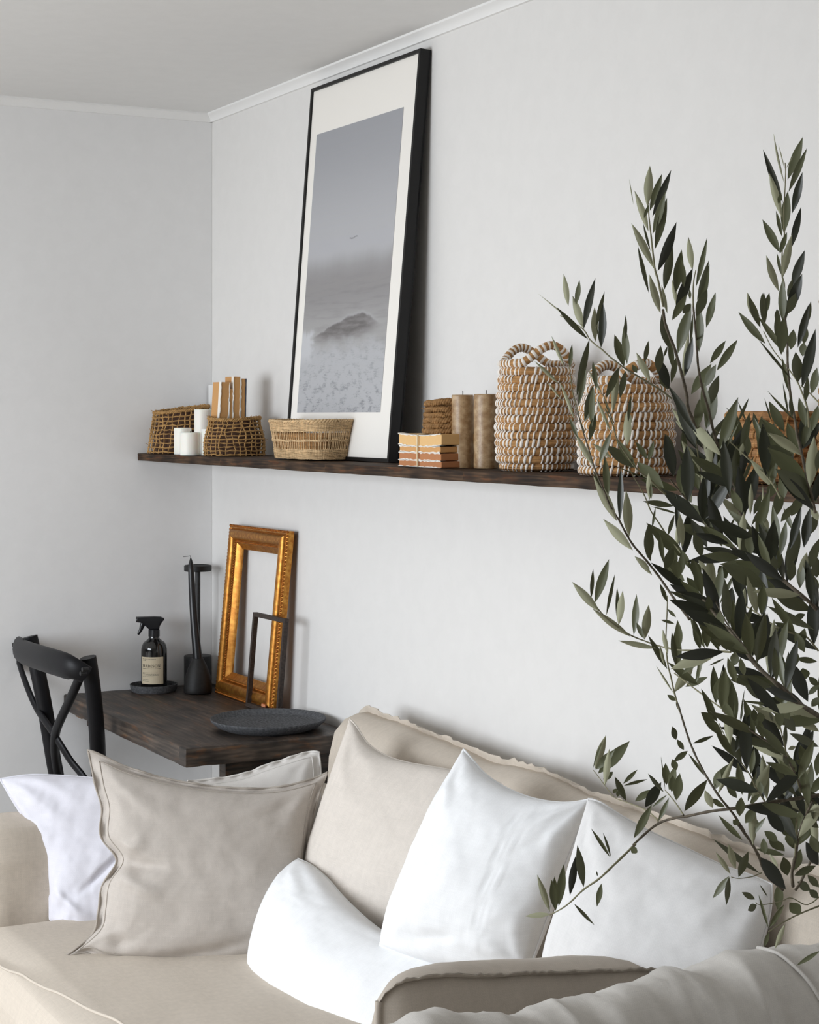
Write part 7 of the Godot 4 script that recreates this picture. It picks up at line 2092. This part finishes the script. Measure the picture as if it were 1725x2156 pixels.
	leaf_at(Vector3(3.361, 1.211, 0.651), Vector3(3.347, 1.233, 0.702), 0.0108, 0)
	leaf_at(Vector3(3.325, 1.202, 0.618), Vector3(3.318, 1.23, 0.67), 0.0112, 1)
	leaf_at(Vector3(3.287, 1.181, 0.563), Vector3(3.268, 1.178, 0.603), 0.0093, 2)
	leaf_at(Vector3(3.379, 1.21, 0.658), Vector3(3.344, 1.203, 0.691), 0.0126, 2)
	leaf_at(Vector3(3.319, 1.18, 0.576), Vector3(3.324, 1.234, 0.59), 0.0114, 1)
	leaf_at(Vector3(3.286, 1.177, 0.555), Vector3(3.279, 1.216, 0.549), 0.0090, 0)
	leaf_at(Vector3(3.304, 1.177, 0.563), Vector3(3.258, 1.172, 0.602), 0.0153, 1)
	leaf_at(Vector3(3.141, 1.291, 0.59), Vector3(3.123, 1.315, 0.646), 0.0161, 0)
	leaf_at(Vector3(3.109, 1.31, 0.579), Vector3(3.109, 1.349, 0.616), 0.0108, 1)
	leaf_at(Vector3(3.106, 1.306, 0.575), Vector3(3.099, 1.358, 0.571), 0.0130, 2)
	leaf_at(Vector3(3.182, 1.285, 0.615), Vector3(3.149, 1.317, 0.656), 0.0126, 0)
	leaf_at(Vector3(3.249, 1.276, 0.653), Vector3(3.259, 1.318, 0.663), 0.0099, 1)
	leaf_at(Vector3(3.275, 1.29, 0.681), Vector3(3.261, 1.341, 0.681), 0.0123, 1)
	leaf_at(Vector3(3.317, 1.262, 0.686), Vector3(3.276, 1.297, 0.716), 0.0133, 1)
	leaf_at(Vector3(3.313, 1.261, 0.682), Vector3(3.288, 1.278, 0.717), 0.0092, 0)
	leaf_at(Vector3(3.328, 1.261, 0.692), Vector3(3.333, 1.313, 0.705), 0.0134, 1)
	leaf_at(Vector3(3.349, 1.256, 0.701), Vector3(3.369, 1.317, 0.707), 0.0135, 1)
	leaf_at(Vector3(3.321, 1.259, 0.685), Vector3(3.34, 1.314, 0.683), 0.0137, 0)
	leaf_at(Vector3(3.304, 1.235, 0.648), Vector3(3.306, 1.298, 0.64), 0.0139, 2)
	leaf_at(Vector3(3.399, 1.243, 0.715), Vector3(3.393, 1.281, 0.712), 0.0084, 0)
	leaf_at(Vector3(3.308, 1.225, 0.638), Vector3(3.276, 1.228, 0.682), 0.0145, 1)
	leaf_at(Vector3(3.382, 1.233, 0.69), Vector3(3.369, 1.275, 0.687), 0.0087, 0)
	leaf_at(Vector3(3.295, 1.213, 0.614), Vector3(3.283, 1.258, 0.617), 0.0106, 1)
	leaf_at(Vector3(3.394, 1.233, 0.698), Vector3(3.392, 1.288, 0.681), 0.0127, 0)
	leaf_at(Vector3(3.29, 1.189, 0.58), Vector3(3.259, 1.214, 0.605), 0.0117, 0)
	leaf_at(Vector3(3.263, 1.173, 0.541), Vector3(3.236, 1.198, 0.598), 0.0165, 0)
	leaf_at(Vector3(3.321, 1.182, 0.586), Vector3(3.298, 1.205, 0.633), 0.0130, 2)
	leaf_at(Vector3(3.293, 1.19, 0.583), Vector3(3.278, 1.198, 0.645), 0.0125, 0)
	leaf_at(Vector3(3.282, 1.195, 0.696), Vector3(3.292, 1.246, 0.7), 0.0127, 1)
	leaf_at(Vector3(3.263, 1.184, 0.673), Vector3(3.27, 1.237, 0.685), 0.0111, 2)
	leaf_at(Vector3(3.237, 1.18, 0.654), Vector3(3.245, 1.225, 0.663), 0.0097, 0)
	leaf_at(Vector3(3.218, 1.18, 0.644), Vector3(3.207, 1.234, 0.639), 0.0114, 0)
	leaf_at(Vector3(3.283, 1.184, 0.682), Vector3(3.277, 1.226, 0.678), 0.0109, 1)
	leaf_at(Vector3(3.246, 1.173, 0.648), Vector3(3.244, 1.231, 0.662), 0.0152, 1)
	leaf_at(Vector3(3.28, 1.161, 0.642), Vector3(3.248, 1.166, 0.672), 0.0091, 0)
	leaf_at(Vector3(3.311, 1.169, 0.669), Vector3(3.294, 1.201, 0.725), 0.0125, 1)
	leaf_at(Vector3(3.297, 1.165, 0.656), Vector3(3.279, 1.174, 0.697), 0.0111, 0)
	leaf_at(Vector3(3.265, 1.16, 0.635), Vector3(3.247, 1.197, 0.638), 0.0100, 1)
	leaf_at(Vector3(3.305, 1.15, 0.637), Vector3(3.291, 1.166, 0.685), 0.0110, 1)
	leaf_at(Vector3(3.292, 1.151, 0.631), Vector3(3.261, 1.163, 0.663), 0.0112, 0)
	leaf_at(Vector3(3.266, 1.142, 0.606), Vector3(3.23, 1.158, 0.636), 0.0105, 1)
	leaf_at(Vector3(3.276, 1.128, 0.596), Vector3(3.233, 1.153, 0.633), 0.0133, 2)
	leaf_at(Vector3(3.243, 1.106, 0.56), Vector3(3.241, 1.151, 0.54), 0.0109, 0)
	leaf_at(Vector3(3.299, 1.114, 0.602), Vector3(3.277, 1.131, 0.629), 0.0105, 1)
	leaf_at(Vector3(3.214, 1.073, 0.522), Vector3(3.19, 1.107, 0.576), 0.0164, 0)
	leaf_at(Vector3(3.275, 1.103, 0.58), Vector3(3.302, 1.158, 0.576), 0.0115, 1)
	leaf_at(Vector3(3.224, 1.302, 0.614), Vector3(3.202, 1.353, 0.62), 0.0141, 0)
	leaf_at(Vector3(3.209, 1.292, 0.587), Vector3(3.212, 1.337, 0.602), 0.0108, 2)
	leaf_at(Vector3(3.251, 1.285, 0.599), Vector3(3.226, 1.297, 0.635), 0.0111, 0)
	leaf_at(Vector3(3.248, 1.292, 0.609), Vector3(3.229, 1.352, 0.592), 0.0145, 0)
	leaf_at(Vector3(3.298, 1.283, 0.618), Vector3(3.259, 1.283, 0.653), 0.0131, 0)
	leaf_at(Vector3(3.297, 1.285, 0.622), Vector3(3.253, 1.269, 0.662), 0.0139, 1)
	leaf_at(Vector3(3.318, 1.281, 0.62), Vector3(3.315, 1.325, 0.652), 0.0102, 1)
	leaf_at(Vector3(3.288, 1.261, 0.567), Vector3(3.275, 1.325, 0.557), 0.0164, 0)
	leaf_at(Vector3(3.304, 1.258, 0.575), Vector3(3.258, 1.288, 0.61), 0.0137, 0)
	leaf_at(Vector3(3.283, 1.145, 0.679), Vector3(3.3, 1.193, 0.669), 0.0115, 0)
	leaf_at(Vector3(3.291, 1.156, 0.692), Vector3(3.286, 1.195, 0.695), 0.0100, 2)
	leaf_at(Vector3(3.199, 1.115, 0.604), Vector3(3.19, 1.153, 0.635), 0.0126, 1)
	leaf_at(Vector3(3.274, 1.135, 0.666), Vector3(3.263, 1.171, 0.692), 0.0103, 0)
	leaf_at(Vector3(3.303, 1.128, 0.678), Vector3(3.292, 1.191, 0.673), 0.0148, 0)
	leaf_at(Vector3(3.203, 1.1, 0.596), Vector3(3.188, 1.134, 0.641), 0.0113, 0)
	leaf_at(Vector3(3.197, 1.081, 0.579), Vector3(3.192, 1.138, 0.578), 0.0121, 0)
	leaf_at(Vector3(3.27, 1.093, 0.633), Vector3(3.233, 1.105, 0.668), 0.0138, 0)
	leaf_at(Vector3(3.21, 1.068, 0.578), Vector3(3.195, 1.121, 0.57), 0.0148, 0)
	leaf_at(Vector3(3.264, 1.079, 0.521), Vector3(3.294, 1.072, 0.493), 0.0093, 0)
	leaf_at(Vector3(3.202, 1.062, 0.473), Vector3(3.214, 1.105, 0.428), 0.0151, 0)
	leaf_at(Vector3(3.189, 1.058, 0.496), Vector3(3.215, 1.095, 0.475), 0.0113, 1)
	leaf_at(Vector3(3.222, 1.067, 0.515), Vector3(3.256, 1.04, 0.476), 0.0152, 0)
	leaf_at(Vector3(3.163, 1.051, 0.478), Vector3(3.182, 1.016, 0.424), 0.0164, 0)
	leaf_at(Vector3(3.202, 1.061, 0.553), Vector3(3.236, 1.105, 0.532), 0.0138, 2)
	leaf_at(Vector3(3.169, 1.052, 0.525), Vector3(3.198, 1.046, 0.478), 0.0142, 2)
	leaf_at(Vector3(3.222, 1.066, 0.557), Vector3(3.246, 1.107, 0.54), 0.0120, 0)
	leaf_at(Vector3(3.259, 1.076, 0.616), Vector3(3.274, 1.12, 0.568), 0.0143, 0)
	leaf_at(Vector3(3.171, 1.052, 0.549), Vector3(3.188, 1.036, 0.512), 0.0090, 0)
	leaf_at(Vector3(3.23, 1.068, 0.597), Vector3(3.253, 1.053, 0.556), 0.0129, 1)
	leaf_at(Vector3(3.208, 1.061, 0.596), Vector3(3.213, 1.112, 0.57), 0.0131, 2)
	leaf_at(Vector3(3.215, 1.063, 0.611), Vector3(3.232, 1.055, 0.541), 0.0171, 0)
	leaf_at(Vector3(3.14, 1.028, 0.449), Vector3(3.155, 1.056, 0.377), 0.0146, 1)
	leaf_at(Vector3(3.244, 1.06, 0.537), Vector3(3.251, 1.12, 0.553), 0.0130, 1)
	leaf_at(Vector3(3.182, 1.024, 0.494), Vector3(3.194, 1.046, 0.445), 0.0121, 0)
	leaf_at(Vector3(3.207, 1.038, 0.511), Vector3(3.196, 1.082, 0.521), 0.0110, 0)
	leaf_at(Vector3(3.158, 0.989, 0.483), Vector3(3.142, 1.036, 0.48), 0.0102, 1)
	leaf_at(Vector3(3.192, 1.005, 0.51), Vector3(3.161, 1.058, 0.527), 0.0160, 0)
	leaf_at(Vector3(3.194, 1.01, 0.511), Vector3(3.212, 1.066, 0.483), 0.0150, 2)
	leaf_at(Vector3(3.14, 1.011, 0.467), Vector3(3.142, 1.063, 0.5), 0.0137, 1)
	leaf_at(Vector3(3.216, 1.04, 0.532), Vector3(3.205, 1.083, 0.562), 0.0106, 0)
	leaf_at(Vector3(3.105, 0.992, 0.439), Vector3(3.104, 1.043, 0.407), 0.0154, 1)
	leaf_at(Vector3(3.156, 1.002, 0.482), Vector3(3.146, 1.055, 0.515), 0.0129, 1)
	leaf_at(Vector3(3.103, 0.972, 0.438), Vector3(3.13, 1.016, 0.425), 0.0128, 1)
	leaf_at(Vector3(3.339, 1.199, 0.659), Vector3(3.35, 1.236, 0.653), 0.0087, 1)
	leaf_at(Vector3(3.384, 1.205, 0.697), Vector3(3.358, 1.243, 0.724), 0.0127, 0)
	leaf_at(Vector3(3.283, 1.181, 0.614), Vector3(3.27, 1.212, 0.64), 0.0090, 1)
	leaf_at(Vector3(3.301, 1.168, 0.626), Vector3(3.288, 1.198, 0.65), 0.0103, 2)
	leaf_at(Vector3(3.334, 1.183, 0.656), Vector3(3.329, 1.208, 0.692), 0.0090, 2)
	leaf_at(Vector3(3.314, 1.178, 0.639), Vector3(3.326, 1.235, 0.634), 0.0120, 2)
	leaf_at(Vector3(3.32, 1.154, 0.638), Vector3(3.319, 1.202, 0.677), 0.0128, 0)
	leaf_at(Vector3(3.346, 1.149, 0.656), Vector3(3.33, 1.184, 0.682), 0.0111, 1)
	leaf_at(Vector3(3.214, 1.093, 0.532), Vector3(3.208, 1.147, 0.498), 0.0132, 0)
	leaf_at(Vector3(3.248, 1.103, 0.562), Vector3(3.254, 1.167, 0.541), 0.0136, 0)
	leaf_at(Vector3(3.234, 1.092, 0.547), Vector3(3.203, 1.143, 0.578), 0.0143, 0)
	leaf_at(Vector3(3.255, 1.097, 0.564), Vector3(3.243, 1.155, 0.599), 0.0156, 2)
	leaf_at(Vector3(3.129, 0.974, 0.425), Vector3(3.13, 1.026, 0.436), 0.0103, 2)
	trunk_line = [Vector3(3.269, 1.357, 0.506), Vector3(3.246, 1.274, 0.475), Vector3(3.276, 1.176, 0.494), Vector3(3.233, 1.049, 0.451), Vector3(3.176, 0.911, 0.392)]

func build_tree() -> void:
	crown()
	var low: Vector3 = trunk_line[-1]
	var foot := Vector3(low.x + 0.02, 0, low.z + 0.01)
	var t := thing("olive_tree", "potted olive tree with slender grey-green leaves at the right, in front of the shelf", "tree", foot)
	var g := G.new()
	g.lathe([Vector2(0.001, 0), Vector2(0.12, 0), Vector2(0.125, 0.004), Vector2(0.15, 0.24), Vector2(0.158, 0.27), Vector2(0.158, 0.27), Vector2(0.146, 0.27), Vector2(0.146, 0.27), Vector2(0.14, 0.23)], foot, 40)
	part("pot", g, M.pot, t)
	g = G.new()
	g.lathe([Vector2(0.143, 0.235), Vector2(0.1, 0.243), Vector2(0.001, 0.246)], foot, 30)
	part("soil", g, M.soil, t)
	g = G.new()
	var line := trunk_line.duplicate()
	for k in 6:
		var q := (k + 1) / 6.0
		line.append(low.lerp(foot + Vector3(0, 0.22, 0), q) + Vector3(0.008 * sin(q * 6), 0, 0.008 * sin(q * 5)))
	var rad := []
	var fine := catmull(line, 40)
	for k in 41:
		rad.append(lerpf(0.004, 0.014, pow(k / 40.0, 0.8)))
	g.tube(fine, rad, 10)
	part("trunk", g, M.bark, t)
	for b in twigs:
		var p := catmull(b[0], b[0].size() * 4)
		var rr := []
		for k in p.size():
			rr.append(lerpf(b[1], b[2], float(k) / (p.size() - 1)) * (1.0 + 0.10 * sin(k * 1.7)))
		g = G.new()
		g.tube(p, rr, 7)
		part("branch", g, M.twig if b[2] < 0.0015 else M.bark, t)
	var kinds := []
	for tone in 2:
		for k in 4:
			kinds.append(leaf_mesh(1.0, [0.05, 0.12, -0.06, 0.18][k], 0.14, M.leaf_shaded if tone == 0 else M.leaf_top))
	leaves.sort_custom(func(a, b): return a[4] > b[4])
	var rest := []
	for i in leaves.size():
		var l: Array = leaves[i]
		var y: Vector3 = l[1] - l[0]
		var len := y.length()
		y /= len
		var c: Vector3 = (Vector3(4.928, 1.53, 1.982) - l[0]).normalized()
		c = (c - y * c.dot(y)).normalized()
		c = c.rotated(y, rnd.randf_range(-0.55, 0.55))
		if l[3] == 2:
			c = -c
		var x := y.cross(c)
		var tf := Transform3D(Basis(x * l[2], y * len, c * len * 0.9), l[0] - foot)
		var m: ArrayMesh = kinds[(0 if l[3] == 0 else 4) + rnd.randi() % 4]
		if i < 300:
			var o := MeshInstance3D.new()
			o.name = "leaf"
			o.mesh = m
			t.add_child(o, true)
			o.transform = tf
		else:
			rest.append([m, tf])
	# the smallest leaves, joined
	var arrs := []
	for s in 2:
		arrs.append(G.new())
	var both := ArrayMesh.new()
	for s in 2:
		var gg := G.new()
		for e in rest:
			var a: Array = e[0].surface_get_arrays(s)
			var vs: PackedVector3Array = a[Mesh.ARRAY_VERTEX]
			var ix: PackedInt32Array = a[Mesh.ARRAY_INDEX]
			var first := gg.v.size()
			for p in vs:
				gg.add(e[1] * p)
			for k in ix:
				gg.idx.append(first + k)
		if gg.v.size():
			var one := gg.mesh()
			both.add_surface_from_arrays(Mesh.PRIMITIVE_TRIANGLES, one.surface_get_arrays(0))
			both.surface_set_material(both.get_surface_count() - 1, M.leaf_top if s == 0 else M.leaf_under)
	if both.get_surface_count():
		var o := MeshInstance3D.new()
		o.name = "small_leaves"
		o.mesh = both
		o.set_meta("kind", "stuff")
		t.add_child(o, true)
